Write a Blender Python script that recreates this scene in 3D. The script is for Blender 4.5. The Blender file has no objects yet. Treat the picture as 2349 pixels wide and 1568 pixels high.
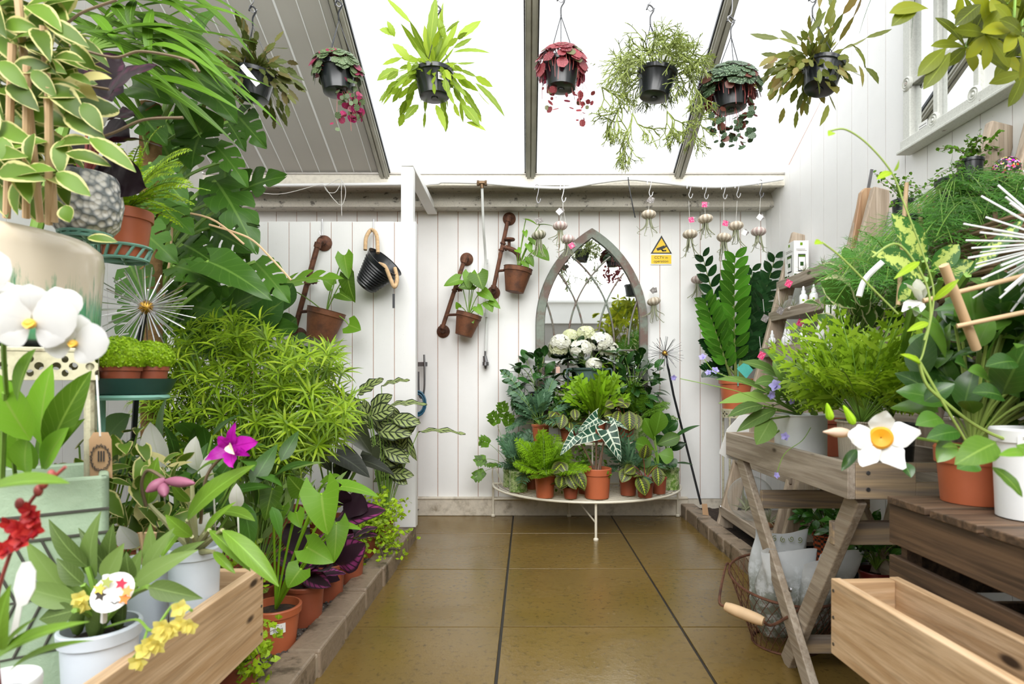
import bpy, math, random
from mathutils import Vector, Matrix
V = Vector
S = bpy.context.scene
COL = S.collection
R = math.radians
PI = math.pi
# ---------------------------------------------------------------- camera, sky, exposure
F, CX, CY, H = 1340.0, 1210.0, 874.0, 0.82
def P(x, y, d): return V(((x - CX) * d / F, d, H - (y - CY) * d / F))
def PZ(x, y, z):
    return P(x, y, F * (H - z) / (y - CY))
cd = bpy.data.cameras.new('camera'); cam = bpy.data.objects.new('camera', cd); COL.objects.link(cam)
cam.location = (0, 0, H); cam.rotation_euler = (R(90), 0, 0)
cd.sensor_width = 36; cd.lens = 36 * F / 2349; cd.shift_x = -(CX - 1174.5) / 2349; cd.shift_y = (CY - 784) / 2349
cd.clip_start = .02
cd.dof.use_dof = True; cd.dof.focus_distance = 2.9; cd.dof.aperture_fstop = 6.3
S.camera = cam
W = bpy.data.worlds.new('overcast_sky'); S.world = W; W.use_nodes = True
bg = W.node_tree.nodes['Background']; bg.inputs[0].default_value = (.96, .98, 1, 1); bg.inputs[1].default_value = .62
sl = bpy.data.lights.new('sun_through_cloud', 'SUN'); sl.energy = 2.95; sl.angle = R(80); sl.color = (1, .985, .96)
sun = bpy.data.objects.new('sun_through_cloud', sl); COL.objects.link(sun); sun.location = (-2, -6, 6); sun.rotation_euler = V((-.10, 1, -.58)).to_track_quat('-Z', 'Y').to_euler()
S.view_settings.view_transform = 'Standard'; S.view_settings.look = 'None'; S.view_settings.gamma = 1
S.view_settings.use_curve_mapping = False
S.view_settings.exposure = 1.62
S.cycles.use_denoising = True; S.cycles.max_bounces = 10; S.cycles.diffuse_bounces = 5; S.cycles.glossy_bounces = 4
S.cycles.transmission_bounces = 6; S.cycles.transparent_max_bounces = 16; S.cycles.caustics_reflective = False; S.cycles.caustics_refractive = False
S.cycles.use_adaptive_sampling = True; S.cycles.adaptive_threshold = .02

# ---------------------------------------------------------------- mesh buffer
def prof_ell(t): return max(.03, math.sin(PI * min(1, t ** .9)) ** .75)
def prof_lance(t): return max(.03, math.sin(PI * t ** .65) ** .9)
def prof_obov(t): return max(.05, math.sin(PI * t ** 1.5) ** .7)
def prof_strap(t): return max(.02, min(1, .35 + t * 3) * min(1, (1 - t) * 2.2) ** .7)
def prof_heart(t): return max(.01, (1 - t ** 1.7) ** .85 * (.55 + .45 * min(1, t * 5)))
def prof_arrow(t): return max(.01, (1 - t) ** .8 * (.85 + .15 * min(1, t * 5)))
def prof_star(t): return max(.12, .25 + .75 * min(1, t / .55) ** .8 if t < .55 else 1 - (t - .55) / .45 * .86)
def prof_round(t): return max(.08, math.sin(PI * (.06 + .94 * t)) ** .55)
PROF = dict(ell=prof_ell, lance=prof_lance, obov=prof_obov, strap=prof_strap, heart=prof_heart, arrow=prof_arrow, round=prof_round, star=prof_star)
CAMUP = V((0, -.55, .8))
class MB:
    def __init__(s): s.v = []; s.f = []; s.m = []; s.uv = []
    def add(s, vs, fs, mi=0, uvs=None):
        b = len(s.v); s.v += [tuple(x) for x in vs]; s.uv += uvs or [(.5, .5)] * len(vs)
        s.f += [tuple(b + i for i in f) for f in fs]; s.m += [mi] * len(fs)
    def box(s, c, sz, rot=None, mi=0):
        c = V(c); h = V(sz) / 2; vs = []
        for x in (-1, 1):
            for y in (-1, 1):
                for z in (-1, 1):
                    p = V((x * h.x, y * h.y, z * h.z)); vs.append(c + (rot @ p if rot else p))
        s.add(vs, [(0, 1, 3, 2), (4, 6, 7, 5), (0, 4, 5, 1), (2, 3, 7, 6), (0, 2, 6, 4), (1, 5, 7, 3)], mi)
    def bb(s, x0, x1, y0, y1, z0, z1, mi=0): s.box(((x0 + x1) / 2, (y0 + y1) / 2, (z0 + z1) / 2), (x1 - x0, y1 - y0, z1 - z0), None, mi)
    def beam(s, a, b, w, h, up=(0, 0, 1), mi=0):
        a, b = V(a), V(b); d = (b - a).normalized(); u = V(up); u = (u - d * u.dot(d)).normalized(); sd = d.cross(u)
        m = Matrix((sd, d, u)).transposed(); s.box((a + b) / 2, (w, (b - a).length, h), m, mi)
    def prism(s, pts, off, mi=0):
        off = V(off); n = len(pts); vs = [V(p) for p in pts]; vs += [p + off for p in vs]
        s.add(vs, [tuple(range(n - 1, -1, -1)), tuple(range(n, 2 * n))] + [(i, (i + 1) % n, n + (i + 1) % n, n + i) for i in range(n)], mi)
    def tube(s, pts, r, n=6, mi=0, cap=True, closed=False):
        pts = [V(p) for p in pts]; k = len(pts); vs = []; fs = []; uvs = []
        u = None
        for i, p in enumerate(pts):
            if closed: d = pts[(i + 1) % k] - pts[i - 1]
            else: d = pts[min(i + 1, k - 1)] - pts[max(i - 1, 0)]
            d = d.normalized() if d.length > 1e-9 else V((0, 0, 1))
            if u is None: u = d.orthogonal().normalized()
            u = u - d * u.dot(d); u = u.normalized() if u.length > 1e-6 else d.orthogonal().normalized()
            w = d.cross(u); rr = r[i] if isinstance(r, (list, tuple)) else r
            for j in range(n):
                a = 2 * PI * j / n; vs.append(p + (u * math.cos(a) + w * math.sin(a)) * rr); uvs.append((.5, i / max(1, k - 1)))
        for i in range(k if closed else k - 1):
            a0 = i * n; b0 = ((i + 1) % k) * n
            for j in range(n): fs.append((a0 + j, a0 + (j + 1) % n, b0 + (j + 1) % n, b0 + j))
        if cap and not closed: fs += [tuple(range(n - 1, -1, -1)), tuple(range((k - 1) * n, k * n))]
        s.add(vs, fs, mi, uvs)
    def lathe(s, c, pr, n=32, mi=0, mat=None, cap=True):
        c = V(c); vs = []; fs = []; uvs = []; k = len(pr)
        for i, (r, z) in enumerate(pr):
            for j in range(n):
                a = 2 * PI * j / n; p = V((r * math.cos(a), r * math.sin(a), z)); vs.append(c + (mat @ p if mat else p)); uvs.append((j / n, i / (k - 1)))
        for i in range(k - 1):
            for j in range(n): fs.append((i * n + j, i * n + (j + 1) % n, (i + 1) * n + (j + 1) % n, (i + 1) * n + j))
        if cap: fs += [tuple(range(n - 1, -1, -1)), tuple(range((k - 1) * n, k * n))]
        s.add(vs, fs, mi, uvs)
    def ball(s, c, r, n=12, k=8, mi=0, mat=None):
        r = r if isinstance(r, (tuple, list)) else (r, r, r); vs = []; fs = []; uvs = []; c = V(c)
        for i in range(k + 1):
            t = PI * (.02 + .96 * i / k)
            for j in range(n):
                a = 2 * PI * j / n; p = V((r[0] * math.sin(t) * math.cos(a), r[1] * math.sin(t) * math.sin(a), r[2] * math.cos(t)))
                vs.append(c + (mat @ p if mat else p)); uvs.append((j / n, i / k))
        for i in range(k):
            for j in range(n): fs.append((i * n + j, (i + 1) * n + j, (i + 1) * n + (j + 1) % n, i * n + (j + 1) % n))
        fs += [tuple(range(n)), tuple(range(k * n + n - 1, k * n - 1, -1))]
        s.add(vs, fs, mi, uvs)
    def leaf(s, A, B, w, up=None, prof='ell', bend=.08, fold=.12, n=6, cr=3, back=0, notch=0, serr=0, wav=0, mi=0):
        A, B = V(A), V(B); D = B - A; L = D.length
        if L < 1e-6: return
        d = D / L; u = V(up) if up is not None else CAMUP; u = u - d * u.dot(d)
        u = u.normalized() if u.length > 1e-4 else d.orthogonal().normalized()
        sd = d.cross(u); pf = PROF[prof]; vs = []; uvs = []; fs = []; h = cr // 2
        for i in range(n + 1):
            t = i / n; ww = w * pf(t)
            if serr: ww *= 1 - serr * (i % 2)
            if notch and i % notch in (0, notch - 1) and 0 < i < n: ww *= .9
            c = A + D * t + u * (bend * L * 4 * t * (1 - t))
            for j in range(-h, h + 1):
                q = j / h; aq = abs(q)
                if notch: c2 = c + d * (.16 * L * aq ** 2 * min(1, 1.4 - t))
                else: c2 = c
                p = c2 + sd * (q * ww) + u * (fold * ww * aq * aq) - d * (back * L * aq ** 1.8 * (1 - t) ** 2)
                if wav: p = p + u * (wav * w * aq * math.sin(t * 17 + q * 2.2))
                vs.append(p); uvs.append((.5 + .5 * q, t))
        for i in range(n):
            for j in range(cr - 1):
                if notch and i % notch == notch - 1 and .1 < (i + .5) / n < .9 and j in ((0, 1, cr - 3, cr - 2) if cr > 5 else (0, cr - 2)): continue
                a = i * cr + j; fs.append((a, a + 1, a + cr + 1, a + cr))
        s.add(vs, fs, mi, uvs)
    def disc(s, c, nrm, r, n=12, mi=0, ry=None, wob=0):
        c = V(c); nrm = V(nrm).normalized(); a = nrm.orthogonal().normalized(); b = nrm.cross(a); ry = ry or r
        vs = [c]; uvs = [(.5, .5)]
        for j in range(n):
            t = 2 * PI * j / n; q = 1 + wob * math.cos(t * 5)
            vs.append(c + a * (r * q * math.cos(t)) + b * (ry * q * math.sin(t)) ); uvs.append((.5 + .5 * math.cos(t), .5 + .5 * math.sin(t)))
        s.add(vs, [(0, 1 + j, 1 + (j + 1) % n) for j in range(n)], mi, uvs)
    def quad(s, a, b, c, d, mi=0): s.add([a, b, c, d], [(0, 1, 2, 3)], mi, [(0, 0), (1, 0), (1, 1), (0, 1)])
    def build(s, name, mat, parent=None, smooth=False, bevel=0, ang=.7):
        me = bpy.data.meshes.new(name); off = OFF.get(parent, V((0, 0, 0))) if parent else V((0, 0, 0))
        me.from_pydata([(x - off.x, y - off.y, z - off.z) for x, y, z in s.v] if parent else s.v, [], s.f)
        for m in (mat if isinstance(mat, (list, tuple)) else [mat]): me.materials.append(m)
        if any(s.m): me.polygons.foreach_set('material_index', s.m)
        ul = me.uv_layers.new(name='UVMap'); li = [0] * len(me.loops); me.loops.foreach_get('vertex_index', li)
        fl = []
        for i in li: fl += s.uv[i]
        ul.data.foreach_set('uv', fl)
        if smooth:
            me.polygons.foreach_set('use_smooth', [True] * len(me.polygons)); me.set_sharp_from_angle(angle=ang)
        o = bpy.data.objects.new(name, me); COL.objects.link(o)
        if parent: o.parent = parent; OFF[o] = off
        if bevel:
            b = o.modifiers.new('bevel', 'BEVEL'); b.width = bevel; b.segments = 2; b.limit_method = 'ANGLE'
        return o
OFF = {}
def thing(name, label, cat, loc, group=None):
    o = bpy.data.objects.new(name, None); COL.objects.link(o); o.location = loc; o.empty_display_size = .05
    o['label'] = label; o['category'] = cat
    if group: o['group'] = group
    OFF[o] = V(loc); return o
def tag(o, label, cat, group=None):
    o['label'] = label; o['category'] = cat
    if group: o['group'] = group
    return o
def st(o, label=None, cat=None):
    o['kind'] = 'structure'
    if label: o['label'] = label; o['category'] = cat
    return o
def text_mesh(txt, size, name, mat, parent, loc, rot=(R(90), 0, 0), ext=.0004):
    c = bpy.data.curves.new(name, 'FONT'); c.body = txt; c.size = size; c.align_x = 'CENTER'; c.align_y = 'CENTER'; c.extrude = ext
    t = bpy.data.objects.new(name, c); COL.objects.link(t); bpy.context.view_layer.update()
    me = bpy.data.meshes.new_from_object(t.evaluated_get(bpy.context.evaluated_depsgraph_get()))
    bpy.data.objects.remove(t); me.materials.clear(); me.materials.append(mat); me.name = name
    o = bpy.data.objects.new(name, me); COL.objects.link(o); o.parent = parent; o.location = V(loc) - OFF[parent]; o.rotation_euler = rot; return o

# ---------------------------------------------------------------- materials
class NT:
    def __init__(s, name):
        s.mat = bpy.data.materials.new(name); s.mat.use_nodes = True; s.n = s.mat.node_tree.nodes; s.l = s.mat.node_tree.links
        s.b = s.n['Principled BSDF']; s.out = s.n['Material Output']
    def N(s, t, **k):
        n = s.n.new(t)
        for a, b in k.items(): setattr(n, a, b)
        return n
    def put(s, sock, v):
        if isinstance(v, bpy.types.NodeSocket): s.l.new(v, sock)
        elif v is not None:
            if isinstance(v, (tuple, list)) and len(v) == 3 and sock.type == 'RGBA': v = (*v, 1)
            sock.default_value = v
    def m(s, op, a, b=None, c=None, clamp=False):
        n = s.N('ShaderNodeMath', operation=op, use_clamp=clamp)
        for i, x in enumerate((a, b, c)): s.put(n.inputs[i], x) if x is not None else None
        return n.outputs[0]
    def mix(s, f, a, b, bt='MIX'):
        n = s.N('ShaderNodeMix', data_type='RGBA', blend_type=bt); s.put(n.inputs[0], f); s.put(n.inputs[6], a); s.put(n.inputs[7], b); return n.outputs[2]
    def step(s, x, lo, hi):
        n = s.N('ShaderNodeMapRange', interpolation_type='SMOOTHSTEP'); s.put(n.inputs[0], x); s.put(n.inputs[1], lo); s.put(n.inputs[2], hi); return n.outputs[0]
    def co(s, scale=(1, 1, 1), kind='Object'):
        t = s.N('ShaderNodeTexCoord'); mp = s.N('ShaderNodeMapping'); s.l.new(t.outputs[kind], mp.inputs[0]); mp.inputs[3].default_value = scale; return mp.outputs[0]
    def noise(s, scale, det=4, rough=.55, vec=None, dist=0):
        n = s.N('ShaderNodeTexNoise'); n.inputs['Scale'].default_value = scale; n.inputs['Detail'].default_value = det; n.inputs['Roughness'].default_value = rough; n.inputs['Distortion'].default_value = dist
        s.l.new(vec if vec is not None else s.co(), n.inputs['Vector']); return n.outputs[0]
    def uv(s):
        t = s.N('ShaderNodeTexCoord'); x = s.N('ShaderNodeSeparateXYZ'); s.l.new(t.outputs['UV'], x.inputs[0]); return x.outputs[0], x.outputs[1]
    def rnd(s): return s.N('ShaderNodeNewGeometry').outputs['Random Per Island']
    def bump(s, h, dist=.002, st=.6):
        n = s.N('ShaderNodeBump'); n.inputs['Strength'].default_value = st; n.inputs['Distance'].default_value = dist; s.l.new(h, n.inputs['Height']); s.l.new(n.outputs[0], s.b.inputs['Normal'])
    def set(s, col, rough=.5, metal=0, spec=.5):
        s.put(s.b.inputs['Base Color'], col); s.put(s.b.inputs['Roughness'], rough); s.put(s.b.inputs['Metallic'], metal); s.put(s.b.inputs['Specular IOR Level'], spec); return s.mat
def solid(name, c, rough=.5, metal=0, var=.12, scale=30, spec=.5, bmp=0):
    n = NT(name); f = n.noise(scale); c2 = tuple(x * (1 - var * 2) for x in c); c3 = tuple(min(1, x * (1 + var)) for x in c)
    n.set(n.mix(f, c2, c3), rough, metal, spec)
    if bmp: n.bump(f, bmp)
    return n.mat
def blotch(name, c, c2, scale=20, lo=.45, hi=.65, rough=.6, metal=0, bmp=.001, det=6):
    n = NT(name); f = n.noise(scale, det, .65); g = n.noise(scale * 6, 4)
    a = n.mix(n.step(f, lo, hi), c, c2); a = n.mix(n.m('MULTIPLY', n.step(g, .4, .7), .25), a, tuple(x * .5 for x in c))
    n.set(a, rough, metal); n.bump(g, bmp); return n.mat
def wood(name, c, c2, axis=1, rough=.6, knots=True, sc=1.0, ck=(.06, .035, .02)):
    n = NT(name); s = [26 * sc] * 3; s[axis] = 1.6 * sc
    v = n.co(tuple(s)); a = n.noise(1.0, 6, .6, v, 1.6)
    s2 = [140 * sc] * 3; s2[axis] = 4 * sc; b = n.noise(1.0, 3, .5, n.co(tuple(s2)))
    c_ = n.mix(n.step(a, .35, .68), c, c2); c_ = n.mix(n.m('MULTIPLY', n.step(b, .45, .75), .45), c_, tuple(x * .45 for x in c))
    if knots:
        vo = n.N('ShaderNodeTexVoronoi'); ks = [11 * sc] * 3; ks[axis] = 4.5 * sc; n.l.new(n.co(tuple(ks)), vo.inputs['Vector']); vo.inputs['Scale'].default_value = 1
        c_ = n.mix(n.step(vo.outputs['Distance'], .12, .06), c_, ck)
    n.set(c_, rough); n.bump(b, .0012, .5); return n.mat
def leafm(name, c, c2=None, kind='plain', vein=None, tr=.3, rough=.38, k=(0, 0, 0), var=.42, spec=.3, back=None):
    n = NT(name); x, y = n.uv(); u = n.m('MULTIPLY', n.m('ABSOLUTE', n.m('SUBTRACT', x, .5)), 2.0); r = n.rnd()
    c2 = c2 or tuple(min(1, q * 1.5) for q in c); vein = vein or tuple(min(1, q * 1.7 + .02) for q in c)
    base = n.mix(r, tuple(q * (1 - var) for q in c), tuple(min(1, q * (1 + var)) for q in c))
    nz = n.noise(25, 3)
    if kind == 'plain':
        base = n.mix(n.m('MULTIPLY', n.m('POWER', r, 3.0), .8), base, c2)
        sv = n.m('ABSOLUTE', n.m('SINE', n.m('MULTIPLY', n.m('SUBTRACT', y, n.m('MULTIPLY', u, .25)), 26.0)))
        base = n.mix(n.m('MULTIPLY', n.step(sv, .22, .02), .3), base, vein)
        col = n.mix(n.m('MULTIPLY', n.step(u, .09, .03), .8), base, vein)
    elif kind == 'margin':
        e = n.m('ADD', u, n.m('MULTIPLY', n.m('SUBTRACT', nz, .5), .9)); col = n.mix(n.step(e, .73, .87), base, c2)
        col = n.mix(n.step(r, .93, .95), col, tuple(q * .95 for q in k) if any(k) else c2)
    elif kind == 'veins':     # bold pale veins along midrib and sides
        ph = n.m('FRACT', n.m('MULTIPLY', n.m('SUBTRACT', y, n.m('MULTIPLY', u, .18)), 6.0)); dv = n.m('ABSOLUTE', n.m('SUBTRACT', ph, .5))
        col = n.mix(n.step(dv, .13, .07), base, vein); col = n.mix(n.step(u, .13, .07), col, vein); col = n.mix(n.step(u, .9, .95), col, vein)
    elif kind == 'maranta':   # dark patches, red veins, pale zigzag midrib
        ph = n.m('FRACT', n.m('MULTIPLY', n.m('SUBTRACT', y, n.m('MULTIPLY', u, .25)), 8.0)); dv = n.m('ABSOLUTE', n.m('SUBTRACT', ph, .5))
        col = n.mix(n.step(u, .75, .55), base, k); col = n.mix(n.step(dv, .12, .05), col, vein)
        zz = n.m('ADD', u, n.m('MULTIPLY', dv, .35)); col = n.mix(n.step(zz, .24, .17), col, c2)
    elif kind == 'calathea':  # pale ground with dark ovals along veins
        ph = n.m('FRACT', n.m('MULTIPLY', n.m('SUBTRACT', y, n.m('MULTIPLY', u, .3)), 5.0)); dv = n.m('ABSOLUTE', n.m('SUBTRACT', ph, .5))
        o = n.m('ADD', n.m('MULTIPLY', dv, 3.2), n.m('ABSOLUTE', n.m('SUBTRACT', u, .42))); col = n.mix(n.step(o, .78, .66), c2, base)
        col = n.mix(n.step(n.m('ADD', u, n.m('MULTIPLY', nz, .1)), .86, .9), col, base); col = n.mix(n.step(u, .08, .04), col, base)
    elif kind == 'purple':    # dark with pink feathering
        ph = n.m('ABSOLUTE', n.m('SINE', n.m('MULTIPLY', n.m('SUBTRACT', y, n.m('MULTIPLY', u, .3)), 22.0))); e = n.m('ABSOLUTE', n.m('SUBTRACT', u, .66))
        f = n.m('MULTIPLY', n.step(e, .26, .08), n.step(ph, .15, .6)); col = n.mix(n.m('MULTIPLY', f, n.step(r, .5, .6)), base, c2)
    elif kind == 'speck':
        s_ = n.noise(70, 5, .7); f = n.m('MULTIPLY', n.step(n.m('ADD', s_, n.m('MULTIPLY', u, -.22)), .38, .44), 1.0); col = n.mix(f, base, c2)
    elif kind == 'round':     # radial pale veins
        a = n.m('ARCTAN2', n.m('SUBTRACT', y, .5), n.m('SUBTRACT', x, .5)); sv = n.m('ABSOLUTE', n.m('SINE', n.m('MULTIPLY', a, 4.0)))
        col = n.mix(n.step(sv, .35, .1), base, vein); col = n.mix(n.step(r, .84, .86), col, c2)
    if back:
        g = n.N('ShaderNodeNewGeometry'); col = n.mix(g.outputs['Backfacing'], col, back)
    n.set(col, rough, 0, spec)
    if tr:
        t = n.N('ShaderNodeBsdfTranslucent'); n.l.new(n.mix(1.0, col, (1, 1, .7), 'MULTIPLY'), t.inputs[0])
        mx = n.N('ShaderNodeMixShader'); mx.inputs[0].default_value = tr; n.l.new(n.b.outputs[0], mx.inputs[1]); n.l.new(t.outputs[0], mx.inputs[2]); n.l.new(mx.outputs[0], n.out.inputs[0])
    return n.mat
def glassy(name, c, rough, alpha, ior=1.45):   # thin clear plastic or glass
    n = NT(name); n.set(c, rough); t = n.N('ShaderNodeBsdfTransparent'); t.inputs[0].default_value = (1, 1, 1, 1)
    fr = n.N('ShaderNodeLayerWeight'); fr.inputs[0].default_value = .35
    mx = n.N('ShaderNodeMixShader'); n.l.new(n.m('ADD', n.m('MULTIPLY', n.m('POWER', fr.outputs['Facing'], 2.5), .8), alpha * .6, clamp=True), mx.inputs[0]); n.l.new(t.outputs[0], mx.inputs[1]); n.l.new(n.b.outputs[0], mx.inputs[2]); n.l.new(mx.outputs[0], n.out.inputs[0]); return n.mat
M = {}
def mk_white():
    n = NT('white_painted_boards'); a = n.noise(9, 5); b = n.noise(120, 3); s_ = n.noise(1.0, 4, .6, n.co((60, 60, 3)))
    c = n.mix(a, (.80, .80, .79), (.86, .86, .85)); c = n.mix(n.m('MULTIPLY', n.step(b, .68, .75), .25), c, (.45, .42, .36))
    n.set(c, .5, 0, .4); n.bump(s_, .0015, .35); return n.mat
M['white'] = mk_white()
M['gap'] = solid('bare_brown_wood_joint', (.42, .20, .11), .8)
M['cream_dirty'] = blotch('mouldy_cream_paint', (.68, .64, .55), (.36, .33, .26), 9, .6, .8, .6)
M['grime'] = blotch('grimy_gutter_metal', (.52, .49, .42), (.10, .09, .075), 22, .56, .68, .55)
M['grey_metal'] = solid('grey_aluminium', (.36, .34, .31), .45, .6, .15, 14)
M['bar'] = solid('weathered_glazing_bar', (.44, .43, .37), .5, .3, .2, 10)
M['black'] = solid('black_plastic', (.012, .014, .017), .28, 0, .1)
M['blackpot'] = solid('dark_plastic_pot', (.013, .016, .019), .24, 0, .1, 20, .6)
M['terra'] = solid('terracotta_plastic', (.52, .135, .055), .42, 0, .12, 12)
M['terra_dark'] = solid('dark_terracotta_plastic', (.33, .085, .04), .45, 0, .12, 12)
M['rust'] = blotch('rusty_iron', (.165, .068, .036), (.07, .03, .02), 30, .4, .65, .7, .35)
M['rustpot'] = blotch('rusted_sheet', (.20, .078, .035), (.09, .04, .025), 14, .42, .68, .62, .3)
M['whiteplastic'] = solid('white_plastic', (.86, .87, .88), .35, 0, .03)
M['bluewhite'] = solid('pale_grey_blue_plastic', (.66, .72, .80), .4, 0, .04)
M['creammetal'] = solid('cream_painted_metal', (.80, .75, .62), .4, 0, .06)
M['mint'] = solid('mint_painted_metal', (.21, .46, .37), .38, 0, .1)
M['darkgreen'] = solid('dark_green_plastic', (.025, .085, .075), .45, 0, .1)
M['soil'] = blotch('potting_soil', (.03, .018, .012), (.10, .06, .035), 60, .5, .7, .9, 0, .006)
M['steel'] = solid('bright_steel_wire', (.70, .70, .72), .25, 1, .05)
M['steel_dark'] = solid('dull_steel_wire', (.25, .25, .26), .4, 1, .1)
M['brass'] = solid('brass', (.62, .36, .07), .35, .9, .1)
M['cane'] = solid('bamboo_cane', (.64, .44, .25), .55, 0, .15, 18)
M['paper'] = solid('white_card', (.85, .85, .83), .6, 0, .03)
M['ink'] = solid('dark_print', (.04, .04, .045), .6)
M['pink'] = blotch('pink_printed_card', (.80, .03, .17), (.95, .45, .58), 160, .5, .6, .5, 0, .0)
M['greycard'] = blotch('grey_printed_card', (.20, .18, .17), (.55, .53, .51), 150, .55, .6, .6, 0, .0)
M['kraft'] = solid('kraft_card', (.50, .31, .17), .75, 0, .06)
M['twine'] = solid('rope_twine', (.62, .42, .23), .85, 0, .25, 90)
M['string'] = solid('white_string', (.78, .77, .74), .8)
M['moss_pole'] = solid('coir_fibre', (.22, .13, .055), .95, 0, .3, 60, .2, .01)
M['stem_g'] = solid('green_stem', (.20, .36, .05), .5, 0, .15)
M['stem_b'] = solid('brown_stem', (.17, .12, .07), .7, 0, .2)
M['stem_r'] = solid('reddish_stem', (.36, .07, .06), .5, 0, .2)
M['w_raw'] = wood('raw_pine_board', (.50, .315, .165), (.69, .49, .305), 1)
M['w_rawx'] = wood('raw_pine_board_end', (.50, .315, .165), (.67, .47, .29), 0)
M['w_grey'] = wood('weathered_grey_timber', (.31, .25, .19), (.47, .40, .325), 1)
M['w_greyx'] = wood('weathered_grey_timber_crosswise', (.22, .18, .15), (.44, .32, .19), 0)
M['w_greyz'] = wood('weathered_grey_upright', (.36, .28, .20), (.50, .41, .32), 2, .6, False)
M['w_dark'] = wood('dark_stained_timber', (.055, .032, .019), (.17, .10, .055), 1)
M['w_bench'] = solid('black_timber', (.03, .022, .018), .8)  # the timber itself is near black: low benches and box bases
# ---------------------------------------------------------------- setting
YB, XL, XR = 3.59, -1.85, 1.465
RS = .52                                   # roof slope
def roofz(y): return 2.0 + (3.33 - y) * RS
def mk_floor():
    n = NT('wet_paving'); a = n.noise(2.2, 6, .6); b = n.noise(45, 6, .7); w = n.noise(1.5, 5, .6, n.co((1, 2.2, 1)), .6); rn = n.rnd()
    c = n.mix(a, (.105, .066, .015), (.21, .135, .036)); c = n.mix(n.m('MULTIPLY', rn, .4), c, (.19, .12, .032))
    c = n.mix(n.m('MULTIPLY', n.step(b, .5, .72), .5), c, (.022, .014, .007))
    rg = n.N('ShaderNodeMapRange'); n.l.new(w, rg.inputs[0]); rg.inputs[1].default_value = .38; rg.inputs[2].default_value = .62; rg.inputs[3].default_value = .05; rg.inputs[4].default_value = .30
    n.set(c, rg.outputs[0], 0, .55); n.bump(b, .0022, .35); return n.mat
M['floor'] = mk_floor()
M['joint'] = solid('wet_joint', (.02, .016, .012), .5)
M['kerb'] = blotch('damp_concrete_kerb', (.27, .205, .145), (.085, .065, .042), 11, .5, .66, .5, 0, .004)
M['mortar'] = solid('pale_mortar', (.42, .34, .25), .8)
M['gravel'] = blotch('bed_gravel', (.10, .08, .065), (.34, .30, .27), 70, .5, .64, .8, 0, .01)
M['footing'] = blotch('lime_stained_footing', (.66, .60, .50), (.30, .25, .18), 7, .52, .72, .75, 0, .003)
rng = random.Random(3)
m = MB(); m.bb(-2.4, 2.0, -3, 3.7, -.06, -.004, 1)
xs = [-.086 + .597 * k for k in range(-4, 4)]; ys = [1.95 + .6 * k for k in range(-8, 4)]
g = .0045
for i in range(len(xs) - 1):
    for j in range(len(ys) - 1):
        dz = rng.uniform(-.0015, .0015); m.bb(xs[i] + g, xs[i + 1] - g, ys[j] + g, ys[j + 1] - g, -.05, dz)
st(m.build('floor', [M['floor'], M['joint']], None, bevel=.0012))
# planting beds behind the kerbs
def bed(name, x0, x1, y0, y1, z, mat):
    m = MB(); n1, n2 = 26, 70; rg = random.Random(name); vs = []; fs = []
    for i in range(n1 + 1):
        for j in range(n2 + 1): vs.append((x0 + (x1 - x0) * i / n1, y0 + (y1 - y0) * j / n2, z + rg.uniform(-.006, .006)))
    for i in range(n1):
        for j in range(n2): a = i * (n2 + 1) + j; fs.append((a, a + n2 + 1, a + n2 + 2, a + 1))
    m.add(vs, fs); return st(m.build(name, mat, None, True))
bed('ground_gravel', XL, -.66, -.4, 3.58, .045, M['gravel'])
bed('ground_soil', 1.01, XR, -.4, 3.58, .045, M['soil'])
rg = random.Random(8); m = MB()
for k in range(700):
    y = rg.uniform(.9, 2.9); x = -.672 - abs(rg.gauss(0, .07)); s = rg.uniform(.004, .011)
    if x < -.95: continue
    m.ball((x, y, .052), (s, s * rg.uniform(.7, 1.2), s * .7), 6, 4)
o = m.build('gravel', M['gravel'], None, True); o['kind'] = 'stuff'; o['label'] = 'loose brown gravel between the kerb stones and the terracotta pots'; o['category'] = 'gravel'
def kerb(name, x0, x1, ya, yb, zt, L):
    m = MB(); rg = random.Random(name); y = ya
    m.bb(x0 + .004, x1 - .004, ya, yb, 0, zt - .008, 1)
    while y < yb - .03:
        e = min(y + L + rg.uniform(-.02, .02), yb); dx = rg.uniform(-.004, .004); m.bb(x0 + dx, x1 + dx, y + .006, e - .006, -.01, zt + rg.uniform(-.005, .004)); y = e
    return st(m.build(name, [M['kerb'], M['mortar']], None, bevel=.007))
kerb('trim_1', -.668, -.575, -.3, 3.06, .076, .235)
kerb('trim_2', .935, 1.018, -.3, 3.57, .072, .225)
# boarded walls: every board its own thickness, brown timber showing in the joints
def boards(name, a, b, z0, topf, w, nrm, gap=.0035, th=.012, ph=0.0):
    a, b = V(a), V(b); d = (b - a); L = d.length; d /= L; nrm = V(nrm); m = MB(); x = ph
    def slab(s0, s1, t0, t1, mi, tz=0):
        zs0, zs1 = topf(s0) - tz, topf(s1) - tz
        if min(zs0, zs1) <= z0: return
        pts = [a + d * s0 + V((0, 0, z0)), a + d * s1 + V((0, 0, z0)), a + d * s1 + V((0, 0, zs1)), a + d * s0 + V((0, 0, zs0))]
        m.prism([p - nrm * t1 for p in pts], nrm * (t1 - t0), mi)
    while x < L - .005:
        e = min(x + w, L); slab(x + gap / 2, e - gap / 2, 0, th, 0); x = e
    slab(ph, L, .0035, .06, 1, .03); return st(m.build(name, [M['white'], M['gap']], None))
PW = 46.3 * YB / F
boards('wall_back', (XL, YB, 0), (XR + .05, YB, 0), .10, lambda s: 2.12, PW, (0, -1, 0), ph=((958 - CX) * YB / F - XL) % PW - PW + .0)
boards('wall_right', (XR, YB + .05, 0), (XR, -.3, 0), .0, lambda s: min(roofz(YB + .05 - s), 9) + .05 * (s < .33), .125, (-1, 0, 0))
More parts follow.
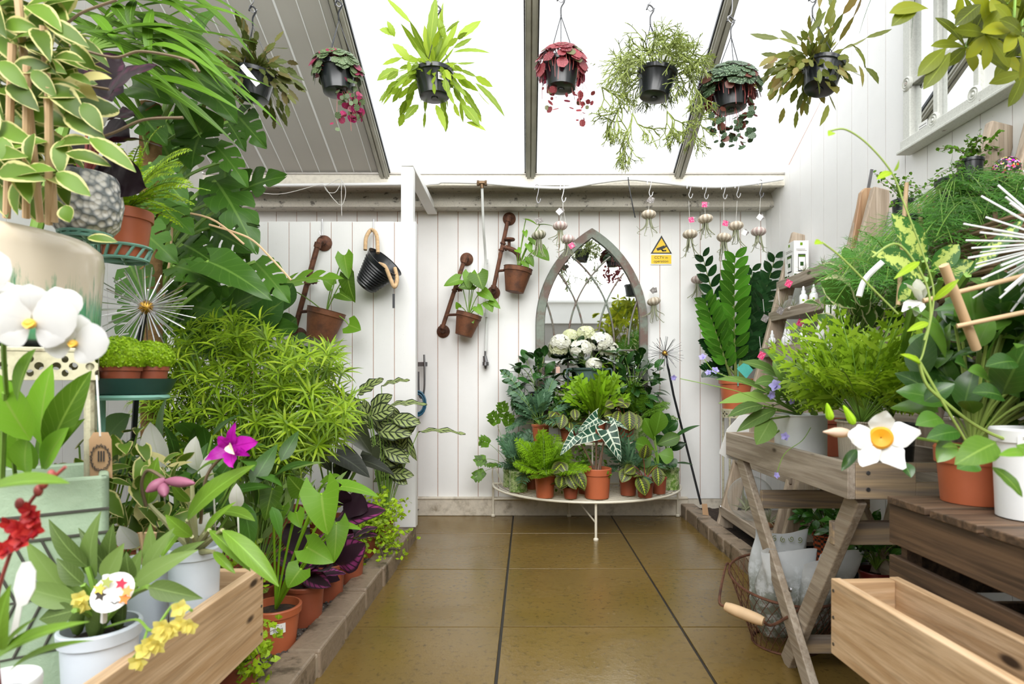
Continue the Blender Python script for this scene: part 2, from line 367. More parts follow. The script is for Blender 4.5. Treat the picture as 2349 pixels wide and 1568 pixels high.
boards('wall_left', (XL, -.3, 0), (XL, YB, 0), .0, lambda s: roofz(-.3 + s) - .0, .125, (1, 0, 0))
# short timber partition with post and rail
YP = 2.97; pw = 48.4 * YP / F
m = MB(); xr = (953 - CX) * YP / F; zt = P(0, 508, YP).z
def plank(m, x0, x1): m.bb(x0 + .0014, x1 - .0014, YP, YP + .018, .078, zt + rng.uniform(-.001, .001))
x = xr
while x > XL:
    plank(m, max(x - pw, XL + .002), x); x -= pw
m.bb(XL + .002, xr - .002, YP + .004, YP + .05, .08, zt - .003, 1); m.bb(xr - .004, xr + .001, YP - .001, YP + .055, .078, zt + .001)
st(m.build('wall_partition', [M['white'], M['gap']], None, bevel=.0015))
m = MB(); a = P(934, 380, YP + .01); m.bb(a.x - .031, a.x + .031, YP + .004, YP + .06, zt - .004, a.z)
a = P(934, 372, YP + .0); b = P(992, 485, YB - .02); m.beam(a + V((0, 0, .0)), b, .06, .038)
st(m.build('trim_3', M['white'], None, bevel=.003))
m = MB(); m.bb(XL, .98, YB - .03, YB + .03, 0, .103); m.bb(XL, .98, YB - .035, YB + .03, .1, .112); m.bb(.98, XR, YB + .004, YB + .03, 0, .112)
st(m.build('baseboard_back', M['footing'], None, bevel=.004))
# eaves gutter: box beam in front of the back wall with grimy throat
gy = 3.33; z_t = 2.0; z_a = P(0, 425, gy).z; z_b = P(0, 479, YB - .06).z
m = MB(); pf = [(gy, z_t), (gy, z_a), (gy + .035, z_a), (gy + .06, z_a + .02), (YB - .075, z_a + .015), (YB - .06, z_b + .12), (YB - .1, z_b + .05), (YB - .105, z_b), (YB - .001, z_b), (YB - .001, z_t + .04), (gy + .02, z_t + .04)]
L_ = XR - XL; pts0 = [V((XL, y, z)) for y, z in pf]
n = len(pf); vs = pts0 + [p + V((L_, 0, 0)) for p in pts0]; fs = []; mi = []
for i in range(n): m.add([vs[i], vs[(i + 1) % n], vs[n + (i + 1) % n], vs[n + i]], [(0, 1, 2, 3)], 0 if i in (0, 1, 9, 10) else 1)
m.add(pts0, [tuple(range(n))]); m.bb(XL, XR, gy - .006, gy + .012, z_t - .002, z_t + .008, 2); m.bb(XL, XR, YB - .118, YB - .09, z_b - .004, z_b + .03, 1)
st(m.build('trim_4', [M['cream_dirty'], M['grime'], M['grey_metal']], None))
# roof: ribbed polycarbonate, one insulated opaque bay, glazing bars
def mk_poly():
    n = NT('ribbed_polycarbonate'); n.set((.9, .92, .93), .4); x = n.N('ShaderNodeSeparateXYZ'); n.l.new(n.co(), x.inputs[0])
    f = n.m('ABSOLUTE', n.m('SINE', n.m('MULTIPLY', x.outputs[0], PI / .011))); c = n.mix(n.step(f, .0, .4), (.80, .81, .82), (.95, .96, .965))
    t = n.N('ShaderNodeBsdfTransparent'); n.l.new(c, t.inputs[0]); tl = n.N('ShaderNodeBsdfTranslucent'); tl.inputs[0].default_value = (.9, .92, .94, 1)
    mx = n.N('ShaderNodeMixShader'); mx.inputs[0].default_value = .12; n.l.new(t.outputs[0], mx.inputs[1]); n.l.new(tl.outputs[0], mx.inputs[2]); n.l.new(mx.outputs[0], n.out.inputs[0]); return n.mat
M['poly'] = mk_poly()
y0 = -.3; bx = [-.815, .018, .865]
m = MB()
for a, b in ((bx[0], bx[1]), (bx[1], bx[2]), (bx[2], XR + .02)):
    m.add([(a, gy, z_t + .012), (b, gy, z_t + .012), (b, y0, roofz(y0) + .012), (a, y0, roofz(y0) + .012)], [(0, 1, 2, 3)])
st(m.build('ceiling', M['poly'], None))
M['roofpanel'] = solid('pale_grey_coated_steel', (.47, .455, .42), .4, 0, .04, 5)
m = MB(); x = XL - .02; k = 0
while x < bx[0]:
    e = min(x + .098, bx[0]); tz = .012
    pts = [(x, gy, z_t + tz), (e, gy, z_t + tz), (e, y0, roofz(y0) + tz), (x, y0, roofz(y0) + tz)]; m.prism(pts, (0, .02, .05)); m.beam((x, gy, z_t + tz - .001), (x, y0, roofz(y0) + tz - .001), .0042 if k % 4 else .009, .004, mi=1); x = e; k += 1
st(m.build('ceiling_panel', [M['roofpanel'], M['whiteplastic']], None))
for k, bxx in enumerate(bx):
    m = MB()
    for dx, w, dz, h in ((0, .056, -.004, .03), (-.012, .017, -.022, .02), (.012, .017, -.022, .02)):
        m.beam((bxx + dx, gy + .01, z_t + dz), (bxx + dx, y0, roofz(y0) + dz), w, h)
    for sx in (-.0315, .0315): m.beam((bxx + sx, gy + .01, z_t + .004), (bxx + sx, y0, roofz(y0) + .004), .006, .016, mi=1)
    st(m.build('trim_%d' % (5 + k), [M['bar'], M['black']], None))
# what the arched mirror looks back at: the grey building face and fascia behind the camera
M['greywall'] = solid('grey_boarding', (.34, .33, .31), .7, 0, .08, 4)
m = MB(); m.bb(-2.6, 2.6, -2.15, -2.0, 0, 1.72); st(m.build('wall_front', M['greywall'], None))
m = MB(); m.bb(-2.6, 2.6, -2.02, -1.96, 1.72, 2.08); m.bb(-2.6, 2.6, -1.97, -1.9, 2.04, 2.08); m.bb(-2.6, 2.6, -1.99, -1.95, 1.1, 1.14); m.bb(-2.6, 2.6, -1.99, -1.95, .7, .74)
st(m.build('trim_8', M['white'], None, bevel=.004))
m = MB()
for y in (.4, 1.6): m.tube([(XL + .01, y, 2.9), (XR - .01, y, 2.9)], .018, 8)
m.tube([(XL + .01, 2.12, 2.36), (XR - .01, 2.12, 2.36)], .012, 8); st(m.build('trim_9', M['grey_metal'], None, True))
# ---------------------------------------------------------------- plant helpers
GR = dict(
    g_mid=leafm('mid_green_leaf', (.085, .19, .012)), g_deep=leafm('deep_glossy_leaf', (.022, .075, .014), rough=.25, tr=.15, vein=(.06, .15, .03)),
    g_bright=leafm('bright_green_leaf', (.20, .37, .012), tr=.4), g_lime=leafm('lime_leaf', (.33, .50, .02), tr=.42), g_yel=leafm('yellow_green_leaf', (.15, .19, .01), (.36, .36, .02), tr=.4, var=.6),
    g_blue=leafm('blue_green_frond', (.085, .19, .10), (.16, .28, .15), vein=(.15, .27, .15)), g_olive=leafm('olive_leaf', (.11, .15, .035), (.22, .10, .05)),
    g_sage=leafm('sage_leaf', (.14, .22, .055), (.2, .3, .08), vein=(.22, .32, .1)), g_grey=leafm('dark_bronze_green_leaf', (.030, .036, .018), rough=.3, tr=.1),
    g_orch=leafm('orchid_leaf', (.15, .28, .03), (.2, .36, .035), rough=.3), g_apple=leafm('apple_green_leaf', (.125, .27, .018), vein=(.24, .38, .06), tr=.3))
def rdir(r): 
    z = r.uniform(-1, 1); a = r.uniform(0, 2 * PI); q = math.sqrt(1 - z * z); return V((q * math.cos(a), q * math.sin(a), z))
def dv(az, el): return V((math.cos(el) * math.cos(az), math.cos(el) * math.sin(az), math.sin(el)))
def qb(a, b, c, n=8):
    a, b, c = V(a), V(b), V(c); return [a * (1 - t) ** 2 + b * (2 * t * (1 - t)) + c * t * t for t in [i / n for i in range(n + 1)]]
def spl(pts, n=6):
    pts = [V(p) for p in pts]; q = [pts[0]] + pts + [pts[-1]]; out = []
    for i in range(1, len(q) - 2):
        for k in range(n):
            t = k / n; p0, p1, p2, p3 = q[i - 1:i + 3]
            out.append(.5 * ((2 * p1) + (p2 - p0) * t + (2 * p0 - 5 * p1 + 4 * p2 - p3) * t * t + (3 * p1 - p0 - 3 * p2 + p3) * t ** 3))
    return out + [pts[-1]]
def arc(A, d, L, droop, n=8):
    p = V(A); d = V(d).normalized(); o = [p.copy()]
    for i in range(n):
        p = p + d * (L / n); d = (d + V((0, 0, -droop / n))).normalized(); o.append(p.copy())
    return o
def leaf_at(m, A, d, L, w, **k): m.leaf(A, V(A) + V(d).normalized() * L, w, **k)
def rosette(m, ms, c, cnt, L, w, el, pet, r, prof='ell', drop=30, sr=.003, az=(0, 360), up=None, **k):
    for i in range(cnt):
        a = R(az[0] + (az[1] - az[0]) * ((i * .618 + r.uniform(-.06, .06)) % 1)); e = R(r.uniform(*el)); q = r.uniform(.7, 1.1)
        pl = pet * r.uniform(.6, 1.15); e1 = V(c) + dv(a, e) * pl
        if pet > .01: ms.tube(qb(c, V(c) + dv(a, min(1.5, e + .35)) * pl * .55, e1, 5), [sr * 1.2] * 3 + [sr] * 3, 5)
        leaf_at(m, e1 if pet > .01 else c, dv(a, e - R(drop * r.uniform(.5, 1.3))), L * q, w * q, prof=prof, up=up or (dv(a, 0) * -.25 + V((0, -.15, 1))), **k)
def bush(m, ms, base, c, rad, cnt, L, w, r, prof='ell', spread=.5, droop=.2, stems=4, sr=.003, camf=.35, shell=.5, **k):
    base, c = V(base), V(c)
    for i in range(cnt):
        p = rdir(r); q = shell + (1 - shell) * r.random(); p = c + V((p.x * rad[0] * q, p.y * rad[1] * q, p.z * rad[2] * q))
        d = ((p - base).normalized() * .7 + rdir(r) * spread + V((0, 0, -droop))); s = r.uniform(.65, 1.15)
        up = V((0, -camf, 1)) + (p - c).normalized() * .6 + rdir(r) * .3
        leaf_at(m, p, d, L * s, w * s, up=up, prof=prof, **k)
        if stems and i % stems == 0: ms.tube(qb(base, (base + p) / 2 + V((0, 0, .03)), p, 5), sr, 4)
def frond(m, pts, L, w, k=1.0, up=(0, -.4, 1), n=2, prof='lance', shape=lambda t: math.sin(PI * (.12 + .88 * t)) ** .7, fwd=.35, droop=.1, sub=0, r=None, cnt=None):
    pts = [V(p) for p in pts]; N = cnt or len(pts) * 2
    for i in range(1, N + 1):
        t = i / N; x = t * (len(pts) - 1); j = min(int(x), len(pts) - 2); p = pts[j].lerp(pts[j + 1], x - j); d = (pts[j + 1] - pts[j]).normalized()
        u = V(up); u = u - d * u.dot(d); u = u.normalized() if u.length > 1e-3 else d.orthogonal(); sd = d.cross(u); l = L * shape(t)
        for s in (-1, 1):
            q = (sd * s + d * fwd - V((0, 0, droop)) + (rdir(r) * .12 if r else V((0, 0, 0)))).normalized()
            if sub:
                e = p + q * l; u2 = u
                for h in range(sub):
                    tt = (h + .7) / sub; pp = p.lerp(e, tt); ll = l * .42 * (1 - tt * .75); sq = q.cross(u2)
                    for s2 in (-1, 1): m.leaf(pp, pp + (sq * s2 + q * .7).normalized() * ll, ll * .26, up=u2, n=2, prof=prof, fold=.1)
                m.leaf(p, e, w * .35, up=u, n=2, prof='strap', fold=0)
            else: m.leaf(p, p + q * l, w * (l / L) ** .5, up=u, n=n, prof=prof, fold=.1)
def pot(root, x, y, z, rt, rb, h, mat, rim=.014, soil=True, n=32, lab=None, tilt=None, name='pot', th=.003, band=True):
    m = MB(); zr = h - rim
    pr = [(rb * .6, .004), (rb, 0), (rb + (rt * .93 - rb) * .97, zr)] + ([(rt, zr + .0005), (rt * 1.02, h - .003)] if band else [(rt * .99, zr), (rt, h - .002)]) + [(rt * .985, h), (rt * .91, h), (rt * .88, h - .02), (rb * .9, .01)]
    m.lathe((x, y, z), pr, n, mat=tilt); p = m.build(name, mat, root, True, ang=.5)
    if lab: p['label'] = lab
    if soil:
        m = MB(); m.lathe((x, y, z), [(rt * .89, h - .022), (rt * .6, h - .016), (.002, h - .012)], 20, mat=tilt, cap=False); m.build('soil', M['soil'], p, True)
    return p
def sticker(root, x, y, z, w, h, az, rad, name='barcode_label'):
    m = MB(); k = 6
    def q(u, v, o): a = az + (u - .5) * w / rad; return V((x + (rad + o) * math.cos(a), y + (rad + o) * math.sin(a), z + (v - .5) * h))
    for i in range(k): m.quad(q(i / k, 0, .0012), q((i + 1) / k, 0, .0012), q((i + 1) / k, 1, .0012), q(i / k, 1, .0012), 0)
    u = .2; rr = random.Random(5)
    while u < .8: b = rr.uniform(.01, .035); m.quad(q(u, .2, .0016), q(u + b, .2, .0016), q(u + b, .55, .0016), q(u, .55, .0016), 1); u += b + rr.uniform(.015, .04)
    for v, a, b in ((.72, .15, .75), (.85, .15, .55)): m.quad(q(a, v, .0016), q(b, v, .0016), q(b, v + .05, .0016), q(a, v + .05, .0016), 1)
    return m.build(name, [M['paper'], M['ink']], next((o for o in root.children if o.name.startswith('pot')), root))
TERRA = (M['terra'],)
# ---------------------------------------------------------------- back wall
# rusty pipe wall planters
def pipe_planter(label, d, top, bot, pc, prt, prb, ph, tilt, tap=False, scale=1.0):
    T0 = P(*top, d - .02); B0 = P(*bot, d - .02); root = thing('pipe_planter', label, 'wall planter', tuple((T0 + B0) / 2), 'rusty pipe planters on the boards')
    for q in (T0, B0):
        w = V((q.x, d, q.z)); mt = Matrix.Rotation(R(90), 3, 'X'); m = MB(); m.lathe(w, [(.042 * scale, 0), (.042 * scale, .007), (.036 * scale, .011), (.017 * scale, .02), (.015 * scale, .04)], 24, mat=mt)
        for a in range(4): m.lathe(w + V((.03 * scale * math.cos(a * 1.57 + .8), -.007, .03 * scale * math.sin(a * 1.57 + .8))), [(.005, 0), (.005, .004)], 8, mat=mt)
        m.build('wall_flange', M['rust'], root, True, ang=.5)
    o = V((0, -.055, 0)); m = MB(); dd = (B0 - T0).normalized()
    m.tube([T0 + V((0, .0, 0))] + qb(T0 + o * .6, T0 + o, T0 + o + dd * .03, 4) + qb(B0 + o - dd * .03, B0 + o, B0 + o * .6, 4) + [B0], .0135 * scale, 10)
    for t in (.03, .93): m.tube([T0 + o + (B0 - T0) * t, T0 + o + (B0 - T0) * (t + .05)], .0185 * scale, 10)
    for t in (.36, .45): m.tube([T0 + o + (B0 - T0) * t, T0 + o + (B0 - T0) * (t + .02)], .018 * scale, 10)
    m.build('pipe', M['rust'], root, True, ang=.6)
    m = MB(); q = T0 + o + (B0 - T0) * .42; sd = V((-dd.z, 0, dd.x)); sd = sd if sd.x > 0 else -sd
    e = q + sd * .045 * scale; m.tube([q, e], .013 * scale, 10); m.tube([q + sd * .02, q + sd * .03], .018, 10)
    if tap:
        m.tube(qb(e, e + sd * .06, e + sd * .06 + V((0, 0, -.06)), 8), [.016] * 5 + [.013] * 4, 10); m.tube([e, e + V((0, 0, .05))], .009, 8)
        mt = Matrix.Identity(3); m.lathe(e + V((0, 0, .045)), [(.008, 0), (.034, .004), (.036, .01), (.034, .016), (.008, .02)], 14)
    m.build('tap' if tap else 'tee_joint', M['rust'], root, True, ang=.6)
    c = P(*pc, d - .1); m = MB(); tm = Matrix.Rotation(R(tilt), 3, 'Y')
    m.lathe(c, [(prb * .9, 0), (prb, .002), (prb + (prt - prb) * .82, ph * .82), (prt * .99, ph * .83), (prt * 1.0, ph * .86), (prt * .99, ph * .87), (prt, ph), (prt * 1.03, ph + .002), (prt * .97, ph + .003), (prt * .9, ph * .85)], 32, mat=tm)
    pt = m.build('pot', M['rustpot'], root, True, ang=.5)
    m = MB(); m.lathe(c, [(prt * .93, ph * .88), (.001, ph * .92)], 20, mat=tm, cap=False); m.build('soil', M['soil'], pt)
    m = MB(); side = c + tm @ V((-prt, 0, ph * .82)); q2 = T0 + o + (B0 - T0) * ((side.z - T0.z) / (B0.z - T0.z)); m.tube([q2, side + V((.004, 0, 0))], .008, 8); m.build('bracket', M['rust'], root, True)
    return root, c + tm @ V((0, 0, ph * .9))
def px_leaves(root, base, d, rows, mat, prof='heart', back=.22, sr=.0028, name='foliage', bs=None, **k):
    m = MB(); ms = MB()
    for row in rows:
        (x0, y0), (x1, y1), w, dd = row[:4]; A = P(x0, y0, d + dd); B = P(x1, y1, d + dd - .02); up = row[4] if len(row) > 4 else (0, -.9, .35)
        kw = dict(prof=prof, back=back, cr=7, n=10, up=up, bend=.06, fold=.15); kw.update(k)
        if len(row) > 5: kw.update(row[5])
        m.leaf(A, B, w * (d + dd) / F, **kw)
        if base is not None: b = V(base); ms.tube(qb(b, b.lerp(A, .6) + V((0, 0, .04)), A, 7), sr, 5)
    o = m.build(name, mat, root, True, ang=2)
    if ms.v: ms.build('leaf_stalks', bs or M['stem_g'], root, True)
    return o
r1, t1 = pipe_planter('rusty pipe wall planter whose pot holds one huge split leaf, on the partition', YP, (741, 556), (683, 768), (733, 779), .092, .063, .148, 14, scale=.95)
px_leaves(r1, t1, 2.82, [((790, 585), (800, 640), 22, 0), ((797, 630), (815, 694), 26, 0, (-.5, -.8, .3)), ((778, 672), (808, 690), 18, 0), ((800, 745), (828, 757), 26, -.02, (0, -1, .3)), ((762, 655), (740, 640), 18, .03), ((640, 655), (780, 640), 46, -.1, (0, -.6, .8), dict(n=17, notch=4, back=.1))], GR['g_apple'])
r2, t2 = pipe_planter('rusty pipe wall planter hung lowest, heart leaves, left of the white hose drop', YB, (1070, 593), (1016, 759), (1063, 770), .078, .050, .135, 15, scale=.95)
px_leaves(r2, t2, YB - .14, [((1055, 640), (1018, 656), 16, 0), ((1085, 652), (1052, 660), 18, 0), ((1095, 628), (1108, 664), 27, -.04), ((1078, 626), (1075, 665), 18, 0), ((1104, 668), (1134, 690), 15, 0), ((1118, 694), (1130, 716), 14, 0), ((1126, 690), (1148, 708), 10, 0), ((1093, 704), (1108, 724), 12, 0), ((1052, 705), (1046, 692), 8, 0), ((1080, 724), (1086, 742), 9, 0)], GR['g_apple'])
r3, t3 = pipe_planter('rusty pipe wall planter with a tap, hung highest beside the arched mirror', YB, (1168, 500), (1132, 670), (1180, 670), .086, .055, .145, 9, tap=True, scale=.95)
px_leaves(r3, t3, YB - .14, [((1206, 504), (1232, 516), 11, 0, (0, -.3, 1)), ((1238, 516), (1272, 520), 11, 0, (0, -.3, 1)), ((1222, 545), (1232, 565), 14, 0), ((1232, 572), (1260, 598), 20, -.03), ((1204, 530), (1207, 545), 7, 0), ((1212, 590), (1224, 612), 11, 0), ((1203, 600), (1212, 618), 10, 0), ((1186, 572), (1196, 580), 9, 0), ((1212, 560), (1218, 580), 10, 0)], GR['g_apple'])
# black ribbed bucket on its rope handle
c0 = P(862, 625, YP - .12); root = thing('bucket', 'black ribbed metal bucket hung sideways by its rope handle on the partition', 'bucket', tuple(c0))
ax = (P(893, 610, YP - .13) - P(820, 640, YP - .05)); top = P(884, 600, YP - .13); botc = P(838, 655, YP - .09); ax = top - botc; Lb = ax.length; zax = ax.normalized(); xax = zax.orthogonal().normalized(); mt = Matrix((xax, zax.cross(xax), zax)).transposed()
m = MB(); pr = [(.05, 0)]; nr = 9
for i in range(nr * 4 + 1):
    t = i / (nr * 4); pr.append((.054 + .036 * t + .0035 * math.sin(t * nr * 2 * PI), Lb * (.06 + .8 * t)))
pr += [(.092, Lb * .9), (.094, Lb), (.097, Lb), (.096, Lb * .985), (.088, Lb * .95), (.052, .01)]
m.lathe(botc, pr, 36, mat=mt); m.build('body', M['black'], root, True, ang=1.2)
m = MB(); m.tube(spl([P(838, 573, YP - .08), P(840, 545, YP - .06), P(852, 527, YP - .04), P(864, 540, YP - .06), P(867, 580, YP - .1)], 6), .0095, 9); m.build('rope_handle', M['twine'], root, True)
m = MB(); m.tube(spl([P(870, 605, YP - .17), P(884, 612, YP - .2), P(896, 640, YP - .2), P(905, 658, YP - .2), P(911, 640, YP - .17), P(906, 615, YP - .12)], 6), .0095, 9); m.build('rope_handle', M['twine'], root, True)
m = MB(); m.tube([P(903, 660, YP - .19), P(902, 676, YP - .19)], .0008, 4); m.box(P(903, 690, YP - .19), (.011, .002, .068)); m.build('price_tag', M['ink'], root)
def hook(name, label, cat, pts, rad, mat, group=None):
    c = V(pts[0]); root = thing(name, label, cat, tuple(c), group) if False else None
    m = MB(); m.tube(spl(pts, 6), rad, 6); o = m.build(name, mat, None, True); return tag(o, label, cat, group)
hook('hook', 'small steel hook on the partition edge holding the bucket rope', 'hook', [P(856, 506, YP - .001), P(857, 504, YP - .006), P(856, 528, YP - .03), P(853, 532, YP - .04), P(851, 526, YP - .05)], .0025, M['steel'])
hook('hook', 'small steel hook on the partition edge above the split-leaf planter', 'hook', [P(738, 506, YP - .001), P(739, 504, YP - .006), P(739, 535, YP - .012), P(736, 540, YP - .03), P(733, 530, YP - .03)], .0025, M['steel'])
# white hose with brass tee and drop pipe
gy_ = 3.305; zh = lambda x, y: P(x, y, gy_)
root = thing('water_hose', 'white water hose sagging along the gutter with a vertical drop pipe', 'hose', tuple(zh(1105, 420)))
m = MB(); m.tube(spl([zh(570, 425), zh(975, 421), zh(1000, 417), zh(1100, 419), zh(1165, 424), zh(1230, 429), zh(1300, 430), zh(1368, 419), zh(1440, 411), zh(1500, 416), zh(1580, 425), zh(1650, 428), zh(1720, 422), zh(1796, 410)], 8), .0085, 10); m.build('hose', M['whiteplastic'], root, True)
m = MB(); m.tube([zh(1095, 420), zh(1116, 420)], .0135, 10); m.tube([zh(1105, 420), zh(1106, 432)], .011, 10); m.tube([zh(1094, 420), zh(1099, 420)], .016, 6); m.tube([zh(1112, 420), zh(1117, 420)], .016, 6); m.build('tee_fitting', solid('dull_bronze', (.14, .085, .045), .45, .7), root, True, ang=.6)
m = MB(); m.tube(spl([zh(1106, 430), P(1109, 520, 3.4), P(1114, 600, 3.52), P(1116, 720, 3.56), P(1114, 805, 3.56)], 8), .0075, 8)
for yy in (600, 722): m.tube([P(1115.5, yy - 5, 3.55), P(1115.5, yy + 5, 3.55)], .012, 8)
m.build('drop_pipe', solid('cloudy_hose', (.70, .72, .70), .3, 0, .05), root, True)
m = MB(); q = P(1114, 826, 3.555); m.tube([P(1113, 804, 3.56), P(1113, 818, 3.56)], .006, 8); m.tube([P(1112, 816, 3.556), P(1114, 830, 3.556)], [.012, .016], 8); m.tube([P(1114, 830, 3.556), P(1114, 838, 3.556)], .02, 12); m.tube([P(1114, 838, 3.556), P(1114, 845, 3.556)], [.012, .006], 8); m.build('valve', M['steel_dark'], root, True, ang=.5)
# CCTV sign
M['signyel'] = solid('sign_yellow', (.93, .60, .02), .4, 0, .02); M['signblk'] = solid('sign_black', (.012, .012, .012), .4)
c = P(1516, 571, YB - .003); root = thing('warning_sign', 'yellow and black triangular camera warning sign on the white boards', 'sign', tuple(c))
k = YB / F; m = MB(); m.box(c, (48 * k, .002, 72 * k)); m.build('backing', M['paper'], root, bevel=.001)
def flat(pts, y): return [V((p.x, y, p.z)) for p in [P(a, b, YB) for a, b in pts]]
def poly(root, name, pts, y, mat): m = MB(); m.prism(flat(pts, y), (0, -.0006, 0)); return m.build(name, mat, root)
poly(root, 'triangle_border', [(1492, 582), (1517, 540), (1541, 582)], YB - .0042, M['signblk']); tf = poly(root, 'triangle_field', [(1497, 579.5), (1517, 546.5), (1536.5, 579.5)], YB - .0049, M['signyel'])
tpn = poly(root, 'text_panel', [(1493.5, 605), (1539.5, 605), (1539.5, 585), (1493.5, 585)], YB - .0042, M['signyel'])
m = MB()
for pp in ([(1505, 570), (1523, 563), (1526, 569), (1508, 575.5)], [(1524, 564), (1529, 562), (1530, 566), (1526, 568)], [(1515, 572), (1519, 571), (1522, 576), (1519, 577)], [(1518, 574), (1528, 573), (1528, 576.5), (1520, 577)]): m.prism(flat(pp, YB - .0056), (0, -.0005, 0))
m.build('camera_pictogram', M['signblk'], tf)
text_mesh('CCTV in', 8.6 * k, 'lettering', M['signblk'], tpn, P(1516.5, 590.5, YB - .0052)); text_mesh('operation', 8.6 * k, 'lettering', M['signblk'], tpn, P(1516.5, 599, YB - .0052))
# gothic arched mirror
root = thing('arched_mirror', 'tall pointed-arch mirror with a verdigris frame and curved tracery', 'mirror', tuple(P(1357, 900, YB)))
k = YB / F; xl, xr_, ysp, Rr = 1228, 1486, 747, 258.0
def arch(off, y):   # outline inset by off pixels, from bottom-left over the apex to bottom-right
    pts = [(xl + off, 960 - off)]; R_ = Rr - off; a1 = math.acos((xr_ - 1357) / R_) if R_ > 129 else 0
    for i in range(15): a = a1 * i / 14; pts.append((xr_ - R_ * math.cos(a), ysp - R_ * math.sin(a)))
    for i in range(14, -1, -1): a = a1 * i / 14; pts.append((xl + R_ * math.cos(a), ysp - R_ * math.sin(a)))
    return [V((q.x, y, q.z)) for q in [P(u, v, YB) for u, v in pts + [(xr_ - off, 960 - off)]]]
M['verd'] = blotch('verdigris_on_brown_metal', (.19, .22, .18), (.16, .105, .085), 8, .42, .6, .6, .2, .002)
o0, o1, o2 = arch(0, YB - .002), arch(2.5, YB - .036), arch(20, YB - .036); o3 = arch(21.5, YB - .018); m = MB(); n = len(o0)
for A_, B_ in ((o0, o1), (o1, o2), (o2, o3)):
    for i in range(n): m.add([A_[i], A_[(i + 1) % n], B_[(i + 1) % n], B_[i]], [(0, 1, 2, 3)])
m.build('frame', M['verd'], root)
nm = NT('mirror_glass'); nm.set((.86, .88, .87), .015, 1.0); M['mirror'] = nm.mat
m = MB(); m.add(arch(18, YB - .016), [tuple(range(n - 1, -1, -1))]); m.build('mirror_glass', M['mirror'], root)
m = MB(); Ri = Rr - 20; zin = lambda u, v: (u > xl + 20 and u < xr_ - 20 and (v > ysp or (math.hypot(u - xr_, v - ysp) < Rr - 18 and math.hypot(u - xl, v - ysp) < Rr - 18)))
def bar(pts):
    run = []
    for u, v in pts + [(-1, -1)]:
        if zin(u, v): run.append(P(u, v, YB - .02))
        else:
            if len(run) > 1: m.tube(run, .0058, 6)
            run = []
AR = [i * .03 for i in range(60)]
for mx in (1409, 1340, 1272): bar(([(mx, 950 - i * 8) for i in range(20)] if mx == 1409 else []) + [(mx - Rr + Rr * math.cos(a), 790 - Rr * math.sin(a)) for a in AR])
for mx in (1303, 1372, 1442): bar(([(mx, 950 - i * 8) for i in range(20)] if mx == 1303 else []) + [(mx + Rr - Rr * math.cos(a), 790 - Rr * math.sin(a)) for a in AR])
bar([(xl + 21 + i * 7, 803) for i in range(32)]); m.build('tracery', M['verd'], root, True)
# air plants hanging under sea urchin shells
M['urch'] = [None, None]
def mk_urchin(name, c, c2):
    n = NT(name); x, y = n.uv(); f = n.m('FRACT', n.m('MULTIPLY', x, 10.0)); s_ = n.m('ABSOLUTE', n.m('SINE', n.m('MULTIPLY', y, 60.0))); col = n.mix(n.step(n.m('ABSOLUTE', n.m('SUBTRACT', f, .5)), .2, .3), c, c2); col = n.mix(n.m('MULTIPLY', n.step(s_, .7, .3), .4), col, tuple(q * .6 for q in c)); n.set(col, .7); n.bump(s_, .002); return n.mat
UR = [mk_urchin('sandy_urchin_shell', (.46, .38, .28), (.72, .65, .53)), mk_urchin('pinkish_urchin_shell', (.48, .35, .32), (.72, .64, .59)), mk_urchin('green_urchin_shell', (.20, .20, .12), (.55, .52, .42))]
M['airplant'] = leafm('silvery_air_plant', (.16, .17, .10), (.25, .25, .16), tr=.1)
JL = [(1488, 492, 0, 'in front of the camera sign, highest of all', 1490, 416, 'grey'), (1285, 518, 1, 'beside the tall tap planter leaves', 1293, 428, 'grey'), (1303, 549, 1, 'touching the arched mirror frame', 1290, 430, 'pink'), (1236, 539, 2, 'chequered green, among the tap planter leaves', 1234, 470, 'grey'),
      (1583, 537, 0, 'lower neighbour of the camera sign, long curly roots', 1580, 426, 'pink'), (1618, 502, 0, 'tilted shell, first below the pink and grey tags', 1616, 427, 'pink'), (1661, 545, 0, 'lowest of the row near the corner', 1660, 428, 'pink'), (1688, 518, 0, 'with its white tag hanging beside the shell', 1691, 426, 'grey'),
      (1740, 531, 1, 'nearest the corner, mauve shell', 1745, 416, 'white'), (1500, 691, 0, 'alone on the wall below the camera sign', 1497, 640, 'grey'), (1601, 641, 1, 'half behind the tall glossy feather-leaved plant', 1603, 540, 'none')]
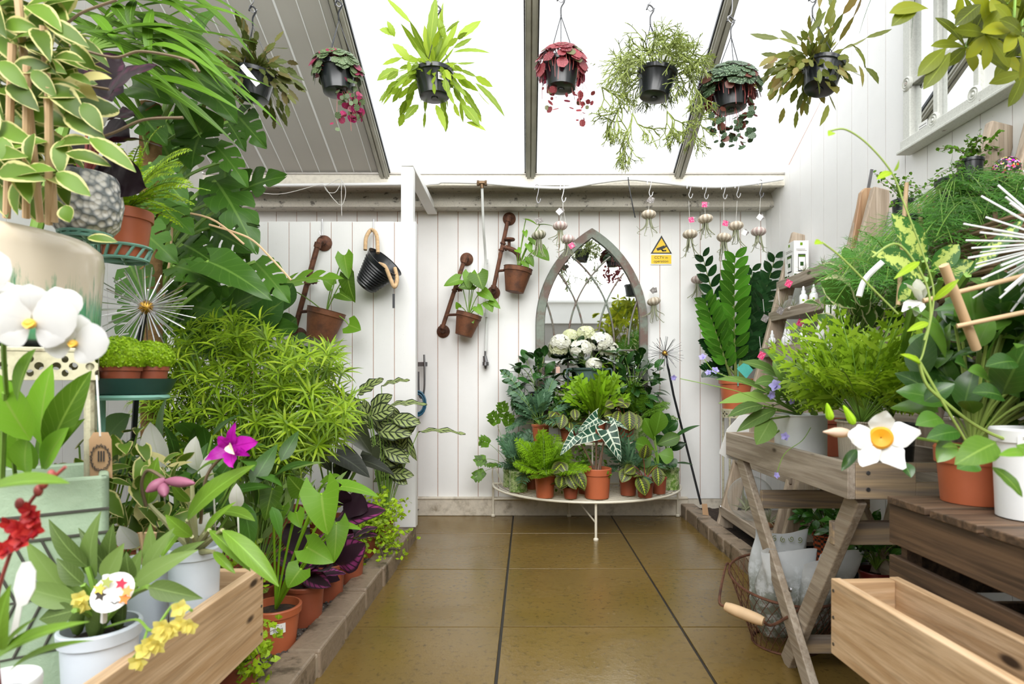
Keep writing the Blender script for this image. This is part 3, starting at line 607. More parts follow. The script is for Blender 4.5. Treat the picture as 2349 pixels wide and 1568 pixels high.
for i, (x, y, ty, where, hx, hy, tg) in enumerate(JL):
    d = 3.3 if y < 600 else 3.53; c = P(x, y, d); rr = random.Random(40 + i); root = thing('hanging_air_plant', 'air plant under a sea urchin shell, ' + where, 'air plant', tuple(c), 'air plants in urchin shells')
    m = MB(); tl = Matrix.Rotation(rr.uniform(-.25, .25), 3, 'Y'); m.ball(c, (.042, .042, .026), 24, 10, mat=tl); m.build('urchin_shell', UR[ty], root, True)
    m = MB()
    for q in range(9):
        a = q * .7 + rr.random() * .4; ln = rr.uniform(.05, .11); p0 = c + V((.012 * math.cos(a), .012 * math.sin(a), -.02)); p1 = c + V((.02 * math.cos(a), .02 * math.sin(a), -.02 - ln * .6)); p2 = c + V((math.cos(a) * rr.uniform(.02, .075), .03 * math.sin(a), -.02 - ln)); p3 = p2 + V((rr.uniform(-.03, .03), 0, rr.uniform(-.012, .022)))
        pt = spl([p0, p1, p2, p3], 4); m.tube(pt, [.0042 * (1 - .85 * t / (len(pt) - 1)) for t in range(len(pt))], 5)
    m.build('air_plant_leaves', M['airplant'], root, True)
    m = MB(); hk = P(hx, hy + (34 if y < 600 else 0), d); m.tube([c + V((0, 0, .02)), hk], .0008, 4); m.build('string', M['string'], root)
    if tg != 'none':
        m = MB(); tp = P(x + (-2 if i % 2 else 3), y - 33 if y < 600 else y - 25, d - .01)
        if i == 7: tp = P(1707, 533, d)
        if i == 2: tp = P(1311, 563, d - .04)
        m.box(tp, (.030, .001, .030), Matrix.Rotation(.6 + .2 * i, 3, 'Y'), 0); m.box(tp + V((.012, .006, .003)), (.026, .001, .030), Matrix.Rotation(.3 + .3 * i, 3, 'Y'), 1)
        m.build('tag', [M['pink'] if tg == 'pink' else M['paper'] if tg == 'white' or i in (1, 7) else M['greycard'], M['greycard']], root)
for i, (x, y, mt_, ln, wh) in enumerate([(1232, 429, 'steel_dark', 36, 'dark and empty, nearest the brass tee'), (1290, 429, 'steel', 34, 'bent wide, holding the air plants at the mirror'), (1490, 416, 'steel', 34, 'holding the highest air plant'), (1581, 426, 'steel', 28, 'holding the long-rooted air plant'), (1617, 428, 'steel', 28, 'holding the tilted air plant'), (1660, 428, 'steel', 28, 'holding the lowest air plant of the row'), (1691, 425, 'steel', 28, 'holding the air plant with white tag'), (1744, 418, 'steel_dark', 34, 'dark and empty-ended, nearest the corner')]):
    q = lambda a, b, dd=0: P(x + a, y + b, 3.3 + dd)
    hook('hook', 'S-shaped wire hook over the white hose, ' + wh, 'hook', [q(-5, 6), q(-4, -3), q(0, -6), q(4, -2), q(2, ln * .4), q(-1, ln * .75), q(2, ln), q(6, ln - 3), q(8, ln - 10)], .0026, M[mt_], 'wire hooks on the hose')
o = hook('cable_tie', 'long black cable tie sticking down off the white hose', 'cable tie', [P(1441, 406, 3.28), P(1443, 425, 3.285), P(1450, 465, 3.29), P(1457, 499, 3.3)], .0032, M['black'])
hook('wire_loop', 'tangled loop of thin pale wire strung along the grimy gutter', 'wire', [P(560, 435, 3.29), P(640, 445, 3.28), P(730, 424, 3.28), P(748, 425, 3.28), P(775, 411, 3.27), P(783, 415, 3.27), P(770, 440, 3.27), P(752, 440, 3.28), P(745, 428, 3.27), P(765, 456, 3.27), P(784, 470, 3.27), P(793, 440, 3.27), P(785, 415, 3.27), P(783, 440, 3.27), P(784, 494, 3.27)], .0018, M['string'])
# steel tool hook with a coil of blue hose at the partition's edge
root = thing('hose_hook', 'flat steel hook bracket with a coil of blue hose behind the partition edge', 'hook', tuple(P(965, 880, 3.5)))
m = MB(); m.box(P(967, 835, 3.55), (.07, .012, .026)); m.tube(spl([P(973, 813, 3.52), P(974, 860, 3.52), P(973, 895, 3.52), P(967, 912, 3.52), P(961, 900, 3.52), P(960, 852, 3.52)], 6), .006, 8); m.build('bracket', M['steel_dark'], root, True, ang=.5)
m = MB(); M['bluehose'] = solid('blue_hose', (.03, .13, .22), .4)
for rr_, dx in ((.038, 0), (.045, .006), (.05, -.003)): m.tube([P(958 + dx * 200, 925, 3.5 + dx) + V((rr_ * math.cos(a), 0, rr_ * 1.5 * math.sin(a))) for a in [i * .33 for i in range(19)]], .006, 8, closed=True)
m.build('hose_coil', M['bluehose'], root, True)
# spiky metal burst on a black stake
def burst(label, c, rad, n, stake, wr, nearw='steel', k=1.0, seed=1):
    root = thing('garden_stake', label, 'garden ornament', tuple(stake[-1]), 'spiky metal bursts on stakes'); m = MB(); rr = random.Random(seed); c = V(c)
    for i in range(n):
        z = 1 - 2 * (i + .5) / n; a = i * 2.39996 + rr.uniform(-.2, .2); q = math.sqrt(max(0, 1 - z * z)); dd = V((q * math.cos(a), q * math.sin(a), z)); m.tube([c + dd * .006, c + dd * rad * rr.uniform(.82, 1.05)], wr, 5)
    m.build('metal_rods', M[nearw], root, True)
    m = MB(); m.ball(c, .016 * k, 10, 8)
    for i in range(n // 2):
        dd = rdir(rr); m.tube([c, c + dd * rad * .17], [wr * 1.3, wr * .9], 5)
    m.build('gilded_core', M['brass'], root, True)
    m = MB(); m.tube(stake, .0068 * k, 8); m.build('stake', M['black'], root, True)
burst('spiky metal burst on a black stake leaning beside the plant stand', P(1525, 810, 3.42), .115, 62, [P(1527, 813, 3.42), P(1545, 905, 3.42), P(1608, 1156, 3.45)], .0011, 'steel_dark', seed=4)
# ---------------------------------------------------------------- half-moon plant stand
SX, SY = .352, 3.545
root = thing('plant_stand', 'cream wire half-moon plant stand with three tiers under the arched mirror', 'plant stand', (SX, SY, 0))
TIERS = [(.20, .56), (.475, .375), (.74, .20)]
def half(r, z, n=28): return [V((SX - r * math.cos(PI * i / n), SY - r * math.sin(PI * i / n), z)) for i in range(n + 1)]
for z, r in TIERS:
    m = MB(); m.tube(half(r, z), .0065, 8); m.tube([(SX - r, SY, z), (SX + r, SY, z)], .006, 8)
    k = int(r / .028)
    for i in range(1, k): m.tube(half(r * i / k, z), .0024, 5)
    for a in range(1, 6): t = PI * a / 6; m.tube([(SX, SY, z - .004), (SX - r * math.cos(t), SY - r * math.sin(t), z - .004)], .003, 5)
    m.build('shelf_tier', M['creammetal'], root, True)
legs = [(SX - TIERS[0][1], SY, TIERS[0][0]), (SX + TIERS[0][1], SY, TIERS[0][0]), (SX, SY - TIERS[0][1] + .02, TIERS[0][0]), (SX - .1, SY, TIERS[2][0])]
for x, y, zt in legs:
    m = MB(); m.tube([(x, y, 0), (x, y, zt)], .0068, 8); m.lathe((x, y, .001), [(.013, 0), (.014, .008), (.008, .014)], 12); m.build('leg', M['creammetal'], root, True, ang=.6)
m = MB()
for (z, r), (z2, r2) in zip(TIERS, TIERS[1:]):
    for a in (0, .5, 1): t = PI * a; m.tube([(SX - r * math.cos(t) * .68, SY - r * .68 * math.sin(t), z), (SX - r2 * math.cos(t), SY - r2 * math.sin(t), z2)], .0045, 6)
m.tube([(SX - .555, SY, .105), (SX + .555, SY, .105)], .0045, 6); m.tube([(SX, SY - .53, .09), (SX - .1, SY, .16)], .0045, 6)
m.tube(spl([(SX - .56, SY, .2), (SX - .565, SY - .005, .27), (SX - .55, SY - .02, .31), (SX - .52, SY - .05, .24), (SX - .5, SY - .06, .2)], 5), .004, 6)
m.build('brace', M['creammetal'], root, True)
# ---------------------------------------------------------------- plants on the stand
def mk_tin():
    n = NT('green_leaf_print_tin'); a = n.noise(22, 5, .7, None, 1.5); b = n.noise(55, 4, .7, None, 3); c = n.mix(n.step(a, .42, .6), (.46, .56, .26), (.13, .27, .03)); c = n.mix(n.step(b, .54, .6), c, (.03, .06, .02)); n.set(c, .35); return n.mat
M['tin'] = mk_tin()
def pp(x, yb, z, dt, h, mat='terra', **k):   # pot whose base centre shows at x, yb on the shelf of height z
    d = F * (H - z) / (yb - CY); return (x - CX) * d / F, d, z
z1, z2, z3 = .2075, .4825, .7475
def plant_base(name, label, cat, x, d, z, rt, rb, h, mat, group=None, **k):
    X = (x - CX) * d / F; root = thing(name, label, cat, (X, d, z), group); pot(root, X, d, z, rt, rb, h, mat, **k); return root, V((X, d, z + h - .01))
def foliage(root, m, ms, mat, sm=None, name='foliage'):
    m.build(name, mat, root, True, ang=2)
    if ms and ms.v: ms.build('stems', sm or M['stem_g'], root, True)
def bird_fern(m, ms, c, n, L, r, w=.013, el=(20, 75), droop=1.0, prof='lance', k=7, serr=0):   # blue star fern: a stalk, then uneven fingers
    for i in range(n):
        a = i * 2.4 + r.uniform(-.3, .3); l = L * r.uniform(.65, 1.1); pts = arc(c, dv(a, R(r.uniform(*el))), l, droop * r.uniform(.5, 1.2), 9); ms.tube(pts[:6], .0015, 4)
        if r.random() < .12:
            m.leaf(pts[4], pts[-1], w * 1.2, n=8, serr=.25, up=(0, -.4, 1), wav=.3)
        else:
            frond(m, pts[3:], l * .25, w * .62, up=(r.uniform(-.4, .4), -.5, 1), n=3, cnt=k, shape=lambda t: .55 + .45 * math.sin(PI * t), fwd=.75, droop=.05, r=r); m.leaf(pts[4], pts[-1], w * .45, n=4)
def soft_fern(m, ms, c, n, L, Lp, r, el=(30, 80), droop=1.1, sub=5, w=.01, cnt=12):
    for i in range(n):
        a = i * 2.4 + r.uniform(-.3, .3); l = L * r.uniform(.7, 1.1); pts = arc(c, dv(a, R(r.uniform(*el))), l, droop * r.uniform(.6, 1.3), 9); ms.tube(pts, .0013, 4)
        frond(m, pts[2:], Lp, w, up=(r.uniform(-.3, .3), -.4, 1), sub=sub, cnt=cnt, r=r)
def maiden(m, ms, c, n, L, r, el=(20, 80), droop=1.6, lf=.009, k=9):   # maidenhair: wiry dark stalks with fan leaflets
    for i in range(n):
        a = i * 2.4 + r.uniform(-.4, .4); pts = arc(c, dv(a, R(r.uniform(*el))), L * r.uniform(.6, 1.1), droop * r.uniform(.6, 1.2), 8); ms.tube(pts, .0009, 4)
        for j in range(3, 9):
            for s in range(k // 3):
                p = pts[j] + rdir(r) * .022; q = r.uniform(.7, 1.3) * lf; dd = (rdir(r) + V((0, -.2, -.4))).normalized(); m.leaf(p, p + dd * q * 1.3, q, up=(r.uniform(-.6, .6), -.6, .7), prof='obov', n=3, fold=.05)
GR['maranta'] = leafm('herringbone_leaf', (.12, .20, .025), (.42, .50, .05), 'maranta', (.30, .12, .06), .25, k=(.045, .085, .03), var=.15)
GR['alocasia'] = leafm('white_veined_dark_leaf', (.025, .085, .05), None, 'veins', (.62, .70, .56), .12, .3, var=.15)
r = random.Random(11)
# lower tier
X, d, z = pp(1168, 1110, z1, 0, 0); root, c = plant_base('potted_fern', 'fern in a leaf-print tin at the far end of the lowest tier, long wild fronds', 'fern', 1172, 3.42, z1, .047, .047, .10, M['tin'], 'leaf-print tin pots', band=False)
m, ms = MB(), MB(); bird_fern(m, ms, c, 9, .22, r, .018, (30, 80)); 
for tip in ((1125, 945), (1150, 920), (1090, 1060), (1100, 1010), (1165, 950), (1085, 1100)):
    q = P(tip[0], tip[1], 3.36); pts = qb(c, c.lerp(q, .5) + V((0, 0, .08)), q, 8); ms.tube(pts, .0013, 4); frond(m, pts[5:] , .05, .016, up=(0, -1, .5), cnt=5, n=3, fwd=.8, r=r)
foliage(root, m, ms, GR['g_mid'])
root, c = plant_base('potted_fern', 'dark fern in the leaf-print tin at the stand front, beside two terracotta pots', 'fern', 1189, 3.27, z1, .052, .052, .115, M['tin'], 'leaf-print tin pots', band=False)
m, ms = MB(), MB(); bird_fern(m, ms, c, 18, .24, r, .017, (42, 86), .7); foliage(root, m, ms, GR['g_blue'])
root, c = plant_base('potted_fern', 'blue-green fern in a small terracotta pot squeezed behind the bright lacy fern', 'fern', 1222, 3.35, z1, .052, .042, .10, M['terra_dark'])
m, ms = MB(), MB(); bird_fern(m, ms, c, 20, .23, r, .015, (15, 85)); foliage(root, m, ms, GR['g_blue'])
root, c = plant_base('potted_fern', 'bright lacy fern in a terracotta pot at the front edge of the stand', 'fern', 1250, 3.10, z1, .058, .045, .112, M['terra'])
m, ms = MB(), MB(); soft_fern(m, ms, c, 30, .25, .065, r, (25, 88), .9); foliage(root, m, ms, GR['g_bright'])
def maranta(label, x, d, z, rt, h, leaves, seed, n=6):
    root, c = plant_base('potted_maranta', label, 'potted plant', x, d, z, rt, rt * .78, h, M['terra_dark'], 'herringbone prayer plants'); rr = random.Random(seed)
    m, ms = MB(), MB(); rosette(m, ms, c, n, .085, .032, (30, 70), .06, rr, 'ell', 40, .0022, cr=5, n=8, bend=.12, fold=.05)
    for x0, y0, x1, y1, w in leaves:
        A = P(x0, y0, d - .06); B = P(x1, y1, d - .10); m.leaf(A, B, w * d / F, up=(rr.uniform(-.3, .3), -1, .25), n=9, cr=5, bend=.1, fold=.05); ms.tube(qb(c, c.lerp(A, .5) + V((0, 0, .04)), A, 6), .002, 5)
    foliage(root, m, ms, GR['maranta'], M['stem_r']); return root
maranta('red-veined prayer plant in the smallest pot, below the white-veined leaves', 1309, 3.07, z1, .042, .06, [(1315, 1075, 1342, 1122, 16), (1290, 1092, 1284, 1122, 17), (1302, 1085, 1322, 1122, 14), (1290, 1060, 1264, 1086, 13), (1285, 1060, 1300, 1085, 12)], 5)
# big alocasia
root, c = plant_base('potted_alocasia', 'elephant ear with white-veined arrow leaves in the largest terracotta pot', 'potted plant', 1369, 3.09, z1, .077, .064, .155, M['terra'], rim=.035)
m, ms = MB(), MB()
for A, B, w, dz, up in (((1366, 992), (1292, 1022), 21, -.06, (-.1, -1, .15)), ((1372, 958), (1326, 988), 21, -.02, (-.1, -1, .1)), ((1393, 985), (1424, 1058), 27, -.06, (.1, -1, .15)), ((1318, 1000), (1285, 1044), 16, -.1, (-.1, -1, .1)), ((1398, 965), (1440, 985), 14, .04, (.1, -.6, .8))):
    a_ = P(*A, 3.09 + dz); b_ = P(*B, 3.09 + dz - .03); m.leaf(a_, b_, w * 3.09 / F, up=up, prof='arrow', back=.25, n=12, cr=7, bend=.05, fold=.1, wav=.05); ms.tube(qb(c + V((r.uniform(-.02, .02), 0, -.01)), c.lerp(a_, .6) + V((.0, 0, .03)), a_, 8), [.006 - .0004 * i for i in range(9)], 6)
foliage(root, m, ms, GR['alocasia'], solid('purplish_stalk', (.19, .12, .08), .5))
root, c = plant_base('potted_maidenhair', 'maidenhair fern with fan leaflets tucked beside the largest terracotta pot', 'fern', 1342, 3.2, z1, .045, .036, .10, M['terra_dark'])
m, ms = MB(), MB(); maiden(m, ms, c, 16, .2, r, (20, 85), 1.6, .011); foliage(root, m, ms, GR['g_mid'], M['stem_b'])
root, c = plant_base('potted_fern', 'blue-green fern in terracotta between the largest pot and the prayer plant', 'fern', 1441, 3.16, z1, .05, .041, .105, M['terra_dark'])
m, ms = MB(), MB(); bird_fern(m, ms, c, 24, .24, r, .016, (10, 85)); foliage(root, m, ms, GR['g_blue'])
maranta('yellow-ribbed prayer plant hanging its leaves over the stand front', 1480, 3.1, z1, .047, .085, [(1476, 1052, 1483, 1018, 15), (1440, 1075, 1426, 1106, 15), (1465, 1092, 1480, 1136, 18), (1508, 1072, 1510, 1114, 15), (1455, 1070, 1432, 1085, 14)], 6)
root, c = plant_base('potted_fig', 'young fiddle-leaf plant with broad upright leaves in a tiny terracotta pot', 'potted plant', 1512, 3.2, z1, .042, .034, .09, M['terra_dark'])
px_leaves(root, c, 3.2, [((1502, 1000), (1516, 942), 21, 0, (0, -1, .3)), ((1500, 1010), (1478, 958), 17, .02), ((1505, 1020), (1560, 1000), 17, .03), ((1500, 1030), (1455, 1015), 20, -.02), ((1495, 1045), (1465, 1065), 18, -.02), ((1510, 1040), (1545, 1050), 20, 0)], GR['g_mid'], 'obov', 0, cr=5)
root, c = plant_base('potted_rubber_plant', 'rubber plant with dark pointed leaves in the leaf-print tin nearest the stake', 'potted plant', 1535, 3.34, z1, .058, .058, .118, M['tin'], 'leaf-print tin pots', band=False)
px_leaves(root, c, 3.3, [((1545, 1005), (1606, 975), 10, -.05, (0, -.3, 1)), ((1535, 1030), (1574, 1016), 10, 0), ((1550, 1062), (1590, 1066), 6, -.05, (0, -.3, 1)), ((1530, 985), (1555, 965), 14, .03), ((1520, 970), (1535, 948), 14, .04), ((1525, 1050), (1500, 1062), 14, -.05), ((1535, 1055), (1552, 1070), 13, -.06), ((1540, 1000), (1510, 965), 13, .04), ((1525, 1020), (1500, 1000), 14, .02)], GR['g_deep'], 'ell', 0)
# middle tier
root, c = plant_base('potted_fern', 'silvery blue fern in a terracotta pot on the middle tier, beside empty boards', 'fern', 1240, 3.31, z2, .052, .042, .095, M['terra'])
m, ms = MB(), MB(); bird_fern(m, ms, c, 26, .26, r, .018, (15, 85), .9)
for tip in ((1150, 850), (1165, 890), (1270, 870), (1175, 905)):
    q = P(tip[0], tip[1], 3.34); pts = qb(c, c.lerp(q, .5) + V((0, 0, .08)), q, 8); ms.tube(pts, .0012, 4); frond(m, pts[4:], .045, .013, up=(0, -1, .5), cnt=6, n=3, fwd=.8, r=r)
foliage(root, m, ms, GR['g_blue'])
maranta('prayer plant on the middle tier above the bright lacy fern', 1303, 3.27, z2, .045, .07, [(1270, 955, 1262, 980, 13), (1292, 950, 1285, 984, 14), (1318, 938, 1320, 964, 11), (1306, 968, 1308, 990, 9), (1275, 945, 1262, 960, 11)], 7)
maranta('prayer plant with the largest round leaf on the middle tier', 1436, 3.27, z2, .047, .08, [(1443, 942, 1444, 988, 19), (1420, 942, 1412, 978, 14), (1428, 925, 1440, 935, 14), (1405, 950, 1385, 955, 14), (1408, 925, 1388, 932, 12), (1460, 950, 1462, 985, 13), (1412, 920, 1432, 925, 12)], 8)
root, c = plant_base('potted_fern', 'bright broad-fingered fern rising in front of the hydrangea urn', 'fern', 1368, 3.3, z2, .056, .044, .11, M['terra_dark'])
m, ms = MB(), MB()
for i in range(34):
    a = i * 2.4; pts = arc(c, dv(a, R(r.uniform(40, 86))), r.uniform(.2, .32), .6, 8); ms.tube(pts[:3], .0015, 4); m.leaf(pts[2], pts[-1], .015, up=(0, -.6, .6), n=10, serr=.3, bend=.08); frond(m, pts[4:], .06, .016, up=(0, -.7, .7), cnt=4, n=3, fwd=1.0, r=r)
foliage(root, m, ms, GR['g_bright'])
root, c = plant_base('potted_maidenhair', 'mossy maidenhair fern filling the middle tier behind the broad-fingered fern', 'fern', 1304, 3.42, z2, .05, .04, .10, M['terra_dark'])
m, ms = MB(), MB(); maiden(m, ms, c, 40, .20, r, (35, 88), 1.0, .011, 12); foliage(root, m, ms, GR['g_mid'], M['stem_b'])
root, c = plant_base('potted_fern', 'green fern in a leaf-print tin standing on the middle tier', 'fern', 1462, 3.38, z2, .058, .058, .115, M['tin'], 'leaf-print tin pots', band=False)
m, ms = MB(), MB(); soft_fern(m, ms, c, 22, .25, .06, r, (20, 85), 1.0); foliage(root, m, ms, GR['g_mid'])
# top tier
def hoop(label, x, d, z, lean, seed):
    root, c = plant_base('hoop_trained_plant', label, 'potted plant', x, d, z, .05, .042, .09, M['blackpot'], 'dark leaves trained on wire hoops'); rr = random.Random(seed)
    m = MB()
    for a in range(2): m.tube([c + V((.075 * math.cos(t) * (1 - a), .075 * math.cos(t) * a, .0 + .16 * math.sin(t))) for t in [PI * i / 14 for i in range(15)]], .0018, 5)
    for zz in (.05, .1): m.tube([c + V((.07 * math.cos(t), .07 * math.sin(t), zz)) for t in [i * .45 for i in range(14)]], .0014, 5, closed=True)
    m.build('wire_hoop', M['steel_dark'], root, True)
    m, ms = MB(), MB(); bush(m, ms, c, c + V((lean * .25, -.02, .06)), (.15, .09, .19), 85, .085, .025, rr, 'ell', .45, .35, 3, .0022, bend=.1)
    foliage(root, m, ms, GR['g_deep'], M['stem_g'])
hoop('dark glossy climber on a wire hoop beside the hydrangea, toward the tap planter', 1232, 3.47, z3 - .08, -.1, 21)
hoop('dark trailing climber on a wire hoop by the mirror edge nearest the stake', 1452, 3.47, z3 - .08, .1, 22)
X = (1352 - CX) * 3.42 / F; root = thing('potted_hydrangea', 'white hydrangea in a two-handled grey-green metal urn on the top tier', 'potted plant', (X, 3.42, z3))
M['urn'] = blotch('verdigris_urn_metal', (.13, .21, .19), (.08, .13, .13), 14, .45, .65, .6, .3)
m = MB(); m.lathe((X, 3.42, z3), [(.05, 0), (.052, .012), (.028, .025), (.032, .035), (.062, .06), (.075, .09), (.082, .13), (.095, .14), (.098, .15), (.088, .15), (.07, .13)], 36); ur = m.build('urn', M['urn'], root, True, ang=.6)
for s in (-1, 1):
    m = MB(); m.tube(spl([(X + s * .078, 3.42, z3 + .13), (X + s * .125, 3.42, z3 + .145), (X + s * .13, 3.42, z3 + .1), (X + s * .095, 3.42, z3 + .075), (X + s * .07, 3.42, z3 + .07)], 5), .006, 8); m.build('urn_handle', M['urn'], ur, True)
m, ms = MB(), MB(); c = V((X, 3.42, z3 + .15)); bush(m, ms, c, c + V((0, 0, .07)), (.16, .1, .09), 45, .09, .034, r, 'ell', .4, .25, 3, .003); foliage(root, m, ms, GR['g_deep'])
M['petal_w'] = leafm('creamy_white_petal', (.84, .84, .76), (.86, .86, .83), vein=(.80, .82, .66), tr=.25, var=.04); M['petal_g'] = leafm('greenish_white_petal', (.74, .77, .50), (.84, .84, .72), vein=(.7, .74, .42), tr=.25, var=.06)
def floret(m, p, nrm, s, r):
    nrm = nrm.normalized(); a = nrm.orthogonal().normalized(); b = nrm.cross(a); t0 = r.uniform(0, 1.5)
    for k in range(4):
        t = t0 + k * PI / 2; dd = a * math.cos(t) + b * math.sin(t); m.leaf(p, p + (dd + nrm * .25).normalized() * s, s * .55, up=nrm, prof='round', n=3, fold=-.05)
for i, (x, y, rad, ty) in enumerate([(1286, 786, .055, 0), (1282, 800, .05, 1), (1344, 765, .05, 1), (1332, 800, .062, 0), (1378, 785, .068, 0), (1396, 802, .055, 0), (1362, 836, .042, 0), (1308, 770, .04, 1)]):
    q = P(x, y, 3.36 + .02 * (i % 3)); m = MB()
    for k in range(130):
        dd = rdir(r)
        if dd.z < -.55 or dd.y > .6: continue
        floret(m, q + V((dd.x * rad, dd.y * rad, dd.z * rad * .8)), dd, .018, r)
    m.build('flower_head', M['petal_g'] if ty else M['petal_w'], root, True, ang=3)
m = MB(); m.box(P(1280, 848, 3.3), (.022, .002, .036)); m.tube([P(1280, 842, 3.3), P(1284, 834, 3.35)], .0008, 4); m.build('price_tag', solid('pink_beige_card', (.62, .40, .33), .7), root)
# ---------------------------------------------------------------- hanging baskets
def hang_pot(name, label, x, y, d, tilt=0, rt=.072, h=.096, hooky=-12, group='hanging plants in dark plastic pots', hang='steel_dark', dx=0, side=0):
    c = P(x, y, d); root = thing(name, label, 'hanging plant', tuple(c), group); tm = Matrix.Rotation(R(tilt), 3, 'Y') @ Matrix.Rotation(R(side), 3, 'X'); rb = rt * .74
    m = MB(); m.lathe(c, [(.012, -.004), (.013, 0), (rb * .85, .001), (rb, .004), (rb * 1.05, h * .2), (rt * .9, h * .78), (rt * .93, h * .82), (rt, h * .84), (rt * 1.03, h * .97), (rt * .99, h), (rt * .9, h * .98), (rt * .86, h * .8), (rb * .8, .01)], 36, mat=tm); hp = m.build('pot', M['blackpot'], root, True, ang=.5)
    m = MB(); m.lathe(c, [(rt * .9, h * .9), (.001, h * .95)], 18, mat=tm, cap=False); m.build('soil', M['soil'], hp)
    top = c + tm @ V((0, 0, h)); ap = P(x + dx, y, d) + V((0, 0, h + .17)); m = MB()
    for a in (.4, 2.5, 4.6): m.tube([c + tm @ V((rt * .98 * math.cos(a), rt * .98 * math.sin(a), h * .97)), ap], .0016, 5)
    m.tube(spl([ap, ap + V((0, 0, .03)), ap + V((.012, 0, .055)), ap + V((-.004, 0, .072)), ap + V((-.014, 0, .055))], 4), .003, 6); m.build('hanger', M['black'], root, True)
    up = V((ap.x, 2.12, 2.35)); m = MB(); m.tube(spl([ap + V((.016, 0, .06)), ap + V((.0, 0, .05)), ap + V((-.012, 0, .07)), ap + V((.004, 0, .1)), up + V((0, 0, -.01)), up + V((-.014, 0, .012)), up + V((0, .0, .028)), up + V((.016, 0, .01))], 5), .0022, 6); m.build('wire_hook', M[hang], root, True)
    return root, top, tm
def tagcard(root, A, B, w, mat='paper'):
    m = MB(); A, B = V(A), V(B); m.beam(A, B, w, .001, up=(0, -1, .1)); m.build('plant_tag', M[mat], root)
def flatcactus(m, ms, c, n, L, w, r, el, droop, seg=3, serr=.22, bias=None):
    for i in range(n):
        a = i * 2.4 + r.uniform(-.3, .3); d = dv(a, R(r.uniform(*el))); p = V(c) + d * .03
        if bias: d = (d + V(bias)).normalized()
        for s in range(seg):
            l = L * r.uniform(.6, 1.15); d = (d + V((0, 0, -droop * r.uniform(.3, 1.2))) + rdir(r) * .25).normalized(); e = p + d * l; m.leaf(p, e, w * r.uniform(.7, 1.2), up=V((0, -1, .2)) + rdir(r) * .8, n=8, serr=serr, fold=.1, bend=r.uniform(-.06, .06)); p = e - d * l * .06
            if r.random() < .25: break
GR['cact_dull'] = leafm('dull_olive_cactus_stem', (.10, .13, .03), (.17, .09, .05), tr=.25, var=.4, vein=(.16, .2, .05)); GR['cact_lime'] = leafm('fresh_lime_cactus_stem', (.26, .40, .03), (.38, .48, .05), tr=.45, vein=(.42, .52, .08))
r = random.Random(77)
root, c, tm = hang_pot('hanging_cactus', 'hanging leaf cactus with dull olive stems under the opaque grey roof panel', 580, 228, 2.12, 6)
m, ms = MB(), MB(); flatcactus(m, ms, c, 70, .062, .0135, r, (-15, 80), .35, 3); flatcactus(m, ms, c, 30, .058, .012, r, (-20, 30), .5, 4); m.build('foliage', GR['cact_dull'], root, True, ang=2); tagcard(root, P(554, 150, 2.0), P(592, 195, 2.0), .018)
GR['beg_g'] = leafm('scalloped_grey_green_leaf', (.10, .15, .065), (.30, .035, .09), 'round', (.24, .30, .18), .2); GR['beg_r'] = leafm('wine_red_scalloped_leaf', (.26, .05, .06), (.16, .17, .08), 'round', (.42, .12, .13), .25, back=(.48, .02, .12)); GR['beg_d'] = leafm('dark_green_silver_veined_leaf', (.045, .085, .04), (.13, .045, .03), 'round', (.26, .36, .22), .15, back=(.22, .03, .04))
def begonia(root, c, n, rad, tails, mat, r, lr=.022, tail_d=2.1):
    m, ms = MB(), MB()
    for i in range(n):
        dd = rdir(r)
        if dd.z < -.45: dd.z *= -1
        p = V(c) + V((dd.x * rad, dd.y * rad, dd.z * rad * .75 - .012)); s = lr * r.uniform(.6, 1.15); m.disc(p, dd + V((0, -.3, .5)), s, 11, wob=.06); ms.tube([V(c) + V((0, 0, -.02)), p], .0012, 4)
    for x, y, k, x0, y0 in tails:
        a, b = P(x0, y0, tail_d), P(x, y, tail_d); pts = qb(c, (a + V((0, 0, .02))), b, 9); ms.tube(pts, .0008, 4)
        for j in range(k):
            p = b + rdir(r) * .022 + V((0, 0, .03 * r.random() * k / 6)); m.disc(p, rdir(r) + V((0, -1, .2)), lr * r.uniform(.25, .6), 9, wob=.06)
    m.build('foliage', mat, root, True, ang=2); ms.build('runners', M['stem_r'], root, True)
root, c, tm = hang_pot('hanging_begonia', 'hanging strawberry begonia with magenta trailing tail beside the dark glazing bar', 777, 215, 2.12, -4)
begonia(root, c, 150, .086, [(815, 262, 16, 770, 190), (820, 270, 14, 800, 200), (800, 235, 14, 800, 200), (785, 230, 8, 790, 200), (806, 300, 0, 800, 200), (772, 283, 3, 775, 200)], [GR['beg_g']], r); m = MB()
for j in range(26): m.disc(P(r.uniform(780, 830), r.uniform(215, 275), 2.1), rdir(r) + V((0, -1, 0)), .013, 9)
m.build('magenta_runner_leaves', leafm('magenta_leaf', (.36, .015, .12), (.14, .1, .05), tr=.35, vein=(.5, .1, .2)), root, True)
root, c, tm = hang_pot('hanging_cactus', 'hanging leaf cactus with long fresh lime stems, alone under clear roof', 997, 225, 2.12, -3, dx=6)
m, ms = MB(), MB(); flatcactus(m, ms, c, 60, .08, .0115, r, (-25, 60), .6, 3, .15); flatcactus(m, ms, c, 10, .15, .017, r, (45, 85), .1, 2, .12)
for x0, y0, x1, y1, w in ((985, 120, 1000, -8, 12), (1020, 90, 1003, 40, 9), (915, 160, 865, 185, 13), (905, 80, 870, 68, 11), (905, 85, 888, 48, 8), (940, 140, 900, 100, 12), (1040, 120, 1125, 122, 6), (960, 240, 928, 275, 10), (1060, 240, 1100, 290, 13), (1090, 190, 1158, 268, 8), (1000, 240, 1022, 298, 9), (1070, 280, 1115, 300, 7)):
    m.leaf(P(x0, y0, 2.1), P(x1, y1, 2.08), w * 2.1 / F, up=(.2, -1, .3), n=10, serr=.14)
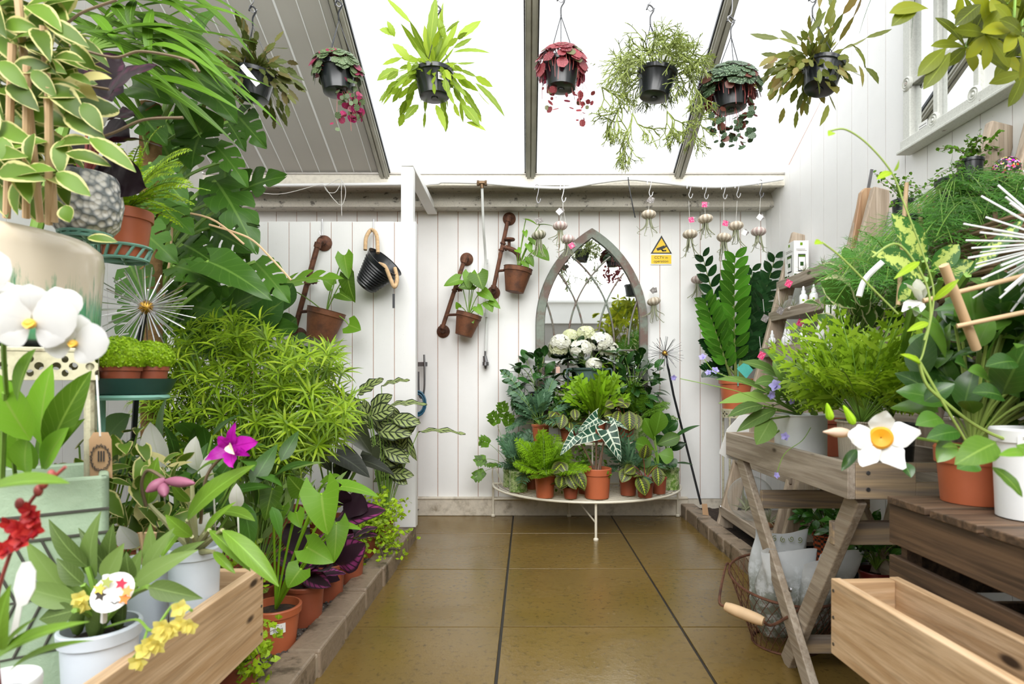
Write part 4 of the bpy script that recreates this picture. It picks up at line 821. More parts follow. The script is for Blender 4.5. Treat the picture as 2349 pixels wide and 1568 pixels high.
m.build('foliage', GR['cact_lime'], root, True, ang=2); sticker(root, *(P(997, 225, 2.12) + V((0, 0, .05))), .02, .025, R(-62), .066)
root, c, tm = hang_pot('hanging_begonia', 'hanging strawberry begonia with wine-red leaves and thin red runners', 1287, 205, 2.12, 2, .07, .096)
begonia(root, c, 130, .09, [(1258, 215, 6, 1250, 180), (1267, 253, 5, 1262, 200), (1311, 240, 5, 1320, 200), (1330, 240, 11, 1330, 190), (1335, 268, 8, 1330, 200), (1354, 230, 3, 1345, 190), (1333, 290, 1, 1330, 190)], GR['beg_r'], r)
m = MB()
for i in range(26): a = i * .24; p = c + V((.07 * math.cos(a), .07 * math.sin(a), .02)); m.tube(qb(c + V((0, 0, .02)), p + V((math.cos(a) * .02, math.sin(a) * .02, .0)), p + V((r.uniform(-.01, .01), math.sin(a) * .02, -r.uniform(.05, .13))), 6), .0009, 4)
m.build('hanging_runners', M['stem_r'], root, True); tagcard(root, P(1340, 135, 2.1), P(1384, 143, 2.1), .022)
root, c, tm = hang_pot('hanging_mistletoe_cactus', 'hanging mistletoe cactus, a cloud of thread-thin branching green stems', 1500, 225, 2.12, 8, dx=-8)
m = MB()
def rhips(m, p, d, L, dep, r):
    pts = arc(p, d, L, .35, 2); m.tube(pts, .0013 + .0004 * dep, 3, cap=False)
    if dep > 0:
        for k in range(r.choice((2, 3, 3))): rhips(m, pts[-1], ((pts[-1] - pts[-2]).normalized() + rdir(r) * .75 + V((0, 0, -.12))).normalized(), L * r.uniform(.6, .95), dep - 1, r)
for i in range(46): a = i * 2.4; rhips(m, c + dv(a, 0) * .045 + V((0, -.01, -.01)), dv(a, R(r.uniform(-5, 75))), r.uniform(.035, .06), 4, r)
for x, y in ((1440, 300), (1450, 260), (1380, 200), (1420, 250), (1530, 255), (1600, 270), (1590, 180)):
    b = P(x, y, 2.08); m.tube(qb(c, c.lerp(b, .6) + V((0, 0, .08)), b, 8), .0012, 4)
    for k in range(3): rhips(m, b, (rdir(r) + V((0, 0, -.8))).normalized(), .04, 4, r)
m.build('foliage', leafm('thread_cactus_stem', (.22, .30, .05), (.32, .4, .09), tr=.2, vein=(.3, .36, .1)), root, True, ang=2); tagcard(root, P(1490, 128, 2.06), P(1548, 135, 2.06), .016)
root, c, tm = hang_pot('hanging_begonia', 'hanging begonia with silver-veined dark leaves and long maroon trails on the bar', 1677, 252, 2.12, -3)
begonia(root, c + V((0, 0, -.005)), 170, .105, [(1650, 330, 14, 1650, 270), (1665, 310, 9, 1660, 260), (1700, 315, 16, 1690, 260), (1690, 345, 10, 1690, 270), (1715, 325, 10, 1710, 260), (1645, 280, 9, 1650, 250), (1720, 265, 10, 1715, 240), (1640, 300, 6, 1640, 250), (1692, 300, 8, 1690, 250)], GR['beg_d'], r, .025)
m = MB()
for i in range(26): a = i * .24; p = c + V((.075 * math.cos(a), .075 * math.sin(a), .0)); m.tube(qb(c + V((0, 0, .02)), p + V((math.cos(a) * .02, math.sin(a) * .02, .0)), p + V((r.uniform(-.01, .01), math.sin(a) * .02, -r.uniform(.05, .13))), 6), .0009, 4)
m.build('hanging_runners', M['stem_r'], root, True)
root, c, tm = hang_pot('hanging_cactus', 'hanging leaf cactus with bronze-tinged green stems in a tilted pot', 1880, 205, 2.12, 14, side=-8, dx=-16)
m, ms = MB(), MB(); flatcactus(m, ms, c + V((-.06, 0, 0)), 85, .062, .012, r, (-35, 70), .42, 3, .15, (-.45, 0, 0)); flatcactus(m, ms, c, 12, .1, .013, r, (35, 80), .15, 3, .15)
for x0, y0, x1, y1, w in ((1960, 110, 1985, 150, 6), (1985, 155, 2015, 193, 11), (1970, 150, 1978, 200, 5), (1905, 195, 1920, 215, 14), (1900, 240, 1880, 290, 7), (1890, 60, 1915, -5, 8), (1850, 85, 1895, 25, 7), (1890, 60, 1908, 100, 6)):
    m.leaf(P(x0, y0, 2.1), P(x1, y1, 2.08), w * 2.1 / F, up=(.2, -1, .3), n=8, serr=.14)
m.tube(spl([c, P(1945, 105, 2.1), P(1962, 108, 2.1), P(1975, 120, 2.1), P(1985, 155, 2.1)], 5), .0022, 5)
m.build('foliage', leafm('bronze_tinged_cactus_stem', (.17, .21, .035), (.28, .13, .07), tr=.3, var=.45, vein=(.22, .24, .05)), root, True, ang=2); tagcard(root, P(1922, 133, 2.14), P(1944, 122, 2.14), .02)
# ---------------------------------------------------------------- planting on the monstera side
r = random.Random(123)
GR['hoya_v'] = leafm('cream_edged_leaf', (.105, .19, .022), (.62, .58, .25), 'margin', tr=.3, k=(.62, .56, .24), var=.45)
GR['purple'] = leafm('purple_black_leaf', (.030, .014, .022), (.27, .045, .165), 'purple', tr=.08, rough=.35, back=(.055, .01, .028), var=.3)
GR['calathea'] = leafm('dark_oval_patterned_leaf', (.028, .040, .018), (.30, .37, .13), 'calathea', tr=.12, back=(.10, .035, .04), var=.15)
# low bench, timber box and mint planter
root = thing('low_bench', 'low dark timber bench under the raw pine box of orchids', 'bench', (-.98, .75, 0))
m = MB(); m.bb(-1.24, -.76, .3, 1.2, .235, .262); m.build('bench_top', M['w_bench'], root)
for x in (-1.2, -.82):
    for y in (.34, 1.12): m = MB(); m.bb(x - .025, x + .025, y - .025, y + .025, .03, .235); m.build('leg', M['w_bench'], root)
def crate_box(name, label, x0, x1, y0, y1, z0, z1, t, rot=0, piv=None):
    root = thing(name, label, 'wooden box', ((x0 + x1) / 2, (y0 + y1) / 2, z0)); c = V(piv or (x0, y1, z0)); rm = Matrix.Rotation(rot, 3, 'Z')
    def bx(nm, a0, a1, b0, b1, c0, c1, mat):
        m = MB(); m.box(c + rm @ (V(((a0 + a1) / 2, (b0 + b1) / 2, (c0 + c1) / 2)) - c), (a1 - a0, b1 - b0, c1 - c0), rm); m.build(nm, mat, root, bevel=.002)
    bx('long_side', x0, x0 + t, y0, y1, z0, z1, M['w_raw']); bx('long_side', x1 - t, x1, y0, y1, z0, z1, M['w_raw'])
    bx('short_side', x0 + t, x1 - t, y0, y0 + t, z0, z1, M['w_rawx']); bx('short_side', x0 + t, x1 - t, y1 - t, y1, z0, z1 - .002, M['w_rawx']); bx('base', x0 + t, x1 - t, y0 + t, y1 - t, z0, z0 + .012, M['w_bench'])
    m = MB()
    for yy in (y1 - t / 2, y0 + t / 2):
        for zz in (z0 + .02, (z0 + z1) / 2, z1 - .02):
            for xx, s in ((x0, -1), (x1, 1)): m.lathe(c + rm @ (V((xx, yy, zz)) - c), [(.003, 0), (.003, .0012)], 8, mat=rm @ Matrix.Rotation(R(90) * s, 3, 'Y'))
    m.build('nail_heads', M['steel_dark'], root)
crate_box('pine_box', 'raw pine box full of orchids beside the terracotta pots', -1.2, -.565, .45, 1.25, .264, .4226, .021)
fd, rd = V((-.81, -.586, 0)), V((-.586, .81, 0))
def mk_mint():
    n = NT('mint_glazed_stoneware'); a = n.noise(40, 5, .7); x, y = n.uv(); n.set(n.mix(a, (.30, .42, .28), (.44, .56, .40)), .5); n.bump(a, .003); return n.mat
M['mintcer'] = mk_mint(); M['incised'] = solid('dark_incised_line', (.07, .07, .055), .7)
A = V((-.666, .93, .30)); root = thing('ceramic_planter', 'square mint-green stoneware planter with dark incised chevrons', 'planter', tuple(A)); Hh = .37
m = MB(); Wd, Dp, tk = .32, .22, .014
def quadbox(o, w, d, z0, z1): return [o + V((0, 0, z0)), o + fd * w + V((0, 0, z0)), o + fd * w + rd * d + V((0, 0, z0)), o + rd * d + V((0, 0, z0))], z1 - z0
for o_, w_, d_ in ((A, Wd, tk), (A + rd * (Dp - tk), Wd, tk), (A, tk, Dp), (A + fd * (Wd - tk), tk, Dp), (A, Wd, Dp)):
    q, hh = quadbox(o_, w_, d_, 0, Hh if (w_, d_) != (Wd, Dp) else .02); m.prism(q, (0, 0, hh))
pbo = m.build('planter_body', M['mintcer'], root, bevel=.004)
m = MB()
def fp(u, v): return A - rd * .0005 + fd * (u * Wd) + V((0, 0, v * Hh))
def line(a, b, w=.0042): m.tube([fp(*a), fp(*b)], w / 2, 5)
for v in (.86, .76): line((.0, v), (1, v), .005)
for i in range(9): u = .06 + i * .1; line((u, .76), (u + .09 - .2, .52)); line((u - .11, .52), (u + .0, .3))
for v in (.52, .3, .1): line((0, v), (1, v), .003)
m.build('incised_lines', M['incised'], pbo)
m = MB(); q, hh = quadbox(A + rd * tk + fd * tk, Wd - 2 * tk, Dp - 2 * tk, Hh - .05, Hh - .03); m.prism(q, (0, 0, hh)); m.build('soil', M['soil'], root)
# phalaenopsis growing in the mint planter
cP = A + fd * .12 + rd * .1 + V((0, 0, Hh - .03)); root = thing('moth_orchid', 'white moth orchid with thick green leaves planted in the mint planter', 'orchid', tuple(cP))
m, ms = MB(), MB()
for x0, y0, x1, y1, w, dd, up in ((60, 1080, -10, 960, 34, .02, (0, -1, .4)), (95, 1075, 185, 940, 38, -.03, (-.2, -1, .5)), (80, 1060, 200, 905, 36, .03, (0, -.8, .6)), (110, 1040, 210, 850, 34, -.06, (.3, -1, .3)), (95, 1020, 120, 835, 34, .0, (0, -1, .2)), (70, 1010, -20, 850, 36, -.1, (0, -.8, .6)), (40, 920, 82, 800, 26, -.15, (-.4, -1, .3)), (80, 1075, 30, 985, 30, -.04, (0, -1, .4)), (100, 1075, 158, 980, 27, -.06, (0, -1, .4)), (60, 1085, 65, 1000, 32, -.07, (0, -1, .4)), (105, 1060, 195, 960, 20, .06, (0, -1, .5)), (50, 1000, 110, 880, 30, .08, (0, -1, .5))):
    m.leaf(P(x0, y0, .9 + dd), P(x1, y1, .88 + dd), w * .9 / F, up=up, n=9, cr=5, fold=.25, bend=.05, prof='ell')
m.build('leaves_basal', GR['g_apple'], root, True, ang=2)
m = MB(); m.tube(spl([cP, P(15, 900, .78), P(10, 760, .68), P(40, 690, .62), P(110, 720, .62), P(180, 760, .64)], 8), .0028, 6); m.tube([P(5, 1100, .85), P(12, 900, .78)], .0035, 6); m.build('flower_stem', M['stem_g'], root, True)
M['phal'] = leafm('white_orchid_petal', (.76, .76, .78), (.78, .78, .8), vein=(.74, .74, .77), tr=.3, var=.02)
M['lip'] = solid('yellow_orchid_lip', (.82, .48, .06), .5, 0, .1)
def phal(c, s, tilt, rr):
    m = MB(); c = V(c); fw = V((.35, -1, rr.uniform(-.1, .2))).normalized(); rt = V((1, .35, 0)).normalized(); upv = rt.cross(fw) * -1; upv = upv if upv.z > 0 else -upv
    def dr(a): a += tilt; return rt * math.cos(a) + upv * math.sin(a)
    for a, L, w, pr in ((PI / 2, .9, .42, 'obov'), (PI * 1.2, .85, .4, 'obov'), (PI * 1.8, .85, .4, 'obov'), (.25, 1.0, .62, 'round'), (PI - .25, 1.0, .62, 'round')): m.leaf(c + dr(a) * s * .04 + fw * (.002 if pr == 'round' else -.002), c + dr(a) * s * L + fw * s * .12, s * w, up=fw, prof=pr, n=9, cr=5, bend=.1, fold=-.08, wav=.02)
    bl = m.build('blossom', M['phal'], root, True, ang=3)
    k = MB(); k.ball(c + fw * s * .16 - upv * s * .08, (s * .13, s * .15, s * .13), 10, 8); k.leaf(c + fw * s * .1, c + fw * s * .35 - upv * s * .2, s * .13, up=upv, n=5); k.build('lip', M['lip'], bl, True)
for x, y, s, d, t in ((75, 735, .041, .6, 0), (172, 782, .032, .62, -.25), (-55, 630, .033, .58, .3), (140, 700, .026, .74, .2), (15, 700, .03, .66, .1)): phal(P(x, y, d), s, t, r)
# cream pot of variegated hoya on its pierced stand
B = V((-.735, 1.0, .0)); cpt = B + fd * .185 + rd * .175; root = thing('metal_stand', 'square cream metal stand with pierced apron carrying the big glazed pot', 'stand', (cpt.x, cpt.y, 0))
def mk_pierced():
    n = NT('pierced_cream_metal'); x, y = n.uv(); a = n.m('ABSOLUTE', n.m('SUBTRACT', n.m('FRACT', n.m('MULTIPLY', x, 9.0)), .5)); b = n.m('ABSOLUTE', n.m('SUBTRACT', y, .5))
    h1 = n.step(n.m('ADD', n.m('MULTIPLY', n.m('SUBTRACT', a, .25), n.m('SUBTRACT', a, .25)), n.m('MULTIPLY', b, b)), .02, .018); h2 = n.step(n.m('ADD', n.m('POWER', n.m('SUBTRACT', .5, a), 2.0), n.m('MULTIPLY', n.m('POWER', n.m('SUBTRACT', b, .25), 2.0), .7)), .012, .010)
    n.set(solid_c(n), .5, .2); t = n.N('ShaderNodeBsdfTransparent'); mx = n.N('ShaderNodeMixShader'); n.l.new(n.m('MAXIMUM', h1, h2), mx.inputs[0]); n.l.new(n.b.outputs[0], mx.inputs[1]); n.l.new(t.outputs[0], mx.inputs[2]); n.l.new(mx.outputs[0], n.out.inputs[0]); return n.mat
def solid_c(n): f = n.noise(30, 5); return n.mix(n.step(f, .4, .65), (.58, .55, .38), (.40, .37, .24))
M['pierced'] = mk_pierced(); M['standcream'] = blotch('worn_cream_enamel', (.56, .53, .37), (.28, .24, .15), 30, .5, .7, .5, .2)
m = MB(); S_, zt_, zb_ = .40, .868, .822
q, hh = quadbox(B, S_, S_, zt_, zt_ + .008); m.prism(q, (0, 0, hh)); m.build('top_plate', M['standcream'], root, bevel=.002)
m = MB(); cs = [B, B + fd * S_, B + fd * S_ + rd * S_, B + rd * S_]
for i in range(4): a, b = cs[i], cs[(i + 1) % 4]; m.add([a + V((0, 0, zb_)), b + V((0, 0, zb_)), b + V((0, 0, zt_)), a + V((0, 0, zt_))], [(0, 1, 2, 3)], 0, [(0, 0), (1, 0), (1, 1), (0, 1)])
m.build('pierced_apron', M['pierced'], root)
for c in cs: m = MB(); cc = c + (fd + rd) * (.012 if c == B else 0); m.tube([cc + V((0, 0, .03)), cc + V((0, 0, zt_))], .008, 8); m.build('leg', M['standcream'], root, True)
m = MB(); tp = B + fd * .006 - rd * .012 + V((0, 0, 0)); t0 = P(222, 860, .985); t1 = P(230, 1000, .985); m.tube([t0, P(226, 930, .985), t1], .0016, 5); m.build('tag_string', M['string'], root, True)
root = thing('price_tag', 'brown kraft card tag with a dark scrolled stamp hanging on white string', 'tag', tuple(P(230, 1040, .985)))
m = MB(); m.prism([P(u, v, .985) for u, v in ((204, 1008), (214, 991), (247, 991), (255, 1008), (257, 1096), (206, 1092))], (0, .0012, 0)); cdo = m.build('card', M['kraft'], root)
m = MB()
for i in range(20):
    a = i * .33; q = P(230, 1050, .983); m.tube([q + V((.016 * math.cos(a + k * .25) * (1 + .15 * math.sin(k * 2.5 + i)), 0, .021 * math.sin(a + k * .25) * (1 + .15 * math.sin(k * 2.5 + i)))) for k in range(4)], .0005, 4)
for i in range(3): m.box(P(238 - i * 6, 1046, .983), (.002, .0006, .018))
m.build('stamp', M['ink'], cdo)
def mk_drip():
    n = NT('cream_glaze_with_green_drips'); x, y = n.uv(); zz = n.N('ShaderNodeSeparateXYZ'); n.l.new(n.co(), zz.inputs[0]); y = n.m('DIVIDE', zz.outputs[2], .2); mp = n.N('ShaderNodeCombineXYZ'); n.l.new(n.m('MULTIPLY', x, 60.0), mp.inputs[0]); n.l.new(n.m('MULTIPLY', y, 2.2), mp.inputs[1]); a = n.noise(1, 5, .65, mp.outputs[0]); mp2 = n.N('ShaderNodeCombineXYZ'); n.l.new(n.m('MULTIPLY', x, 170.0), mp2.inputs[0]); n.l.new(n.m('MULTIPLY', y, 1.2), mp2.inputs[1]); b = n.noise(1, 3, .5, mp2.outputs[0])
    lim = n.m('ADD', n.m('MULTIPLY', a, 1.1), n.m('MULTIPLY', b, .3)); f = n.step(n.m('SUBTRACT', lim, n.m('MULTIPLY', y, 1.25)), -.02, .3); c = n.mix(f, (.73, .64, .50), (.13, .42, .22)); c = n.mix(n.m('MULTIPLY', f, n.step(b, .5, .7)), c, (.015, .16, .07)); c = n.mix(n.step(y, .07, .04), c, (.03, .04, .05)); n.set(c, .16, 0, .5); return n.mat
root = thing('hoya_plant', 'variegated cream-edged climber on canes in a big cream glazed pot with green drips', 'potted plant', (cpt.x, cpt.y, .878))
m = MB(); m.lathe((cpt.x, cpt.y, .878), [(.16, 0), (.183, .01), (.187, .03), (.191, .11), (.195, .165), (.192, .185), (.178, .198), (.17, .2), (.163, .195), (.16, .16)], 56); m.build('glazed_pot', mk_drip(), root, True, ang=1)
m = MB(); m.lathe((cpt.x, cpt.y, .878), [(.153, .18), (.001, .185)], 24, cap=False); m.build('soil', M['soil'], root)
for a, b in (((93, 510), (40, -20)), ((60, 500), (62, 150)), ((125, 510), (100, 60)), ((15, 500), (28, 100)), ((112, 515), (112, 200))): m = MB(); m.tube([P(*a, .93), P(*b, .86)], .0052, 8); m.build('cane', M['cane'], root, True)
m, ms = MB(), MB(); base = V((cpt.x, cpt.y, 1.06)); bush(m, ms, base, V((-.965, .99, 1.40)), (.17, .15, .32), 200, .085, .025, r, 'ell', .75, .3, 5, .002, camf=.7, shell=.45, cr=5, n=7, fold=.18, bend=.1)
for i in range(75):
    x0, y0 = r.uniform(-20, 165), r.uniform(0, 425); an = r.uniform(-.3, 1.9); q = r.uniform(70, 115); d = r.uniform(.86, 1.0); m.leaf(P(x0, y0, d), P(x0 + q * math.cos(an), y0 + q * math.sin(an), d - r.uniform(-.02, .05)), q * .24 * d / F, up=(r.uniform(-.5, .5), -1, r.uniform(.1, .9)), n=8, cr=5, fold=.18, bend=.1)
for x0, y0, x1, y1, w in ((100, 45, 205, 110, 20), (60, 95, 105, 130, 15), (205, 315, 312, 395, 20), (150, 350, 255, 382, 18), (75, 160, 130, 225, 18), (0, 140, 65, 205, 20), (130, 395, 208, 450, 22), (190, 235, 235, 305, 20), (160, 170, 210, 195, 12), (200, 545, 270, 555, 12), (150, 470, 160, 510, 20)):
    m.leaf(P(x0, y0, .86), P(x1, y1, .86), w * .86 / F, up=(r.uniform(-.3, .3), -1, .5), n=8, cr=5, fold=.15)
m.build('foliage', GR['hoya_v'], root, True, ang=2)
for pts in (((110, 65), (150, 55), (190, 28), (268, 0)), ((160, 105), (260, 132), (325, 118), (430, 138), (458, 165)), ((195, 325), (260, 305), (330, 275), (420, 270)), ((130, 200), (180, 195), (250, 205))): ms.tube(spl([P(x, y, .95) for x, y in pts], 6), .0022, 5)
ms.build('vines', M['stem_b'], root, True)
# mint iron stand with dark tray
pc = V((-1.06, 1.42, 0)); root = thing('iron_plant_stand', 'mint-green iron plant stand with scrolled ring holders and arms', 'plant stand', (pc.x, pc.y, .045))
m = MB(); m.tube([pc + V((0, 0, .05)), pc + V((0, 0, 1.5))], .011, 8); m.build('pole', M['mint'], root, True)
for a in range(3): m = MB(); q = V((math.cos(a * 2.1 + .3), math.sin(a * 2.1 + .3), 0)); m.tube(spl([pc + V((0, 0, .3)), pc + q * .08 + V((0, 0, .22)), pc + q * .2 + V((0, 0, .06))], 6), .009, 8); m.build('foot', M['mint'], root, True)
c1 = P(284, 592, 1.42); c2 = P(196, 540, 1.22); c3 = P(300, 900, 1.3)
def ring(c, rr, h, z):
    m = MB()
    for zz in (0, h): m.tube([V((c.x + rr * (1 + .15 * zz / max(h, .01)) * math.cos(t), c.y + rr * (1 + .15 * zz / max(h, .01)) * math.sin(t), z + zz)) for t in [i * 2 * PI / 28 for i in range(28)]], .004, 6, closed=True)
    for i in range(14): t = i * 2 * PI / 14; m.tube([V((c.x + rr * math.cos(t), c.y + rr * math.sin(t), z)), V((c.x + rr * 1.15 * math.cos(t + .3), c.y + rr * 1.15 * math.sin(t + .3), z + h))], .0035, 5)
    for i in range(3): t = i * PI / 3; q = V((math.cos(t), math.sin(t), 0)) * rr; m.tube([V((c.x, c.y, z)) + q, V((c.x, c.y, z)) - q], .004, 6)
    m.tube([V((c.x, c.y, z)), V((pc.x, pc.y, z))], .006, 6); m.build('ring_holder', M['mint'], root, True)
ring(c1, .05, .03, c1.z - .005); ring(c2, .04, .008, c2.z - .005)
m = MB(); m.tube([V((c3.x + .07 * math.cos(t), c3.y + .07 * math.sin(t), c3.z - .01)) for t in [i * 2 * PI / 28 for i in range(28)]], .006, 6, closed=True); m.tube([V((c3.x, c3.y, c3.z - .01)) - V((.07, 0, 0)), V((pc.x, pc.y, c3.z - .01))], .008, 6); m.tube([V((c3.x, c3.y, c3.z - .01)) - V((.07, 0, 0)), V((c3.x, c3.y, c3.z - .01)) + V((.07, 0, 0))], .006, 6); m.tube([P(233, 905, 1.3), P(232, 1080, 1.32)], .008, 8); m.build('tray_holder', M['mint'], root, True)
root = thing('plant_tray', 'round dark green plastic tray holding two mossy pots', 'tray', (c3.x, c3.y, c3.z)); m = MB(); zt = P(300, 868, 1.3).z
m.lathe((c3.x, c3.y, c3.z - .003), [(.07, 0), (.076, .006), (.088, zt - c3.z), (.09, zt - c3.z + .003), (.085, zt - c3.z + .001), (.072, .01)], 40); m.build('tray', M['darkgreen'], root, True, ang=.6)
def mossy(label, x, y, d, rad, seed):
    rr = random.Random(seed); X = (x - CX) * d / F; zb = c3.z + .008; root = thing('mossy_pot', label, 'potted plant', (X, d, zb), 'mossy domes on the green tray'); h = P(x, 838, d).z - zb; pot(root, X, d, zb, rad * .78, rad * .62, h, M['terra_dark'], rim=.012)
    cc = V((X, d, zb + h + rad * .35)); m = MB(); m.ball(cc, (rad * .93, rad * .93, rad * .78), 20, 14)
    for i in range(2600):
        dd = rdir(rr)
        if dd.z < -.5: continue
        p = cc + V((dd.x * rad, dd.y * rad, dd.z * rad * .85)) * rr.uniform(.92, 1.05); m.disc(p, dd + rdir(rr) * .7, rr.uniform(.0016, .0028), 5)
    m.build('moss_foliage', GR['g_lime'], root, True, ang=3)
mossy('mossy green dome in terracotta half hidden by the glazed pot', 276, 795, 1.26, .052, 1); mossy('mossy green dome in terracotta at the open end of the tray', 346, 802, 1.33, .047, 2)
burst('spiky metal burst on a dark stake among the foliage above the mossy pots', P(335, 704, 1.42), .108, 84, [P(333, 708, 1.42), P(322, 770, 1.43), P(300, 1100, 1.5)], .0013, 'steel', seed=9)
# fern pot, textured pot
X = c1.x; root = thing('potted_fern', 'bright sword fern in terracotta on the mint iron stand', 'fern', tuple(c1)); pot(root, c1.x, c1.y, c1.z, .062, .047, .115, M['terra'], rim=.025, lab='terracotta pot')
m, ms = MB(), MB(); c = c1 + V((0, 0, .11))
for i in range(34):
    a = i * 2.4; pts = arc(c, dv(a, R(r.uniform(25, 85))), r.uniform(.14, .26), 1.2, 9); ms.tube(pts, .0013, 4); frond(m, pts, .028, .006, up=(0, -.4, 1), cnt=20, n=2, fwd=.2, r=r)
for tip in ((445, 430), (440, 345), (400, 400), (420, 380), (370, 290)):
    q = P(*tip, 1.25); pts = qb(c, c.lerp(q, .55) + V((0, 0, .07)), q, 10); ms.tube(pts, .0013, 4); frond(m, pts[2:], .026, .007, up=(0, -1, .6), cnt=22, n=2, fwd=.2)
foliage(root, m, ms, GR['g_lime'])
def mk_scale():
    n = NT('shell_textured_glaze'); vo = n.N('ShaderNodeTexVoronoi'); n.l.new(n.co(), vo.inputs['Vector']); vo.inputs['Scale'].default_value = 75; n.set(n.mix(n.step(vo.outputs['Distance'], .3, .75), (.72, .70, .64), (.20, .22, .22)), .5); n.bump(vo.outputs['Distance'], .006, 1); return n.mat
root = thing('calathea_plant', 'purple-black leaved plant in a pale shell-textured pot above the mint stand', 'potted plant', tuple(c2)); m = MB(); m.lathe(c2, [(.045, 0), (.06, .02), (.068, .07), (.06, .115), (.055, .125), (.05, .12)], 40); m.build('textured_pot', mk_scale(), root, True, ang=1)
m, ms = MB(), MB(); c = c2 + V((0, 0, .12))
for x0, y0, x1, y1, w, dd, up in ((225, 225, 278, 130, 52, 0, (0, -1, .2)), (240, 235, 360, 150, 24, -.05, (-.4, -1, .5)), (200, 235, 165, 130, 45, .05, (0, -1, .2)), (225, 290, 310, 265, 30, -.02, (0, -.8, .8)), (230, 335, 372, 338, 14, -.06, (0, -.2, 1)), (150, 330, 205, 375, 26, .0, (0, -.7, .8)), (235, 410, 335, 430, 42, 0, (0, -1, .2)), (230, 300, 300, 320, 30, .03, (0, -1, .4)), (200, 380, 150, 330, 40, .06, (0, -1, .4)), (230, 360, 300, 400, 30, .05, (0, -1, .4))):
    a_ = P(x0, y0, 1.27 + dd); m.leaf(a_, P(x1, y1, 1.25 + dd), w * 1.3 * 1.27 / F, up=up, n=12, cr=5, wav=.08, bend=.1); ms.tube(qb(c, c.lerp(a_, .5), a_, 6), .003, 5)
foliage(root, m, ms, leafm('near_black_purple_leaf', (.018, .008, .013), (.07, .015, .04), 'purple', tr=.08, rough=.35, back=(.05, .01, .026), var=.3), M['stem_r']); m = MB(); m.box(P(232, 255, 1.16), (.035, .001, .05), Matrix.Rotation(.4, 3, 'Y')); m.build('plant_label', M['paper'], root)
# tall background plants
gp = V((-1.56, 1.7, .05)); root = thing('fan_palm', 'palm with long drooping strap leaflets arching under the grey roof panel', 'palm', tuple(gp)); pot(root, gp.x, gp.y, gp.z, .14, .11, .24, M['terra_dark'])
m, ms = MB(), MB(); q0 = P(150, -60, 1.75); ms.tube(qb(gp + V((0, 0, .2)), gp + V((0, 0, .9)), P(200, 120, 1.75), 8), .016, 8)
for i in range(70):
    A_ = P(r.uniform(120, 400), r.uniform(-60, 170), r.uniform(1.55, 1.9)); dx = r.uniform(.14, .34); B_ = A_ + V((dx, r.uniform(-.12, .12), -r.uniform(-.03, .22))); m.leaf(A_, B_, r.uniform(.011, .019), up=(r.uniform(-.2, .2), -.7, .7), prof='lance', n=8, bend=r.uniform(.05, .16), fold=.25)
for x0, y0, x1, y1 in ((330, 140, 555, 172), (300, 100, 500, 118), (280, 60, 560, 160), (250, 20, 390, 12), (330, 180, 560, 260), (300, 170, 540, 330), (260, 10, 310, 85), (310, 0, 300, 70), (350, 20, 350, 170)): m.leaf(P(x0, y0, 1.6), P(x1, y1, 1.58), .015, up=(0, -.8, .6), prof='lance', n=9, bend=.1, fold=.25)
for k in range(6): ms.tube(qb(P(200, 120, 1.75), P(230 + 20 * k, 20 + 10 * k, 1.75), P(300 + 25 * k, 20 + 30 * k, 1.72), 6), .005, 6)
foliage(root, m, ms, GR['g_mid'])
gm = P(350, 874, 1.95); gm.z = .05; root = thing('monstera', 'tall Swiss cheese plant with split leaves climbing a coir moss pole', 'potted plant', tuple(gm)); pot(root, gm.x, gm.y, gm.z, .15, .12, .26, M['terra_dark'])
m = MB(); m.tube([gm + V((0, 0, .2)), P(345, 240, 1.95)], .033, 14); m.build('moss_pole', M['moss_pole'], root, True)
m, ms = MB(), MB(); K = dict(prof='heart', back=.2, n=26, cr=7, fold=.12)
